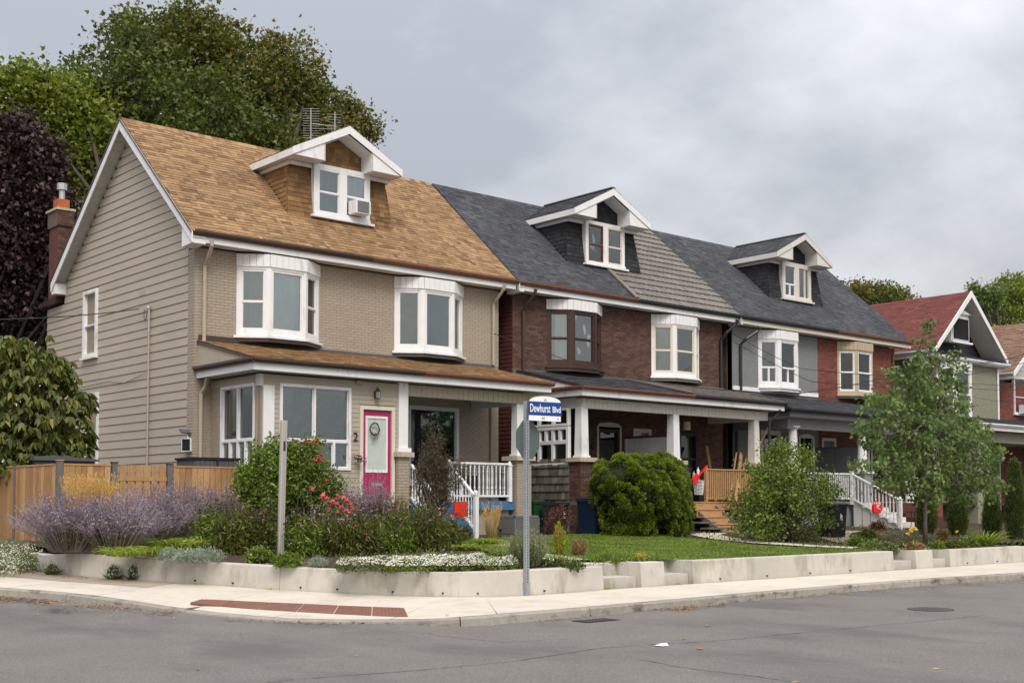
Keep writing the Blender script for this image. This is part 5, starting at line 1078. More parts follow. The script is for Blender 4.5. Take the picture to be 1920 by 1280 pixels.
# leaf colours
L_MAPLE = leafmat('maple_leaf', (.030,.060,.013), (.068,.095,.022), (.185,.118,.040)); L_BRIGHT = leafmat('bright_leaf', (.048,.086,.012), (.095,.145,.020), (.165,.20,.034))
L_PURPLE = leafmat('purple_leaf', (.022,.012,.014), (.040,.022,.023), (.085,.048,.040), trans=.15); L_CHEST = leafmat('drooping_leaf', (.036,.064,.017), (.078,.112,.030), (.19,.195,.06))
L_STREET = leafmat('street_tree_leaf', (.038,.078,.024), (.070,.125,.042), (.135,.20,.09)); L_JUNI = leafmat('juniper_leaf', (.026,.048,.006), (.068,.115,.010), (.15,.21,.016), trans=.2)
L_SHRUB = leafmat('shrub_leaf', (.045,.085,.016), (.085,.14,.028), (.14,.20,.05)); L_TOMATO = leafmat('bright_shrub_leaf', (.04,.09,.012), (.085,.155,.022), (.15,.23,.045))
L_THUJA = leafmat('cedar_hedge_leaf', (.020,.042,.012), (.035,.065,.016), (.075,.105,.022), trans=.1); L_DARK = leafmat('dark_perennial_leaf', (.028,.044,.012), (.065,.090,.022), (.13,.15,.04))
L_LILY = leafmat('strap_leaf', (.07,.13,.015), (.15,.23,.03), (.26,.33,.06)); L_SILVER = leafmat('silver_leaf', (.16,.21,.16), (.24,.29,.23), (.33,.37,.30), trans=.1)
L_SAGE = leafmat('sage_stem', (.16,.145,.13), (.26,.225,.225), (.38,.33,.34), trans=.05); F_SAGE = leafmat('sage_flower', (.14,.085,.17), (.25,.18,.28), (.40,.33,.42), trans=.2); G_SAGE = leafmat('sage_leaf', (.06,.08,.04), (.10,.12,.07), (.15,.16,.11))
L_GOLD = mat('golden_grass', (.42,.25,.07), (.60,.39,.14), (.74,.54,.24), rough=.6, na=.2, bump=0, trans=.3); L_RUST = leafmat('rusty_grass', (.10,.10,.03), (.20,.12,.045), (.30,.15,.07)); L_GREEN = leafmat('grass_blade', (.05,.10,.012), (.085,.15,.02), (.14,.20,.04))
L_LAWN = leafmat('lawn_blade', (.05,.105,.014), (.085,.16,.022), (.17,.22,.05)); L_BRONZE = leafmat('bronze_foliage', (.04,.03,.018), (.08,.06,.035), (.15,.12,.08), trans=.15)
L_LAV = leafmat('lavender_leaf', (.09,.13,.075), (.14,.19,.11), (.22,.26,.17)); L_YEL = leafmat('yellow_green_leaf', (.14,.17,.02), (.24,.26,.04), (.36,.33,.06)); L_DRY = leafmat('dry_leaf', (.16,.075,.03), (.26,.15,.06), (.38,.26,.12), trans=.1)
F_WHITE = leafmat('white_flower', (.62,.62,.56), (.72,.72,.66), (.80,.80,.76), trans=.1); F_CORAL = leafmat('coral_flower', (.62,.10,.10), (.70,.19,.17), (.74,.32,.28), trans=.1); F_PINK = leafmat('pink_flower', (.30,.12,.14), (.42,.20,.25), (.55,.30,.34))
F_RED = leafmat('red_flower', (.50,.01,.02), (.62,.03,.05), (.70,.08,.07)); F_YELLOW = leafmat('yellow_flower', (.80,.45,.01), (.85,.60,.03), (.80,.65,.2)); F_CONE = leafmat('seed_head', (.018,.012,.010), (.035,.02,.014), (.07,.04,.02), trans=0)
F_BURG = leafmat('burgundy_foliage', (.05,.014,.012), (.10,.03,.022), (.16,.06,.04)); L_COVER = leafmat('ground_cover_leaf', (.045,.075,.03), (.085,.125,.055), (.13,.17,.08))

def tree(name, base, trunk_top, lobes, n_cl, per, clr, lsize, lm, bm, r0, label, cat='tree', group=None, shape=LEAF4, bias=(0,0,-.3), shell=.35, rndf=None, nb=26, keepout=None, curl=0.0):
    t = thing(name, base, label, cat, group); C = lobes_pts(lobes, n_cl, shell)
    if keepout is not None: C = C[keepout(C)]
    idx = RNG.choice(len(C), min(nb, len(C)), replace=False); branches(t, base, [C[i] for i in idx], r0, bm, trunk_top)
    cr = RNG.uniform(0, 1, len(C)); P = clump(C, per, clr, .3); rr = np.repeat(cr, per)*.55+RNG.uniform(0,1,len(P))*.45
    if rndf is not None: rr = np.clip(rr*.6+rndf(P)*.6, 0, 1)
    # fine twigs in each cluster
    k = RNG.choice(len(C), min(len(C), 900), replace=False); A = C[k]; twigs('twigs', A-(A-np.array(trunk_top))*.10, A+RNG.normal(size=A.shape)*clr*.8, .012, .003, bm, t)
    leaves('crown', P, lsize, lm, t, shape=shape, bias=bias, rnd=rr, curl=curl); return t

# ======================= background trees
# big maple behind house 1
YB = 47
lob = pix_lobes([(300,120,95,85),(235,110,60,70,-3),(370,110,95,85),(350,55,50,40),(440,150,100,85),(265,190,100,90,-4),(400,230,120,90,-3),(520,200,80,80),(570,170,50,60),(590,260,75,70),(640,240,45,40),(655,225,35,30),(180,210,80,70,-4),(330,300,130,80,-4),(150,160,45,40),(500,300,100,60,-3),(230,45,22,26),(355,28,16,22),(425,75,18,25),(560,115,16,22),(520,105,30,35),(670,235,22,20),(610,215,30,35)] + [(x+random.uniform(-8,8), y+random.uniform(-8,8), random.uniform(10,20), random.uniform(12,24)) for x, y in ((140,128),(165,95),(195,60),(215,70),(245,25),(270,40),(300,42),(325,30),(345,45),(375,30),(395,45),(430,50),(455,72),(480,80),(505,88),(540,100),(575,92),(595,130),(600,165),(625,190),(640,185),(680,215),(690,240),(118,150),(150,180))], YB, .8)
b0 = atY(400, 700, YB); b0.z = 1.0
tree('maple_tree', b0, (b0.x-1, YB, 9.5), lob, 1550, 36, .27, .17, L_MAPLE, BARK, .38, 'tall broad maple with dark green and rusty leaves behind the beige house', shape=MAPLE, rndf=lambda P: np.clip((P[:,2]-13)/8*.3+(P[:,0]-b0.x)/12*.35+.02, 0, 1), nb=60, shell=.25)
lob = pix_lobes([(60,215,90,75),(120,250,85,85),(170,300,80,90),(40,160,40,30),(110,380,80,90),(220,360,70,80),(15,260,60,80),(190,430,60,60),(75,180,35,25),(130,185,30,25),(20,150,16,14),(55,138,14,12),(95,165,14,14),(5,160,14,14),(150,170,14,16)], 42, .8)
b0 = atY(120, 700, 42); b0.z = 1
tree('linden_tree', b0, (b0.x, 42, 8), lob, 1150, 34, .30, .16, L_BRIGHT, BARK, .30, 'bright yellow green tree at the left edge behind the purple maple', shape=MAPLE, nb=40, shell=.25)
lob = pix_lobes([(40,340,75,90),(75,400,70,80),(20,440,70,90),(60,500,70,70),(30,560,60,60),(85,300,35,35),(110,430,30,40),(95,560,25,40),(30,260,45,45),(-30,400,70,150),(60,600,35,30)], 39, .9)
b0 = atY(-10, 700, 39); b0.z = 1
tree('purple_maple', b0, (b0.x, 39, 6), lob, 1700, 34, .24, .14, L_PURPLE, mat('dark_bark', (.022,.018,.016), rough=1, na=.3), .15, 'dark purple leaved maple at the left edge beside the chimney', shape=MAPLE, nb=40, shell=.2)
# drooping-leaf tree in front of the side wall
lob = pix_lobes([(60,690,70,50),(20,740,70,70),(100,740,60,60),(140,790,45,45),(60,800,90,60),(110,830,60,40),(160,745,22,20),(45,650,30,25),(0,660,40,35),(20,850,70,50),(110,690,30,25),(165,830,15,25),(90,780,50,50)], 28.5, .9)
b0 = atY(70, 900, 28.5); b0.z = .8
t_ = thing('drooping_leaf_tree', b0, 'small broad tree with drooping green leaves against the beige side wall', 'tree')
C = lobes_pts(lob, 1350, .4); C = C[C[:,0] < 13.2]; branches(t_, b0, [C[i] for i in RNG.choice(len(C), 40, replace=False)], .10, BARK, (b0.x, 28.5, 3.2))
A = C+RNG.normal(size=C.shape)*.05; n_ = 9; P = np.repeat(A, n_, axis=0); ang = RNG.uniform(0, 2*pi, len(P)); D = np.stack([np.cos(ang), np.sin(ang), -.55-.5*RNG.uniform(0,1,len(P))], 1)
leaves('crown', P, .165, L_CHEST, t_, shape=LEAFW, D=D*1.6, spread=.3, curl=.25, rnd=np.clip(np.repeat(RNG.uniform(0,1,len(A)), n_)*.5+RNG.uniform(0,.5,len(P)), 0, 1))
# far right trees
def bgtree(L_, Y, m, label, n=420, ls=.26, name='background_tree', group=None):
    lob = pix_lobes(L_, Y, .8); x = sum(q[0] for q in L_[:2])/2; b0 = atY(x, 800, Y); b0.z = 1
    return tree(name, b0, (b0.x, Y, min(8, lob[0][2]-1)), lob, n, 22, .34, ls, m, BARK, .25, label, group=group, shape=MAPLE, nb=20, shell=.25)
bgtree([(1640,560,55,28),(1600,550,35,20),(1690,570,30,18),(1660,545,20,12)], 75, L_MAPLE, 'rusty green tree top showing behind the red roof ridge', 300, .30)
bgtree([(1890,565,45,45),(1860,590,35,30),(1910,540,30,25),(1935,590,50,60)], 70, L_BRIGHT, 'green leafy tree behind the brown roof at the right edge', 420, .30)
bgtree([(1850,560,20,22),(1828,548,8,18),(1868,545,8,15)], 64, L_STREET, 'thin green treetop beside the red roof peak', 110, .28)

# ======================= street tree
b0 = atG(1735, 1020); YT = b0.y
lob = pix_lobes([(1745,715,38,45),(1700,700,30,16),(1672,690,14,9),(1715,668,20,14),(1726,640,11,22),(1744,618,8,24),(1752,660,14,22),(1790,700,26,22),(1780,660,12,14),(1690,745,50,22),(1655,760,26,14),(1745,770,50,36),(1795,750,30,30),(1690,790,60,26),(1640,820,30,14),(1632,790,22,10),(1700,835,60,30),(1760,830,60,40),(1645,865,36,18),(1620,870,16,9),(1800,800,40,28),(1820,790,22,12),(1812,850,50,34),(1845,825,16,12),(1850,865,14,12),(1700,885,46,24),(1670,905,30,14),(1780,890,60,30),(1835,905,40,22),(1866,905,14,10),(1740,915,46,20),(1800,930,30,14),(1720,735,20,40),(1662,735,22,9)], YT, .9)
t_ = thing('street_tree', b0, 'young green tree with a slim trunk in front of the red brick half', 'tree'); C = lobes_pts(lob, 520, .25, .22)
branches(t_, b0, [C[i] for i in RNG.choice(len(C), 90, replace=False)], .055, BARK2, (b0.x+.05, YT, 3.9), wig=.012); P = clump(C, 24, .085, .9)
leaves('crown', P, .125, L_STREET, t_, shape=MAPLE2, bias=(0,0,-1.3), rnd=np.clip(np.repeat(RNG.uniform(0,1,len(C)), 24)*.65+RNG.uniform(0,.4,len(P)), 0, 1))

# ======================= shrubs
def shrub(name, L_, Y, base, n, per, clr, ls, m, label, cat='shrub', group=None, shape=LEAF4, bias=(0,0,.1), shell=.35, stem=BARK, nb=24, depth=1.0, flowers=None):
    lob = pix_lobes(L_, Y, depth); t = thing(name, base, label, cat, group); C = lobes_pts(lob, n, shell); C = C[C[:,2] > base.z+.03]
    branches(t, base, [C[i] for i in RNG.choice(len(C), min(nb, len(C)), replace=False)], .05, stem, base+Vector((0,0,.3)), name='stems', trunk=False)
    P = clump(C, per, clr); P = P[P[:,2] > base.z]; leaves('foliage', P, ls, m, t, shape=shape, bias=bias)
    if flowers: 
        fm, nf, fr = flowers; Q = lobes_pts(lob, nf, .9, .04); Q = Q[Q[:,2] > base.z+.2]; blobs('flowers', Q, fr, fm, t, .7)
    return t
# round clipped juniper
jb = atG(1200, 1007); Y = jb.y+.8
lob = pix_lobes([(1200,925,80,66),(1205,905,68,48),(1160,895,46,34),(1240,905,44,48),(1230,960,56,52),(1180,960,44,50),(1250,985,36,26),(1160,985,30,26),(1200,985,60,26),(1135,900,20,22)], Y, .85)
t_ = thing('round_juniper', jb, 'large rounded evergreen bush with yellowish green tips beside the blue bin', 'bush')
C = lobes_pts(lob, 900, .9, .02); C = C[C[:,2] > jb.z+.05]; cen = np.array([jb.x, Y+.1, jb.z+.85])
keep_ = np.ones(len(C), bool)
for l in lob: keep_ &= (((C-np.array(l[:3]))/np.array(l[3:6]))**2).sum(1) > .60
C = C[keep_]; S_ = unit(C-cen); R_ = RNG.uniform(.11,.21,len(C)); k = 230; d = unit(RNG.normal(size=(len(C),k,3)).reshape(-1,3)+np.repeat(S_+np.array([0,0,.25]),k,axis=0)*.9); P = np.repeat(C,k,axis=0)+d*np.repeat(R_,k)[:,None]*RNG.uniform(.55,1.0,(len(C)*k,1))
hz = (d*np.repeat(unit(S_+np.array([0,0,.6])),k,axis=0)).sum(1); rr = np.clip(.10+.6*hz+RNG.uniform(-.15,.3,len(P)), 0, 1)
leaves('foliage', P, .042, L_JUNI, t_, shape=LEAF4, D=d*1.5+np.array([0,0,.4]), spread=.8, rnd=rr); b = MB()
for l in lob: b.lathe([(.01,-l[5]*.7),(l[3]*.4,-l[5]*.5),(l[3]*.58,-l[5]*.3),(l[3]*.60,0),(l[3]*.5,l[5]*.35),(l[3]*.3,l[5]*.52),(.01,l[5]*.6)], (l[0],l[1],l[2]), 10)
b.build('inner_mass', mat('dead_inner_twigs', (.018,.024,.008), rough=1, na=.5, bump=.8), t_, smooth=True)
sb = atG(1480, 1015)
shrub('leafy_shrub', [(1480,870,40,40),(1455,900,50,45),(1500,920,60,45),(1450,960,55,45),(1500,975,45,40),(1420,985,40,30),(1530,925,24,30),(1470,840,18,18),(1425,930,30,35)], sb.y+.3, sb, 620, 22, .10, .085, L_SHRUB, 'loose light green shrub in front of the white stair railing', bias=(0,0,.2), shell=.3, nb=40)
sb = atG(1375, 992); shrub('dark_perennial', [(1375,960,28,25),(1395,950,20,20),(1360,980,25,15)], sb.y+.2, sb, 140, 18, .08, .06, F_BURG, 'brownish dry perennial beside the new wooden stairs', 'plant')
def thuja(x, y0, y1, w, label):
    b0 = atG(x, y0); top = atY(x, y1, b0.y); h = top.z-b0.z; rw = w/FPX*b0.y*1.25/2; t = thing('cedar_hedge_tree', b0, label, 'evergreen', 'pointed cedars by the driveway')
    n = 700; z = RNG.uniform(0, 1, n)**.8; a = RNG.uniform(0, 2*pi, n); r = rw*np.clip((1-z)**.55*(.6+1.0*np.minimum(z*2,.5)), .03, 1)*(1+RNG.normal(size=n)*.06); C = np.stack([b0.x+r*np.cos(a), b0.y+r*np.sin(a), b0.z+.04+z*h], 1)
    P = clump(C, 24, .05); D = np.repeat(np.stack([np.cos(a)*.5, np.sin(a)*.5, np.full(n, 1.0)], 1), 24, axis=0); leaves('foliage', P, .065, L_THUJA, t, shape=NARROW, D=D, spread=.5)
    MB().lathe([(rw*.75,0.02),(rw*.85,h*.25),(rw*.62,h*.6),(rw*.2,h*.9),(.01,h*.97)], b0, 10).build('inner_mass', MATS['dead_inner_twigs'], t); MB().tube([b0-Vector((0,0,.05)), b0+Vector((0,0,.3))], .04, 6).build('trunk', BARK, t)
thuja(1738, 1000, 905, 44, 'dark pointed cedar just right of the slim street tree trunk'); thuja(1796, 1003, 915, 46, 'dark pointed cedar second from the slim street tree trunk'); thuja(1861, 1003, 925, 44, 'dark cedar left of the tall pointed one at the right edge'); thuja(1905, 1010, 868, 52, 'tallest pointed cedar at the right edge of the row')
# bright bushy plants by the sun room
sb = atG(500, 985); sb.y = min(sb.y, 23.6)
shrub('bushy_tomato_plant', [(510,870,55,40),(480,900,40,35),(540,900,50,40),(500,930,60,35),(455,900,20,25),(520,840,30,18),(560,925,35,30)], 23.2, Vector((atY(510,950,23.2).x, 23.2, ground(23.2)-.02)), 420, 24, .085, .075, L_TOMATO, 'bright green bushy plant in front of the sun room, left of the steel post', 'plant', depth=.7, bias=(0,0,.1))
shrub('rose_bush', [(575,870,35,40),(600,900,32,40),(565,920,40,30),(585,835,20,14),(625,915,18,20),(550,850,22,20)], 23.0, Vector((atY(580,950,23.0).x, 23.0, ground(23)-.02)), 300, 22, .08, .07, L_SHRUB, 'green rose bush with small red blooms right of the steel post', 'plant', depth=.7)
Q = [atY(x, y, 22.5) for x, y in ((570,827),(583,829),(593,827),(602,853),(597,861),(604,862),(592,863),(612,900))]; rb_ = thing('rose_blooms', Q[0], 'scattered dark red roses on the bush before the porch window', 'flowers'); blobs('petals', clump(np.array([tuple(q) for q in Q]), 6, .018), .028, F_RED, rb_, .7, stuff=True)
sb = Vector((atY(820, 960, 21.6).x, 21.6, ground(21.6)-.02))
t_ = shrub('bronze_feathery_shrub', [(815,830,14,26),(812,855,26,28),(822,880,36,30),(815,910,38,30),(825,940,30,25),(850,890,22,30),(790,880,18,20),(806,800,6,14)], 21.6, sb, 460, 26, .05, .055, L_BRONZE, 'brown feathery shrub standing before the porch stairs', depth=.8, shape=NARROW, bias=(.1,0,.9), nb=30)

# ======================= perennials
def inbed(x, y, ymax=None):
    if ymax is None: ymax = 24.5 if x < 455 else (23.3 if x < 780 else (22.9 if x < 930 else 24.2))
    p = atG(x, y)
    if p.y > ymax: p = atY(x, y, ymax); p.z = ground(ymax)-.02
    if x > 1090 and p.y < 16.45: p = Vector((p.x*16.45/p.y, 16.45, ground(16.45)-.02))
    return p
def hgt(b0, cx, cy, h): return max(.08, atY(cx, cy-h, b0.y).z-b0.z)
def russian_sage(cx, cy, w, h, n, label, lean=(0,0), g=None, den=26, Yo=0):
    b0 = inbed(cx, cy); t = thing('russian_sage', b0, label, 'plant', 'purple sage clumps'); u = FPX/(b0.y*1.08); W_ = w/u/2; H_ = hgt(b0, cx, cy, h)
    a = RNG.uniform(0, 2*pi, n); r = np.sqrt(RNG.uniform(0,1,n)); B = np.stack([b0.x+W_*.35*r*np.cos(a), b0.y+W_*.3*r*np.sin(a), np.full(n, b0.z)], 1)
    T = B+np.stack([np.cos(a)*W_*.85*r+lean[0], np.sin(a)*W_*.6*r+lean[1], H_*(1.05-.45*r*r)*RNG.uniform(.75,1.12,n)], 1); M = (B+T)/2; M[:,2] += .08*H_; M += RNG.normal(size=M.shape)*.03
    twigs('stems', np.concatenate([B, M]), np.concatenate([M, T]), .005, .003, L_SAGE, t); k = den; tt = RNG.uniform(.15, 1.0, (n,k))[:,:,None]
    Bz = ((1-tt)**2)*B[:,None]+2*tt*(1-tt)*M[:,None]+tt**2*T[:,None]; Pn = Bz.reshape(-1,3)+RNG.normal(size=(n*k,3))*.022; tv = tt.reshape(-1)
    hi = tv > .42; leaves('flower_spikes', Pn[hi], .034, F_SAGE, t, shape=LEAF4, bias=(0,0,.6)); leaves('foliage', Pn[~hi], .05, G_SAGE, t, shape=NARROW, bias=(0,0,.5))
    m_ = n*9; a2 = RNG.uniform(0,2*pi,m_); r2 = np.sqrt(RNG.uniform(0,1,m_)); zz2 = RNG.uniform(0,1,m_)*H_*.55; Q = np.stack([b0.x+W_*(.35+.35*zz2/H_)*r2*np.cos(a2), b0.y+W_*(.3+.25*zz2/H_)*r2*np.sin(a2), b0.z+zz2], 1); leaves('basal_foliage', Q, .06, G_SAGE, t, shape=NARROW, bias=(0,0,.7))
    # side sprays
    m_ = n*2; i = RNG.integers(0, n, m_); q = RNG.uniform(.4,.9,m_)[:,None]; s0 = (1-q)**2*B[i]+2*q*(1-q)*M[i]+q*q*T[i]; s1 = s0+unit(RNG.normal(size=(m_,3))+np.array([0,0,.7]))*RNG.uniform(.08,.2,m_)[:,None]; twigs('sprays', s0, s1, .004, .002, L_SAGE, t, rnd=RNG.uniform(0,1,m_))
    S2 = np.repeat(s0,6,axis=0)+np.repeat(s1-s0,6,axis=0)*RNG.uniform(0,1,(m_*6,1)); leaves('small_florets', S2, .028, F_SAGE, t, bias=(0,0,.5))
    return t
russian_sage(130, 1034, 190, 108, 300, 'purple sage clump at the far left end of the garden wall'); russian_sage(215, 1034, 180, 106, 300, 'dense purple sage clump below the golden grass'); russian_sage(285, 1024, 150, 108, 220, 'purple sage clump in front of the wooden gate', Yo=1)
russian_sage(345, 1018, 150, 112, 240, 'paler tall sage clump in front of the right fence panel'); russian_sage(425, 1012, 160, 102, 240, 'pale tall sage between the fence and the bushy plant'); russian_sage(640, 1000, 110, 100, 120, 'grey sage stems behind the coral flowers'); russian_sage(700, 985, 90, 95, 120, 'grey lilac sage stems below the magenta door')
def feather_grass(cx, cy, w, h, n, m, label, gm=L_GREEN, head=True, name='feather_grass', bend=.18, Y=None, group=None, spread=.32):
    b0 = inbed(cx, cy) if Y is None else Vector((atY(cx, cy, Y).x, Y, ground(Y)-.02)); t = thing(name, b0, label, 'ornamental grass', group); u = FPX/(b0.y*1.08); W_ = w/u/2; H_ = hgt(b0, cx, cy, h)
    a = RNG.uniform(0, 2*pi, n); r = RNG.uniform(0,1,n); B = np.stack([b0.x+.10*np.cos(a), b0.y+.10*np.sin(a), np.full(n, b0.z)], 1); D = np.stack([np.cos(a)*r*W_/H_, np.sin(a)*r*W_/H_*.7, np.ones(n)], 1)
    ribbons('blades', B, D, H_*RNG.uniform(.35,.75,n), .012, gm, t, bend=.35); L_ = H_*RNG.uniform(.7,1.05,n); ribbons('stalks', B, D, L_, .010, m, t, bend=bend)
    if head:
        k = 16; tt = RNG.uniform(.62, 1.0, (n,k)); Du = unit(D); P = B[:,None]+Du[:,None]*(L_[:,None]*tt)[:,:,None]; P[:,:,2] -= bend*L_[:,None]*tt*tt*.9; hor = Du.copy(); hor[:,2] = 0; P += hor[:,None]*(bend*L_[:,None]*tt*tt*.35)[:,:,None]
        leaves('seed_plumes', P.reshape(-1,3)+RNG.normal(size=(n*k,3))*.008, .045, m, t, shape=NARROW, bias=(0,0,2.0), spread=.4)
    return t
feather_grass(168, 1022, 110, 158, 520, L_GOLD, 'golden upright feather grass standing before the wooden fence', spread=.3); feather_grass(922, 1012, 42, 82, 70, L_GOLD, 'small golden feather grass clump below the porch railing')
feather_grass(640, 985, 90, 125, 120, L_RUST, 'rusty arching grass left of the magenta door', bend=.5, name='arching_grass'); feather_grass(715, 985, 110, 140, 150, L_RUST, 'rusty arching grass in front of the magenta door', bend=.55, name='arching_grass'); feather_grass(745, 975, 60, 100, 70, L_GREEN, 'thin green grass tuft at the foot of the white column', bend=.3, head=False, name='arching_grass')
def strap_clump(cx, cy, w, h, n, m, label, name='daylily_clump', wd=.022, bend=.75, cat='plant', group=None, fl=None):
    b0 = inbed(cx, cy); t = thing(name, b0, label, cat, group); u = FPX/(b0.y*1.08); W_ = w/u/2; H_ = hgt(b0, cx, cy, h)
    bx = RNG.uniform(-1,1,n)*W_*.75; by = RNG.uniform(-1,1,n)*min(W_*.5,.5); a = RNG.uniform(0,2*pi,n); B = np.stack([b0.x+bx, b0.y+by+.1, np.full(n, b0.z)], 1); D = np.stack([np.cos(a)*.7, np.sin(a)*.7, RNG.uniform(.6,1.3,n)], 1)
    ribbons('leaves', B, D, H_*RNG.uniform(1.0,1.9,n), wd, m, t, bend=bend)
    if fl: 
        fm, k = fl; Q = np.stack([b0.x+RNG.uniform(-1,1,k)*W_*.7, b0.y+RNG.uniform(-.2,.2,k), b0.z+H_*RNG.uniform(.8,1.3,k)], 1); twigs('flower_stems', Q*np.array([1,1,0])+np.array([0,0,b0.z]), Q, .004, .003, m, t); leaves('petals', np.repeat(Q,9,axis=0), .07, fm, t, bias=(0,0,.2), stuff=True)
    return t
strap_clump(255, 1042, 110, 38, 420, L_LILY, 'bright green arching strap leaves along the left wall top'); strap_clump(345, 1028, 120, 42, 420, L_LILY, 'bright green strap leaves beside the silver mound'); strap_clump(915, 1020, 60, 24, 260, L_LILY, 'low bright green grassy clump below the golden grass'); strap_clump(880, 1030, 60, 22, 200, L_LILY, 'green grassy strip behind the white alyssum')
strap_clump(1858, 1028, 60, 42, 120, L_LILY, 'spiky yellow green lily clump at the far end of the bed', wd=.03, bend=.45); strap_clump(1800, 1028, 60, 26, 120, L_DARK, 'dark strappy daylily with one yellow flower', fl=(F_YELLOW, 1)); strap_clump(1705, 1025, 50, 28, 120, L_DARK, 'dark strappy daylily with yellow flowers left of the tree trunk', fl=(F_YELLOW, 4))
def mound(name, L_, z_off, n, per, clr, ls, m, label, cat='plant', group=None, fl=None, bias=(0,0,.5), shape=LEAF4, Yc=None):
    """low mound: L_ = photo points (x, y, rx, ry) on the bed surface"""
    C0 = [inbed(x, y+ry*.5) for x, y, rx, ry in L_]; t = thing(name, C0[0], label, cat, group); lob = []
    for (x, y, rx, ry), c in zip(L_, C0): u = FPX/(c.y*1.06); lob.append((c.x, c.y+rx/u*.3, c.z+ry/u*.1, rx/u, rx/u*.7, ry/u*1.25))
    C = lobes_pts(lob, n, .6, .05); C = C[C[:,2] > C0[0].z-.02]; P = clump(C, per, clr); leaves('foliage', P, ls, m, t, shape=shape, bias=bias)
    if fl:
        for fm, nf, fr, nm in fl: Q = lobes_pts(lob, nf, .93, .05); Q = Q[Q[:,2] > C0[0].z+.04]; Q[:,2] += .03; blobs(nm, Q, RNG.uniform(.7,1.2,len(Q))*fr, fm, t, .6)
    return t
for i, (x, y, rx, ry, nf, lab) in enumerate([(690,1058,55,14,600,'sparser white alyssum patch nearest the steel post'),(780,1058,60,18,1100,'white alyssum patch in the middle of the curved wall top'),(870,1056,60,20,1500,'dense white alyssum patch left of the street sign pole'),(940,1058,40,17,900,'white alyssum patch touching the street sign pole')]):
    mound('alyssum', [(x,y,rx,ry),(x+rx*.5,y-4,rx*.6,ry),(x-rx*.5,y-2,rx*.6,ry*.9)], 0, 420, 16, .035, .035, L_SHRUB if i else L_COVER, lab, 'flowers', 'white alyssum along the curved wall', [(F_WHITE, nf*4, .014, 'blossoms')])
mound('silver_mound', [(325,1040,25,10)], 0, 260, 14, .03, .045, L_SILVER, 'smaller silver green feathery mound on the left wall top', shape=NARROW); mound('silver_mound', [(385,1042,45,12),(360,1042,30,11)], 0, 500, 16, .03, .045, L_SILVER, 'wider silver green feathery mound beside the dark coneflowers', shape=NARROW)
mound('silver_mound', [(600,1052,22,7)], 0, 160, 12, .025, .035, L_SILVER, 'low silvery plant between the steel post and the alyssum', shape=NARROW)
_cn = [0]
def coneflowers(cx, cy, w, h, n, label, pink=.35):
    _cn[0] += 1; lm_ = (L_DARK, L_TOMATO, L_DARK, L_SHRUB, L_DARK)[_cn[0] % 5]
    b0 = inbed(cx, cy); t = thing('coneflower_clump', b0, label, 'flowers', 'dark coneflowers massed in the bed'); u = FPX/(b0.y*1.08); W_ = w/u/2; H_ = hgt(b0, cx, cy, h); a = RNG.uniform(0,2*pi,n); r = np.sqrt(RNG.uniform(0,1,n))
    B = np.stack([b0.x+W_*.9*r*np.cos(a), b0.y+.5+W_*.6*r*np.sin(a), np.full(n, b0.z)], 1); T = B+np.stack([RNG.normal(size=n)*.08, RNG.normal(size=n)*.08, H_*(1.0-.3*r*r)*RNG.uniform(.5,1.18,n)], 1)
    twigs('stems', B, T, .006, .004, L_DARK, t); k = 18; tt = RNG.uniform(.05,.9,(n,k))[:,:,None]; P = (B[:,None]*(1-tt)+T[:,None]*tt).reshape(-1,3)+RNG.normal(size=(n*k,3))*.05
    leaves('foliage', P, .105, lm_, t, shape=NARROW, bias=(0,0,-.2), spread=.9, curl=.2); fr = RNG.uniform(0,1,n) < .8; blobs('seed_heads', T[fr]+RNG.normal(size=T[fr].shape)*.01, .026, F_CONE, t, .85)
    pk = RNG.uniform(0,1,n) < pink*.55; Q = T[pk]
    if len(Q): ang = np.tile(np.arange(8)*pi/4, len(Q)); D = np.stack([np.cos(ang), np.sin(ang), np.full(len(ang), -.9)], 1); leaves('petals', np.repeat(Q,8,axis=0), .045, F_PINK, t, D=D*3, spread=.1, stuff=True)
    return t
for cx, cy, w, h, n, pk, lab in ((425,1030,80,84,120,.03,'dark seed heads nearest the silver mound'),(470,1040,100,98,152,.08,'dark seed heads left of the steel post'),(450,1015,120,82,136,.05,'seed heads behind the silver mound and daisies'),(525,1040,90,88,152,.15,'dark leafy clump right behind the steel post'),(560,1018,110,74,136,.10,'seed heads below the bushy green plant'),(590,1044,100,80,160,.25,'dark leafy coneflowers right of the steel post'),(650,1042,100,78,160,.30,'coneflowers below the coral blooms'),(630,1018,110,56,120,.2,'seed heads just under the coral blooms'),(705,1040,100,82,152,.35,'coneflowers right of the coral blooms'),(720,1016,110,66,128,.25,'seed heads below the magenta door'),(765,1036,100,84,152,.4,'coneflowers with pink petals left of the stair rail'),(825,1034,100,92,152,.35,'coneflower clump in front of the brown feathery shrub'),(800,1014,110,70,128,.3,'seed heads at the foot of the brown feathery shrub'),(865,1030,70,70,96,.3,'coneflowers nearest the white newel post')):
    coneflowers(cx, cy, w, h, n, lab, pk)
mound('purple_leaf_plant', [(440,985,26,30)], 0, 160, 16, .05, .07, F_BURG, 'dark burgundy leaved plant among the seed heads'); mound('yellow_daisies', [(490,1040,25,14)], 0, 120, 14, .04, .06, L_SHRUB, 'small pale yellow daisies by the foot of the steel post', 'flowers', None, [(F_YELLOW, 14, .022, 'daisies')]); mound('nasturtium', [(545,1050,28,10)], 0, 120, 12, .03, .07, L_TOMATO, 'round bright green leaves right of the steel post foot', 'plant', None, [(F_RED, 10, .02, 'red_blooms')])
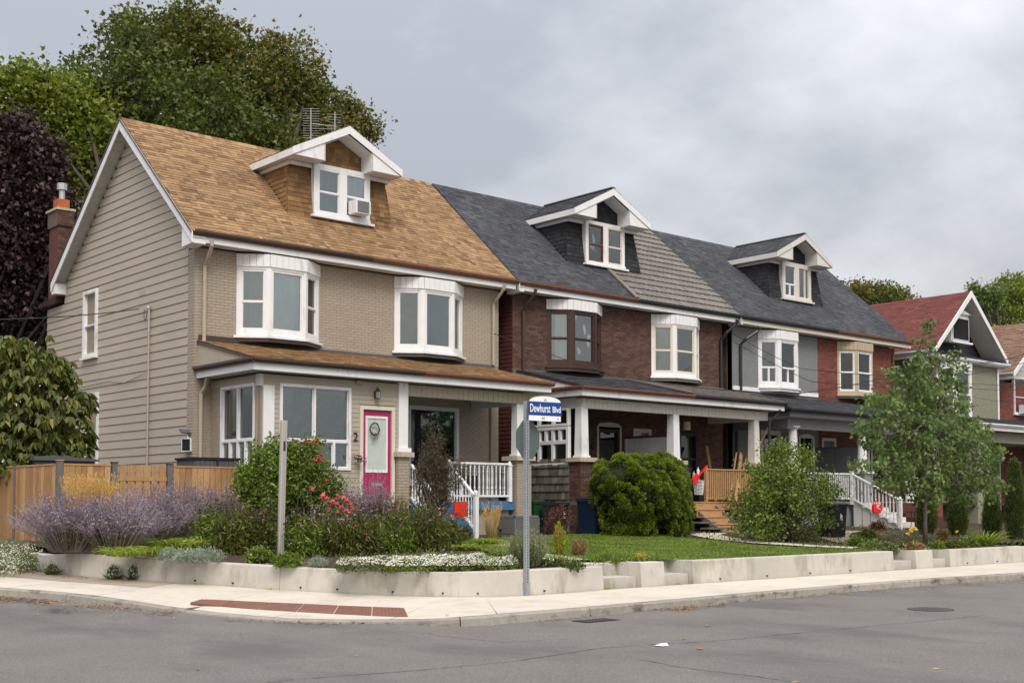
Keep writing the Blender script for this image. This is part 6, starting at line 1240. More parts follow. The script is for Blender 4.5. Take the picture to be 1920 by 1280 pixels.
# coral zinnias
zt_ = thing('zinnias', inbed(640, 1000), 'cluster of coral pink zinnias above the dark coneflowers', 'flowers'); Q = []; 
for x, y in ((584,916),(606,928),(613,935),(622,940),(627,945),(634,930),(645,934),(652,938),(655,945),(640,950),(633,946),(648,957),(655,960),(617,957),(634,960),(660,952),(606,931)): p = atY(x, y, inbed(640,1030).y+.25); Q.append(tuple(p))
Q = np.array(Q); B = Q*np.array([1,1,0])+np.array([0,0,ground(18)]); twigs('stems', B, Q, .006, .005, L_SHRUB, zt_); leaves('petals', np.repeat(Q,30,axis=0), .058, F_CORAL, zt_, bias=(0,0,.35), stuff=True); blobs('flower_heads', Q, .05, F_CORAL, zt_, .55); tt = RNG.uniform(.3,.95,(len(Q),10))[:,:,None]; leaves('foliage', (B[:,None]*(1-tt)+Q[:,None]*tt).reshape(-1,3)+RNG.normal(size=(len(Q)*10,3))*.05, .10, L_SHRUB, zt_, shape=LEAFW)
mound('geranium_leaves', [(590,950,30,24),(620,935,22,18)], 0, 120, 14, .06, .10, L_TOMATO, 'pale round leaved plant left of the coral flowers')
mound('orange_red_flowers', [(870,990,26,22)], 0, 160, 16, .05, .06, L_DARK, 'low plant with small orange flowers by the newel post', 'flowers', None, [(F_CORAL, 30, .016, 'blooms')]); mound('yellow_flowered_plant', [(800,950,25,20)], 0, 100, 12, .06, .06, L_YEL, 'pale yellow flowers before the stair railing', 'flowers')
# lavender and neighbours
def bush_blades(name, cx, cy, w, h, n, m, label, tip=None, wd=.01, cat='plant'):
    b0 = inbed(cx, cy); t = thing(name, b0, label, cat); u = FPX/(b0.y*1.08); W_ = w/u/2; H_ = hgt(b0, cx, cy, h); a = RNG.uniform(0,2*pi,n); r = np.sqrt(RNG.uniform(0,1,n)); B = np.stack([b0.x+W_*.4*r*np.cos(a), b0.y+.15+W_*.3*r*np.sin(a), np.full(n,b0.z)], 1); T = B+np.stack([np.cos(a)*W_*.65*r, np.sin(a)*W_*.45*r, H_*(1.05-.5*r*r)*RNG.uniform(.6,1.1,n)], 1)
    twigs('stems', B, T, .003, .002, m, t); k = 16; tt = RNG.uniform(.15,1,(n,k))[:,:,None]; P = (B[:,None]*(1-tt)+T[:,None]*tt).reshape(-1,3)+RNG.normal(size=(n*k,3))*.012; leaves('foliage', P, .05, m, t, shape=NARROW, bias=(0,0,1.2), spread=.6)
    if tip: 
        k = 6; i = np.repeat(np.nonzero(RNG.uniform(0,1,n) < .25)[0], k); leaves('flower_spikes', T[i]+RNG.normal(size=(len(i),3))*np.array([.01,.01,.04]), .02, tip, t)
    return t
bush_blades('lavender', 1000, 1062, 110, 70, 420, L_LAV, 'grey green lavender mound behind the street sign pole', F_SAGE); bush_blades('goldenrod', 1058, 1040, 36, 60, 110, L_YEL, 'yellow green leafy plant between the lavender and the lawn'); bush_blades('dry_sedum', 1095, 1042, 50, 32, 120, L_DRY, 'dry pinkish tuft at the corner of the lawn')
mound('creeping_plant', [(1055,1056,50,6),(1080,1062,30,4)], 0, 200, 14, .03, .05, L_THUJA, 'flat dark green plant spilling over the curved wall end'); mound('creeping_flowers', [(1140,1046,30,9),(1165,1050,25,7)], 0, 260, 14, .03, .035, L_TOMATO, 'small bright green patch with tiny flowers by the steps', 'flowers', None, [(F_YELLOW, 24, .014, 'blooms')]); mound('pale_flowers', [(1205,1044,18,9)], 0, 60, 10, .04, .03, L_YEL, 'thin cream flowers above the small concrete block', 'flowers', None, [(F_WHITE, 40, .012, 'blooms')])
shrub('dry_bush', [(1050,965,18,16),(1040,980,20,14)], 20.5, Vector((atY(1045,990,20.5).x, 20.5, ground(20.5))), 60, 16, .06, .045, F_BURG, 'dark dried flower bush left of the brown brick pier', 'plant')
for x, y, rx, ry, m, lab in ((1610,1015,22,12,L_TOMATO,'yellow green perennial beside the black bins'),(1640,1022,26,12,L_SHRUB,'leafy green perennial at the front of the path'),(1668,1030,32,12,L_COVER,'soft grey green mound above the lawn wall end'),(1630,1000,30,18,L_DARK,'dark mixed perennials near the loose plank'),(1690,975,36,18,L_DARK,'bronze green mound below the white stairs'),(1650,985,26,16,F_BURG,'dark reddish mound below the red bag'),(1770,1005,16,26,L_RUST,'rusty upright tuft right of the tree trunk'),(1790,1020,30,12,L_DARK,'dark low perennial between the cedar trunks'),(1720,1036,30,6,L_DRY,'low pinkish dried flowers at the wall edge'),(1760,1032,20,6,L_TOMATO,'bright small cushion at the foot of the tree'),(1825,1020,24,14,L_SHRUB,'bushy green plant left of the lily clump')):
    mound('perennial_clump', [(x,y,rx,ry)], 0, 170, 14, .05, .055, m, lab)
mound('thyme_patch', [(1675,1042,12,6)], 0, 100, 10, .02, .025, L_YEL, 'pale weed growing in the gap of the far steps')
# weeds beside the sidewalk at the left
wd_ = thing('roadside_weeds', atS(40, 1060), 'tangle of small white flowered weeds at the left end of the wall', 'weeds'); wd_['kind'] = 'stuff'
C = []
for x, y, rx, ry in ((0,1040,60,30),(40,1045,50,28),(70,1030,25,20),(20,1062,50,14),(-40,1050,60,40),(95,1068,16,6)):
    c = atS(x, y+ry*.8, rho, .0); u = FPX/(c.y*1.1); C.append((c.x, c.y, c.z+.1, rx/u, rx/u*.6, ry/u))
Q = lobes_pts(C, 420, .4); Q = Q[Q[:,2] > .2]; P = clump(Q, 22, .06); leaves('foliage', P, .055, L_COVER, wd_, shape=NARROW, bias=(0,0,.8)); Q = lobes_pts(C[:5], 2600, .85); blobs('blossoms', Q[Q[:,2] > .3], .015, F_WHITE, wd_, .6)
bank = MB(); bank.prism([atS(-260,1085), atS(-60,1086), atS(60,1078), atS(75,1072)+Vector((0,.1,0)), Vector((9.0,25.2,.80)), Vector((8.8,40,1.2)), Vector((4,40,.9))], (0,0,-.3)); struct(bank.build('bank', EARTH))
for x, y, w, lab, fl in ((213,1086,16,'small white flowering tuft against the curved wall foot',1),(252,1087,12,'second pale weed tuft at the curved wall foot',1),(98,1077,14,'low grassy tuft at the left wall corner',0)):
    c = atS(x, y); t = thing('wall_weed', c, lab, 'weed'); n = 160; a = RNG.uniform(0,2*pi,n); ribbons('blades', np.stack([c.x+.1*np.cos(a), c.y+.05*np.sin(a), np.full(n,c.z)],1), np.stack([np.cos(a)*.7, np.sin(a)*.6, np.full(n,1.)],1), RNG.uniform(.08,.24,n), .008, L_GREEN, t, bend=.4)
    q = ball(700, .3)*np.array([.13,.08,.16])+np.array([c.x, c.y, c.z+.12 if fl else c.z+.05]); q = q[q[:,2] > c.z]; leaves('foliage', q, .03, L_COVER, t, bias=(0,0,.5))
    if fl: q = ball(200, .95)*np.array([.14,.09,.17])+np.array([c.x, c.y-.01, c.z+.13]); blobs('blossoms', q[q[:,2] > c.z+.05], .011, F_WHITE, t, stuff=True)
def little_weeds(name, pts, m, label, sizes=(.03,.09), n=26, kind='stuff'):
    B = []; 
    for x, y in pts:
        c = atS(x, y); B.append(np.stack([c.x+RNG.normal(size=n)*.05, c.y+RNG.normal(size=n)*.025, np.full(n, c.z)], 1))
    B = np.concatenate(B); a = RNG.uniform(0,2*pi,len(B)); o = ribbons(name, B, np.stack([np.cos(a)*.5, np.sin(a)*.5, np.full(len(B),1.)],1), RNG.uniform(*sizes,len(B)), .006, m, None, bend=.4, stuff=True); tag(o, label, 'weeds'); return o
little_weeds('joint_weeds', [(897,1116),(921,1116),(970,1115),(995,1116),(1139,1104),(505,1105),(1220,1099),(1272,1095),(1900,1052),(1665,1069),(375,1096)], L_YEL, 'dry little weeds along the foot of the concrete walls')
# lawn blades
def in_poly(P, poly):
    x, y = P[:,0], P[:,1]; c = np.zeros(len(P), bool); n = len(poly)
    for i in range(n):
        x0, y0 = poly[i]; x1, y1 = poly[(i+1)%n]; k = ((y0 > y) != (y1 > y)) & (x < (x1-x0)*(y-y0)/(y1-y0+1e-12)+x0); c ^= k
    return c
P = np.stack([RNG.uniform(16,26,110000), RNG.uniform(16.2,24,110000)], 1); P = P[in_poly(P, LAWN)]; n = len(P); z = .43+.036*np.clip(P[:,1]-16,0,10)
lw_ = 1.0+.5*np.sin(P[:,0]*1.3+P[:,1]*.7)*np.sin(P[:,1]*1.9-P[:,0]*.5); a = RNG.uniform(0,2*pi,n)
o = ribbons('lawn_grass', np.stack([P[:,0],P[:,1],z],1), np.stack([np.cos(a)*.5,np.sin(a)*.5,np.full(n,1.)],1), (.035+.045*RNG.uniform(0,1,n))*lw_, .012, L_LAWN, None, bend=.5, seg=2, stuff=True); tag(o, 'short green lawn with slightly longer patches', 'grass')
P = np.stack([RNG.uniform(8.9,40,26000), RNG.uniform(16.2,27,26000)], 1); ok = ~in_poly(P, LAWN) & (P[:,0] > 12.2) & ~((P[:,1] > 23.3) & (P[:,0] > 13.9) & (P[:,0] < 33)) | ((P[:,0] < 13.4) & (P[:,1] > 20) & (P[:,0] > 10)); P = P[ok]; n = len(P)
keep_ = RNG.uniform(0,1,n) < .55; P = P[keep_]; n = len(P); z = .41+.036*np.clip(P[:,1]-16,0,10)
o = leaves('ground_cover', np.stack([P[:,0],P[:,1],z+RNG.uniform(0,.06,n)],1), .06, L_COVER, None, bias=(0,0,.4), stuff=True); tag(o, 'low mixed ground cover over the dark garden soil', 'ground cover')
# dead leaves along the kerb
LV = []
for x0, y0, x1, y1, n, s in ((-20,1122,240,1140,900,6),(0,1120,110,1130,500,4),(240,1140,330,1152,260,8),(420,1162,620,1169,180,2),(620,1168,830,1166,160,2),(900,1163,1120,1161,160,2),(1200,1144,1300,1139,300,3),(1310,1138,1360,1134,160,3),(1480,1121,1600,1112,260,3),(1630,1109,1760,1100,240,3),(1760,1098,1920,1090,300,3),(1265,1142,1310,1139,260,5),(60,1140,250,1160,90,14),(600,1180,1900,1260,25,60),(0,1170,900,1270,22,60),(100,1100,900,1130,26,8),(95,1078,165,1084,120,3)):
    for _ in range(n): k = random.random(); x = x0+(x1-x0)*k; y = y0+(y1-y0)*k+random.gauss(0,1)*s*.6; LV.append((x, y))
Pl = []
for x, y in LV: 
    p = atS(x, y, rho, -.12) if not (y < 1134 and 95 < x < 900) else atS(x, y, rho, .01); Pl.append(tuple(p+Vector((0,0,.012))))
o = leaves('fallen_leaves', np.array(Pl), .045, L_DRY, None, bias=(0,0,0), up=(0,0,8), jit=.6, stuff=True); tag(o, 'dry brown leaves gathered along the kerb', 'leaves')
# flatten: the leaves lie down
me = o.data; co = np.empty(len(me.vertices)*3, np.float32); me.vertices.foreach_get('co', co); co = co.reshape(-1,4,3); base = co[:,0:1,2].copy(); co[:,:,2] = base+(co[:,:,2]-base)*.25; co[:,:,2] = np.maximum(co[:,:,2], base-.004); me.vertices.foreach_set('co', co.ravel()); me.update()
# ======================= fence
def fence_panel(par, A, B, h, n, alt=0.0, top=True, bm=CEDARF, gapf=.03):
    A, B = Vector(A), Vector(B); d = (B-A); L_ = d.length; d.normalize(); out = Vector((d.y, -d.x, 0)); P = Pieces('fence_board', bm, par)
    for k in range(n):
        a = L_*(k+gapf)/n; w = L_/n*(1-2*gapf); o_ = A+d*a+out*(alt if (k % 2 and alt) else 0)+out*.02; hh = h+(random.uniform(-.01,.01)); P.add(frame3(o_, d, (0,0,1), out), w, hh, .018, .018)
    P.finish()
    if top: MB().beam(A+Vector((0,0,h+.02)), B+Vector((0,0,h+.02)), .10, .035).build('top_rail', bm, par)
    for z in (.35, h-.35): MB().beam(A+Vector((0,0,z))-out*.02, B+Vector((0,0,z))-out*.02, .04, .09).build('cross_rail', bm, par)
def post(par, p, h, m, cap=True, w=.11): 
    MB().box(p.x-w/2, p.x+w/2, p.y-w/2, p.y+w/2, p.z-.2, p.z+h).build('fence_post', m, par)
    if cap: MB().box(p.x-w*.62, p.x+w*.62, p.y-w*.62, p.y+w*.62, p.z+h, p.z+h+.025).build('post_cap', CEDARF if cap == 2 else DKIRON, par)
YF = 25.2; fx = lambda x: atY(x, 870, YF).x; ztop = atY(112, 868, YF).z; zb = .72; FH = ztop-zb
F1 = thing('wooden_fence', (fx(112), YF, zb), 'cedar board fence panel between the corner post and the gate', 'fence', 'cedar fence'); fence_panel(F1, (fx(118), YF, zb), (fx(206), YF, zb), FH-.04, 8, .0)
post(F1, Vector((fx(112), YF, zb)), FH+.05, GREYPOST, 2)
F2 = thing('garden_gate', (fx(215), YF, zb), 'cedar gate of spaced boards between two dark posts', 'gate', 'cedar fence'); fence_panel(F2, (fx(222), YF, zb), (fx(311), YF, zb), FH-.01, 6, .0, top=False, gapf=.10)
MB().beam((fx(222), YF-.03, zb+FH-.3), (fx(311), YF-.03, zb+FH-.3), .03, .09).build('cross_rail', CEDARF, F2)
post(F2, Vector((fx(214), YF, zb)), FH+.03, GREYPOST, 1); post(F2, Vector((fx(318), YF, zb)), FH+.02, GREYPOST, 1)
F3 = thing('wooden_fence', (fx(325), YF, zb), 'cedar board fence panel right of the gate, below the dark storage box', 'fence', 'cedar fence'); fence_panel(F3, (fx(324), YF, zb), (13.95, YF, zb), FH-.04, 13, .0)
xs_ = fx(110); F4 = thing('wooden_fence', (xs_, YF+2, zb), 'long cedar board fence running back along the side street', 'fence', 'cedar fence'); fence_panel(F4, (xs_, YF+9.4, zb), (xs_, YF+.1, zb), FH-.04, 60, .0); 
for y in (YF+2.4, YF+4.8, YF+7.2): post(F4, Vector((xs_-.02, y, zb)), FH+.0, GREYPOST, 1, .09)
# resin shed and storage box behind it
sx0, sx1 = atY(66, 860, 27.6).x, atY(183, 860, 27.6).x; zt = atY(100, 853, 27.6).z
SHD = thing('resin_shed', ((sx0+sx1)/2, 28.2, .75), 'grey ribbed resin storage shed behind the corner of the fence', 'shed'); sx1 = min(sx1, 13.4); 
MB().box(sx0+.05, sx1-.05, 27.65, 29.2, .75, zt-.12).build('body', GREYP, SHD)
for k in range(8): MB().box(sx0+.1, sx1-.1, 27.62, 27.65, .85+.19*k, .99+.19*k).build('rib_panel', GREYP, SHD)
for k in range(8): MB().box(sx0+.02, sx0+.05, 27.8, 29.1, .85+.19*k, .99+.19*k).build('rib_panel', GREYP, SHD)
MB().prism([(sx0-.03, 27.55, zt-.12), (sx1+.03, 27.55, zt-.12), (sx1+.03, 27.55, zt-.08), ((sx0+sx1)/2-.3, 27.55, zt), (sx0-.03, 27.55, zt-.04)], (0,1.7,0)).build('lid', SLATEP, SHD)
bx0, bx1 = atY(355, 870, 25.9).x, atY(446, 870, 25.9).x; zt = atY(400, 858, 25.9).z; bx1 = min(bx1, 13.98)
BX = thing('storage_box', ((bx0+bx1)/2, 26.1, .75), 'dark slate storage box with a black lid beside the sun room', 'storage box'); MB().box(bx0+.03, bx1-.02, 25.7, 26.6, .75, zt-.05).build('body', SLATEP, BX)
for k in range(9): MB().box(bx0+.05+(bx1-bx0-.1)*k/9, bx0+.05+(bx1-bx0-.1)*(k+.9)/9, 25.685, 25.7, .8, zt-.08).build('rib_panel', SLATEP, BX)
MB().box(bx0, bx1, 25.66, 26.64, zt-.05, zt+.0).build('lid', BLACKP, BX); MB().box((bx0+bx1)/2-.02, (bx0+bx1)/2+.02, 25.66, 25.7, .8, zt-.05).build('seam_strip', BLACKP, BX)
# ======================= steel post and street sign
pb = atG(524, 1060); pb = atY(525, 1056, atZ(524, 1060, .42).y+.22); SP = thing('steel_post', pb, 'tall brushed stainless steel marker post in the flower bed', 'post')
hpx = atY(532.5, 788, pb.y); tp_ = Vector((hpx.x, pb.y, hpx.z)); dd = (pb.xy).length
r_ = 7.6/FPX*dd*.9; b = MB()
prof = [(r_*cos(2*pi*k/20)*(1 if (k % 20) not in (14,15,16) else .82), r_*sin(2*pi*k/20)*(1 if (k % 20) not in (14,15,16) else .82)) for k in range(20)]
b.prism([pb+Vector((x, y, -.1)) for x, y in prof], tp_-pb+Vector((0,0,.1))); b.build('shaft', STEEL, SP)
c = pb.lerp(tp_, .82); MB().box(c.x-.02, c.x+.005, c.y-r_-.004, c.y-r_+.02, c.z-.09, c.z+.09).build('slot', BLACKP, SP)
sb = atZ(987, 1116.5, 0); SG = thing('street_sign', sb, 'perforated steel pole with the blue Dewhurst Blvd sign and a bare octagonal sign back', 'street sign')
top = atY(986, 752, sb.y).z; MBp = MB(); 
pw = .036
MBp.box(sb.x-pw, sb.x-pw+.005, sb.y-pw, sb.y+pw, -.05, top); MBp.box(sb.x+pw-.005, sb.x+pw, sb.y-pw, sb.y+pw, -.05, top); MBp.box(sb.x-pw+.005, sb.x+pw-.005, sb.y+pw-.005, sb.y+pw, -.05, top)
z = 0.0
MBp.box(sb.x-pw+.005, sb.x-.012, sb.y-pw, sb.y-pw+.005, -.05, top); MBp.box(sb.x+.012, sb.x+pw-.005, sb.y-pw, sb.y-pw+.005, -.05, top)
while z < top-.02: MBp.box(sb.x-.012, sb.x+.012, sb.y-pw, sb.y-pw+.005, z, z+.026); z += .05
MBp.build('perforated_pole', GALV, SG); MB().box(sb.x-pw+.006, sb.x+pw-.006, sb.y-.005, sb.y, -.05, top-.01).build('pole_inside', DKIRON, SG)
MB().box(sb.x-pw-.012, sb.x+pw+.012, sb.y-pw-.012, sb.y+pw+.012, -.02, .22).build('pole_sleeve', GALV, SG)
# blades face the camera side; the blade runs along the crossing street
oc = atY(989, 824, sb.y+.07); R8 = 36.5/FPX*(sb.xy.length)*.97; ang = radians(8)   # octagon seen turned
To = Matrix.Translation((oc.x, sb.y+.06, oc.z)) @ Matrix.Rotation(radians(11), 4, 'Z')
b = MB(To); hw8 = .33; b.prism([(hw8/cos(pi/8)*cos(pi/8+k*pi/4), 0, hw8/cos(pi/8)*sin(pi/8+k*pi/4)) for k in range(8)], (0,.004,0)); b.build('octagon_back', SIGNBACK, SG)
zc = atY(1017, 767, sb.y).z; x0 = atY(988, 767, sb.y).x; x1 = atY(1049, 767, sb.y).x
Tn = Matrix.Translation((x0, sb.y-.045, 0)) @ Matrix.Rotation(radians(-6), 4, 'Z'); Wn = (x1-x0)*.93
zb0, zb1 = atY(1017, 782, sb.y).z, atY(1017, 754, sb.y).z; zl0 = atY(1017, 780, sb.y).z; zbot = atY(1017, 790, sb.y).z; ztp = atY(1017, 743.5, sb.y).z; zbl = atY(1017, 779.5, sb.y).z
MB(Tn).box(0, Wn, 0, .012, zbl, zb1).build('name_blade', BLUESIGN, SG); MB(Tn).box(.01, Wn-.02, .002, .010, atY(1017, 789.5, sb.y).z, zbl-.002).build('number_plate', SIGNWHITE, SG)
arc = [(Wn*.5+(Wn*.47)*cos(pi-pi*k/14), .002, zb1+.002+(ztp-zb1)*sin(pi*k/14)) for k in range(15)]; MB(Tn).prism(arc, (0,.008,0)).build('arched_top', SIGNWHITE, SG)
fr_ = lambda u, z: Tn @ frame3((u, -.003, z), (1,0,0), (0,0,1), (0,-1,0))
text(SG, 'Dewhurst', .20, fr_(Wn*.345, (zbl+zb1)/2), SIGNWHITE, 'street_name', .001, width=Wn*.61, bold=.002); text(SG, 'Blvd', .15, fr_(Wn*.84, (zbl+zb1)/2-.012), SIGNWHITE, 'street_suffix', .001, width=Wn*.245, bold=.002)
text(SG, '41', .07, fr_(Wn*.44, (atY(1017,789.5,sb.y).z+zbl)/2), BLACKINK, 'block_number', .001); text(SG, 'v', .06, fr_(Wn*.88, (atY(1017,789.5,sb.y).z+zbl)/2), BLACKINK, 'arrow_mark', .001)
for u in (.475, .5, .525): MB(Tn).box(Wn*u-.006, Wn*u+.006, -.001, .002, zb1+.015, zb1+.045+(.02 if u == .5 else 0)).build('city_emblem', GALV, SG)
MB().tube([(sb.x, sb.y-.05, zb1-.02), (sb.x-.03, sb.y-.06, zbot+.02)], .012, 5).build('sign_clamp', DKIRON, SG)
# ======================= things round the porches
def bin_(name, x, y, w, d, h, m, label, rot=0, logo=False, cat='bin', wheels=True, z=None):
    z = ground(y)-.02 if z is None else z; t = thing(name, (x, y, z), label, cat); T = RZ(rot, (x, y, z)); k = .84
    v = [(-w/2*k,-d/2*k,.04),(w/2*k,-d/2*k,.04),(w/2*k,d/2*k,.04),(-w/2*k,d/2*k,.04),(-w/2,-d/2,h),(w/2,-d/2,h),(w/2,d/2,h),(-w/2,d/2,h)]
    MB(T).add(v, [(3,2,1,0),(4,5,6,7),(0,1,5,4),(1,2,6,5),(2,3,7,6),(3,0,4,7)]).build('body', m, t)
    MB(T).box(-w/2-.025, w/2+.025, -d/2-.025, d/2+.02, h, h+.035).build('rim', m, t); MB(T).prism([(-w/2-.02,-d/2-.03,h+.037),(-w/2-.02,d/2+.03,h+.037),(-w/2-.02,d/2+.03,h+.085),(-w/2-.02,-d/2+.1,h+.10),(-w/2-.02,-d/2-.03,h+.06)], (w+.04,0,0)).build('lid', m, t)
    MB(T).tube([(-w/2+.05, d/2+.07, h+.02), (w/2-.05, d/2+.07, h+.02)], .015, 6).build('handle', m, t)
    for k2 in range(3): MB(T).box(-w*.30, w*.30, -d/2*.95-.006-.01*k2*0, -d/2*.88, h*.30+.12*k2, h*.33+.12*k2).build('moulded_rib', m, t)
    if wheels:
        for s in (-1,1): MB(T).tube([(s*(w/2*.9-.03), d/2*.85, .10), (s*(w/2*.9+.03), d/2*.85, .10)], .10, 12).build('wheel', BLACKP, t)
    if logo:
        Tt = T @ Matrix.Translation((w*.12, -d/2*.985-.012, h*.62))
        MB(Tt).box(-.045,-.015,-.002,.004,0,.13).build('printed_mark', SIGNWHITE, t); MB(Tt).box(.0,.03,-.002,.004,0,.10).build('printed_mark', SIGNWHITE, t); MB(Tt).box(-.05,.045,-.002,.004,-.05,-.02).build('printed_mark', SIGNWHITE, t)
    return t
gx = lambda x, Y: atY(x, 900, Y).x
bin_('garbage_bin', gx(1046, 24.2), 24.3, .50, .52, .80, BLACKP, 'black wheeled bin with a white mark against the grey shake wall', .1, True)
bin_('recycling_bin', gx(1113, 23.9), 23.95, .58, .62, .90, BLUEP, 'navy blue wheeled recycling bin beside the round evergreen bush', .1, True)
bin_('compost_bin', gx(1009, 24.8), 24.95, .38, .40, .82, GREENP, 'small green compost bin behind the grey cooling unit', 0)
x_, y_ = 1580, 1006; c = atG(1578, 1008)
bin_('garbage_bin', c.x, c.y+.3, .56, .60, .90, BLACKP, 'black wheeled bin standing in front of the white stairs', -.25, True); c2 = atG(1545, 1008); bin_('garbage_bin', c2.x-.1, c2.y+1.2, .56, .60, 1.00, BLACKP, 'black wheeled bin half hidden by the loose green shrub', .1)
# cooling unit
ax0, ax1 = gx(965, 23.9), gx(1023, 23.9); az = ground(24)-.02; zt = atY(1000, 966, 23.9).z; AC = thing('air_conditioner', ((ax0+ax1)/2, 24.2, az), 'square grey outdoor cooling unit between the beige and brown brick piers', 'air conditioner'); ax1 = ax0+.86
MB().box(ax0+.02, ax1-.02, 23.92, 24.70, az+.02, zt-.03).build('coil', DKIRON, AC)
for k in range(24): MB().box(ax0+.03+(ax1-ax0-.06)*k/24, ax0+.03+(ax1-ax0-.06)*(k+.55)/24, 23.90, 23.92, az+.08, zt-.06).build('louvre', GREYMET, AC)
for k in range(20): MB().box(ax0-.0, ax0+.02, 23.95+.72*k/20, 23.95+.72*(k+.55)/20, az+.08, zt-.06).build('louvre', GREYMET, AC)
b = MB(); b.box(ax0, ax1, 23.9, 24.72, zt-.05, zt); b.box(ax0, ax1, 23.9, 24.72, az, az+.06); b.box(ax0, ax0+.03, 23.9, 23.93, az, zt); b.box(ax1-.03, ax1, 23.9, 23.93, az, zt); b.box(ax0, ax0+.03, 24.69, 24.72, az, zt); b.build('cabinet', GREYMET, AC)
TB = thing('timber_edging', (gx(1000, 22.3), 22.3, ground(22)), 'long low timber edging in front of the cooling unit', 'timber'); MB().box(gx(945,22.3), gx(1040,22.3), 22.25, 22.4, ground(22)-.05, ground(22)+.10).build('beam', GREYPOST, TB)
SL_ = thing('garden_light', atG(938, 1018), 'small dark solar path light beside the feather grass', 'garden light'); c = atG(938, 1018); MB().tube([c, c+Vector((0,0,.33))], .012, 6).build('stake', BLACKP, SL_); MB().lathe([(.03,.28),(.04,.33),(.085,.335),(.06,.37),(.02,.42),(.005,.44)], c, 10).build('light_cap', BLACKP, SL_)
# red cloth banner on the stair rail
RC = thing('red_banner', (19.6, 23.4, 1.2), 'bright red cloth hanging by the bottom of the white stair rail', 'banner')
c0 = atY(852, 940, 22.6); c1 = atY(877, 968, 22.6); b = MB(); nn = 8; vs = []
for i in range(nn+1): xx = c0.x+(c1.x-c0.x)*i/nn; yy = 22.6+.03*sin(i*1.7); vs += [(xx, yy, c1.z-.02*(i%3)), (xx, yy+.01, (c0.z+c1.z)/2), (xx, yy, c0.z)]
b.add(vs, [(3*i+j, 3*i+3+j, 3*i+4+j, 3*i+1+j) for i in range(nn) for j in range(2)]); b.build('cloth', REDC, RC); q = np.array([tuple(c0.lerp(c1, .5)+Vector((0,-.12,-.1)))])+RNG.normal(size=(170,3))*np.array([.13,.03,.14]); leaves('twining_leaves', q, .06, L_DARK, RC, shape=NARROW); MB().tube([(c0.x, 22.64, ground(22.6)), (c0.x, 22.62, c0.z+.02)], .01, 5).build('banner_pole', DKIRON, RC)
# wreath on the magenta door
WR = thing('wreath', (17.28, 24.9, 3.2), 'dried twig wreath with pink flowers hanging on the door glass', 'wreath'); c = Vector((atY(702, 806, 24.88).x, 24.86, atY(702, 804, 24.88).z)); b = MB()
for k in range(7): 
    pts = [c+Vector(((.12+.03*random.random())*cos(a*pi/9+k), random.uniform(-.02,.02), (.13+.03*random.random())*sin(a*pi/9+k))) for a in range(19)]; b.tube(pts, .010, 4, cap=False)
b.tube([c+Vector((0,0,.12)), c+Vector((0,0,.30))], .003, 4); b.build('twig_ring', mat('grey_twigs', (.07,.05,.045), (.12,.09,.085), rough=.9), WR); Q = np.array([tuple(c)])+np.stack([RNG.normal(size=60)*.055, RNG.normal(size=60)*.012-.01, -.10-np.abs(RNG.normal(size=60))*.09], 1); leaves('dried_flowers', Q, .045, F_PINK, WR, shape=NARROW, bias=(0,0,-1)); leaves('dried_leaves', Q+.01, .05, F_BURG, WR, shape=NARROW, bias=(0,0,-1))
HB = thing('hanging_planter', atY(672, 860, 24.75), 'small grey pot with purple leaves hanging beside the door', 'planter'); c = atY(674, 862, 24.75); MB().lathe([(.05,-.06),(.075,.03)], c, 10).build('pot', GREYMET, HB); leaves('foliage', np.array([tuple(c)])+RNG.normal(size=(90,3))*np.array([.07,.05,.04])+np.array([-.05,0,.06]), .045, F_BURG, HB)
DM = thing('door_mat', (17.3, 24.4, 1.55), 'pale doormat strip below the magenta door', 'mat'); MB().box(16.9, 17.7, 24.45, 24.82, 1.50, 1.52).build('mat', OLDWHITE, DM)
SPL = thing('porch_step', (17.3, 24.5, .7), 'beige brick stoop below the magenta door', 'step'); MB().box(16.7, 17.85, 24.4, 24.86, .7, 1.5).build('stoop', BEIGEBRICK, SPL)
# red shovel, basket, bottles, planks on the second porch
yD = 24.75
SH = thing('snow_shovel', atY(1305, 895, yD), 'bright red plastic shovel leaning on the wooden deck post', 'shovel'); A = atY(1303, 900, yD-.1); B = atY(1323, 876, yD-.1); b = MB(); d = (B-A).normalized(); s = Vector((0,0,1)).cross(d); q = Vector((d.z,0,-d.x))
P0, P1 = A-d*.08, A+d*.22; b.prism([P0-q*.13, P0+q*.10, P1+q*.13, P1-q*.10], (0,.02,0)); b.build('blade', REDP, SH); MB().beam(P1-d*.05, B+d*.1, .05, .04).build('shaft', REDP, SH)
LB = thing('laundry_basket', atY(1310, 927, yD), 'white slatted laundry basket beside the wooden railing', 'basket'); c = atY(1310, 927, yD); hh = .42
for k in range(16): a = 2*pi*k/16; MB().beam(c+Vector((.12*cos(a), .12*sin(a), .0)), c+Vector((.16*cos(a), .16*sin(a), hh)), .03, .008).build('slat', SIGNWHITE, LB)
for z_, r in ((0,.125),(.1,.135),(.2,.143),(.3,.152),(hh,.165)): MB().lathe([(r,z_),(r+.008,z_+.02)], c, 16).build('hoop', SIGNWHITE, LB)
for x, y, hh, m, lab in ((1301,889,.22,STONE,'pale bottle standing left of the laundry basket'),(1309,884,.26,SIGNWHITE,'white bottle standing behind the red shovel')):
    c = atY(x, y, 25.0); c.z -= .12; BT = thing('bottle', c, lab, 'bottle'); MB().lathe([(.04,0),(.045,.02),(.045,hh*.65),(.016,hh*.8),(.016,hh)], c, 10).build('body', m, BT); MB().lathe([(.018,hh),(.018,hh+.02)], c, 8).build('cap', BLUEP, BT)
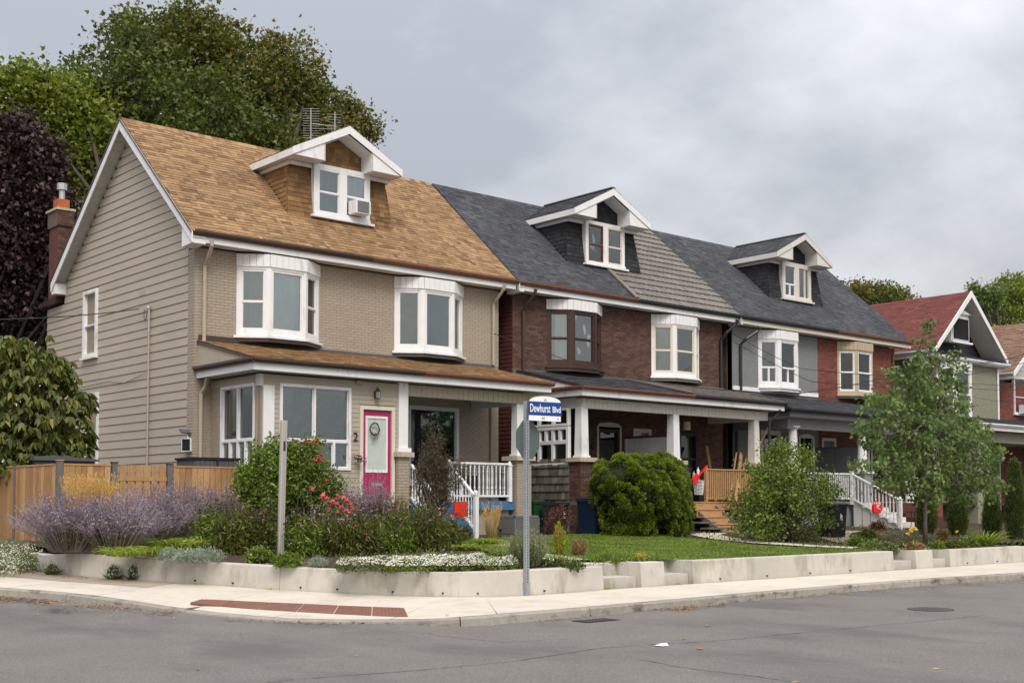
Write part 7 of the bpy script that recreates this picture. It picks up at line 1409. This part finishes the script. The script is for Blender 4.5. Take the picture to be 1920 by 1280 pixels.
SB_ = thing('bench', (29.1, 25.0, 1.6), 'dark blue low bench behind the laundry basket', 'bench'); MB().box(28.6, 29.5, 25.0, 25.3, 1.98, 2.06).build('seat', BLUEP, SB_); MB().box(28.62, 28.68, 25.02, 25.28, 1.6, 1.98).build('leg', BLUEP, SB_); MB().box(29.42, 29.48, 25.02, 25.28, 1.6, 1.98).build('leg', BLUEP, SB_)
for (xa, ya, xb, yb, w, lab) in ((1402,880,1443,795,.05,'long thin timber leaning against the last porch column'),(1387,875,1390,850,.14,'short wide board standing behind the deck railing'),(1396,875,1403,848,.06,'short narrow board beside the wide one'),(1377,876,1381,848,.03,'thin stick standing behind the deck railing'),(1332,878,1325,836,.11,'slanted plank leaning on the dark brick wall')):
    Yp_ = 26.6 if xa == 1332 else 25.15; A = atY(xa, ya, Yp_); B = atY(xb, yb, Yp_+.25); d = (B-A).normalized(); A = A-d*((A.z-1.62)/max(d.z,.2)); PK = thing('timber_board', A, lab, 'board', 'loose boards on the porch'); MB().beam(A, B, w, .03, up=(0,1,0)).build('board', NEWWOOD, PK)
PL = thing('loose_plank', atG(1590, 1008), 'short wooden plank lying on the mulch by the black bin', 'plank'); A = atG(1578, 1006); B = atG(1640, 1008); MB().beam(A+Vector((.25,-.4,.08)), B+Vector((0,-.4,.06)), .12, .09).build('plank', NEWWOOD, PL)
# red bag on the white stair rail, chair, lidded post
c = atY(1644, 952, 22.7); RB_ = thing('red_bag', c, 'red shopping bag with white print tied to the white stair rail', 'bag'); b = MB(); prof = [(-.26,-.10),(-.22,-.14),(.05,-.19),(.12,-.18),(.24,-.07),(.25,.10),(.10,.13),(-.2,.14),(-.27,.10)]
b.prism([c+Vector((x, -.05, z)) for x, z in prof], (0,.07,0)); b.build('bag_body', REDP, RB_); MB().tube([c+Vector((-.08,0,.13)), c+Vector((-.06,.0,.24)), c+Vector((0,0,.28)), c+Vector((.06,0,.22)), c+Vector((.06,0,.13))], .015, 6).build('strap', REDP, RB_)
Tb = frame3(c+Vector((-.01,-.056,.06)), (1,0,0), (0,0,1), (0,-1,0))
MB(Tb).box(-.08,.08,.0,.04,0,.003).build('printed_mark', SIGNWHITE, RB_); MB(Tb).prism([(-.15,-.03,0),(.0,-.03,0),(.06,-.07,0),(-.02,-.06,0)], (0,0,.003)).build('printed_mark', SIGNWHITE, RB_); MB(Tb).prism([(0,-.05,0),(.14,-.10,0),(.12,-.11,0),(.02,-.08,0)], (0,0,.003)).build('printed_mark', SIGNWHITE, RB_)
c = atY(1530, 886, 25.5); c.z = 1.6; PC = thing('plastic_chair', c, 'white plastic chair on the porch behind the white railing', 'chair'); 
for sx in (-.2,.2):
    for sy in (-.2,.2): MB().beam(c+Vector((sx*1.1,sy*1.1,0)), c+Vector((sx,sy,.42)), .04, .04).build('leg', SIGNWHITE, PC)
MB().box(c.x-.23, c.x+.23, c.y-.23, c.y+.23, .42+c.z, .45+c.z).build('seat', SIGNWHITE, PC); b = MB(); b.prism([(c.x+.24*cos(a*pi/8), c.y+.22, c.z+.68+.22*sin(a*pi/8)) for a in range(9)]+[(c.x-.22, c.y+.2, c.z+.45),(c.x+.22, c.y+.2, c.z+.45)], (0,.02,0)); b.build('backrest', SIGNWHITE, PC)
c = Vector((37.4, 24.85, 2.65)); PCp = thing('post_lantern', c, 'small dark cap light on top of the white stair post', 'light'); MB().lathe([(.06,0),(.06,.06),(.09,.07),(.02,.12)], c, 8).build('light_cap', BLACKP, PCp)
MT = thing('grill_tray', atY(1712, 960, 22.6), 'small black tray on a stand beside the brown stairs', 'tray'); c = atY(1712, 960, 22.6); MB().box(c.x-.2, c.x+.2, c.y-.12, c.y+.12, c.z, c.z+.03).build('tray', BLACKP, MT); 
for s in (-.15,.15): MB().tube([(c.x+s, c.y, .7), (c.x+s*.6, c.y, c.z)], .012, 5).build('leg', BLACKP, MT)
# climbing plant on the white railing
cv = thing('climbing_rose', Vector((36.6, 24.7, .7)), 'sparse climbing rose twining through the white stair railing', 'plant'); Q = np.stack([37.4+RNG.normal(size=260)*.05, RNG.uniform(22.9,24.9,260), np.zeros(260)],1); Q[:,2] = 1.1+(Q[:,1]-22.9)*.44+RNG.uniform(-.2,.5,260); leaves('foliage', Q, .06, L_DRY, cv); Q2 = np.stack([RNG.uniform(34.7,37.4,260), 24.8+RNG.normal(size=260)*.05, RNG.uniform(1.4,2.6,260)],1); leaves('foliage', Q2, .06, L_SHRUB, cv); blobs('blooms', np.array([[37.35,24.8,2.75],[37.4,24.0,2.2],[37.42,23.4,2.0]]), .04, F_RED, cv)
TM = thing('timber_retaining_edge', (32.9, 17.5, 0), 'stacked timber edging beside the driveway at the right edge', 'timber'); 
for k in range(3): MB().box(32.02, 32.3, 16.6, 22, .13*k, .13*k+.12).build('timber_beam', NEWWOOD, TM)
# ======================= antenna
ya = 31.4; A0 = atY(597, 300, ya); AN = thing('roof_antenna', (A0.x, ya, 11.7), 'silver television antenna standing on the roof ridge behind the dormer', 'antenna')
def am(x0, y0, x1, y1, r=.008, nm='antenna_rod'): MB().tube([atY(x0,y0,ya), atY(x1,y1,ya)], r, 5).build(nm, ALU, AN)
am(583,203,583,300,.012,'mast'); am(628,210,628,270,.012,'mast'); am(583,232,632,238,.012,'boom'); am(583,241,628,242,.008,'boom')
for k in range(13): am(568,204+4.6*k,599,204+4.6*k+.6,.006)
for k in range(9): am(614,214+5.0*k,640,216+5*k,.005)
# ======================= cables
def cable(pts, label, r=.012, sag=0.0, name='overhead_cable', group=None):
    P = [Vector(p) for p in pts]; out = []
    for i in range(len(P)-1):
        for k in range(8): t = k/8; q = P[i].lerp(P[i+1], t); q.z -= sag*4*t*(1-t); out.append(q)
    out.append(P[-1]); o = MB().tube(out, r, 5).build(name, CABLE, None, smooth=True); tag(o, label, 'cable', group); return o
cable([atY(-260, 597, 21), atX(260, 579, 13.5)], 'service cable coming in from the left to the mast on the side wall', .012, .12)
hk = atY(926, 625, FY-.1); cable([hk, atY(1140,700,24), atY(1265,720,21.5), atY(1400,733,20.5), atY(1500,737,20.2), atY(1640,712,20), atY(1810,684,19.5), atY(2100,640,19)], 'cable crossing the porch roofs and rising past the street tree', .012, .03)
cable([atY(1376,626,FY-.15), atY(1500,690,24), atY(1700,705,22), atY(1800,690,21), atY(1925,662,20), atY(2100,636,19)], 'upper cable in front of the grey brick wall', .010, .05); cable([atY(1376,640,FY-.15), atY(1520,715,24), atY(1700,722,22), atY(1920,680,20), atY(2100,650,19)], 'second cable just below the upper one on the grey wall', .010, .05)
cable([atY(1640,716,21), atY(1800,718,22), atY(1920,722,23), atY(2100,724,24)], 'nearly level cable in front of the olive wall', .009, .02); cable([atY(1640,725,21), atY(1800,727,22), atY(1920,731,23), atY(2100,734,24)], 'lower of the two level cables before the olive wall', .009, .02)
cable([atY(1800,738,22), atY(1870,752,22.5), atY(1940,756,23)], 'thin drooping wire across the olive wall', .006, .02)
# ======================= road details
def onroad(x, y, dz=.004): return atZ(x, y, -.125)+Vector((0,0,dz))
mc = onroad(1745, 1142); MH = thing('manhole_cover', mc, 'round iron manhole cover in the road at the right', 'manhole cover'); MB().lathe([(.36,0),(.36,.006),(.33,.008),(.0,.008)], mc, 28).build('frame_ring', DKIRON, MH)
for k in range(7): MB().box(mc.x-.26+.02*abs(3-k), mc.x+.26-.02*abs(3-k), mc.y-.26+.075*k, mc.y-.225+.075*k, mc.z+.008, mc.z+.011).build('raised_bar', DKIRON, MH)
dc = onroad(1118, 1163); DG = thing('drain_grate', dc, 'slotted iron drain grate against the kerb', 'drain'); MB().box(dc.x-.34, dc.x+.34, dc.y-.16, dc.y+.16, dc.z-.01, dc.z+.002).build('grate_pit', DARK, DG)
for k in range(9): MB().prism([(dc.x-.33+.073*k, dc.y-.15, dc.z+.002), (dc.x-.295+.073*k, dc.y-.15, dc.z+.002), (dc.x-.275+.073*k, dc.y+.15, dc.z+.002), (dc.x-.31+.073*k, dc.y+.15, dc.z+.002)], (0,0,.008)).build('bar', DKIRON, DG)
def crack(pts, w=.012, label=None):
    P = []
    for (x0, y0), (x1, y1) in zip(pts, pts[1:]):
        n = max(2, int(abs(x1-x0)/9)); P += [onroad(x0+(x1-x0)*k/n, y0+(y1-y0)*k/n+random.gauss(0,.35)) for k in range(n)]
    P.append(onroad(*pts[-1])); b = MB(); vs = []
    for i, p in enumerate(P):
        d = P[min(i+1,len(P)-1)]-P[max(i-1,0)]; d.z = 0; d.normalize(); nn = Vector((-d.y,d.x,0))*w*random.uniform(.25,.75); vs += [tuple(p-nn), tuple(p+nn)]
    b.add(vs, [(2*i,2*i+1,2*i+3,2*i+2)[::-1] for i in range(len(P)-1)]); o = b.build('road_crack', TAR); o['kind'] = 'structure'; return o
crack([(500,1279),(620,1268),(760,1258),(960,1240),(1130,1214),(1300,1204),(1400,1196),(1520,1184),(1650,1172),(1850,1153)], .014); crack([(1200,1236),(1300,1254),(1420,1268),(1530,1284)], .014); crack([(690,1180),(790,1186),(860,1196),(960,1204)], .010); crack([(900,1208),(1000,1200),(1080,1196)], .008)
def litter(x, y, m, label, s=.09, walk=False):
    c = onwalk(x, y, .008) if walk else onroad(x, y, .003); o = MB(); vs = []; n = 9
    vs = [(c.x, c.y, c.z+s*.45)]+[(c.x+s*(.7+.6*random.random())*cos(2*pi*k/n), c.y+s*(.6+.5*random.random())*sin(2*pi*k/n), c.z+abs(random.gauss(0,1))*s*.22) for k in range(n)]; o.add(vs, [(0,1+k,1+(k+1)%n) for k in range(n)]); q = o.build('litter', m); tag(q, label, 'litter'); return q
litter(1240, 1211, PAPER, 'crumpled white paper lying on the road', .08); litter(166, 1083, BLUELIT, 'small blue and white wrapper on the sidewalk by the wall', .045, True); litter(838, 1153, BLUELIT, 'tiny dark blue scrap near the kerb', .03, True); litter(175, 1103, REDP, 'tiny red scrap on the left sidewalk', .03, True)
litter(1326, 1174, L_DRY, 'reddish brown leaf on the road near the kerb', .05); litter(1312, 1217, L_DRY, 'brown leaf on the road right of the white paper', .05); litter(1282, 1198, L_DRY, 'dark leaf scrap on the road above the white paper', .03)
for x, y, lab in ((1755,1253,'small yellow paint mark on the road at the right'),(1490,1278,'yellow paint mark at the bottom edge of the road')): 
    c = onroad(x, y, .004); o = MB().poly([(c.x-.07,c.y-.03,c.z),(c.x+.08,c.y-.02,c.z),(c.x+.05,c.y+.03,c.z),(c.x-.04,c.y+.02,c.z)]).build('road_paint_mark', MATS.get('worn_yellow_paint') or mat('worn_yellow_paint', (.38,.30,.10), rough=.9)); o['kind'] = 'structure'
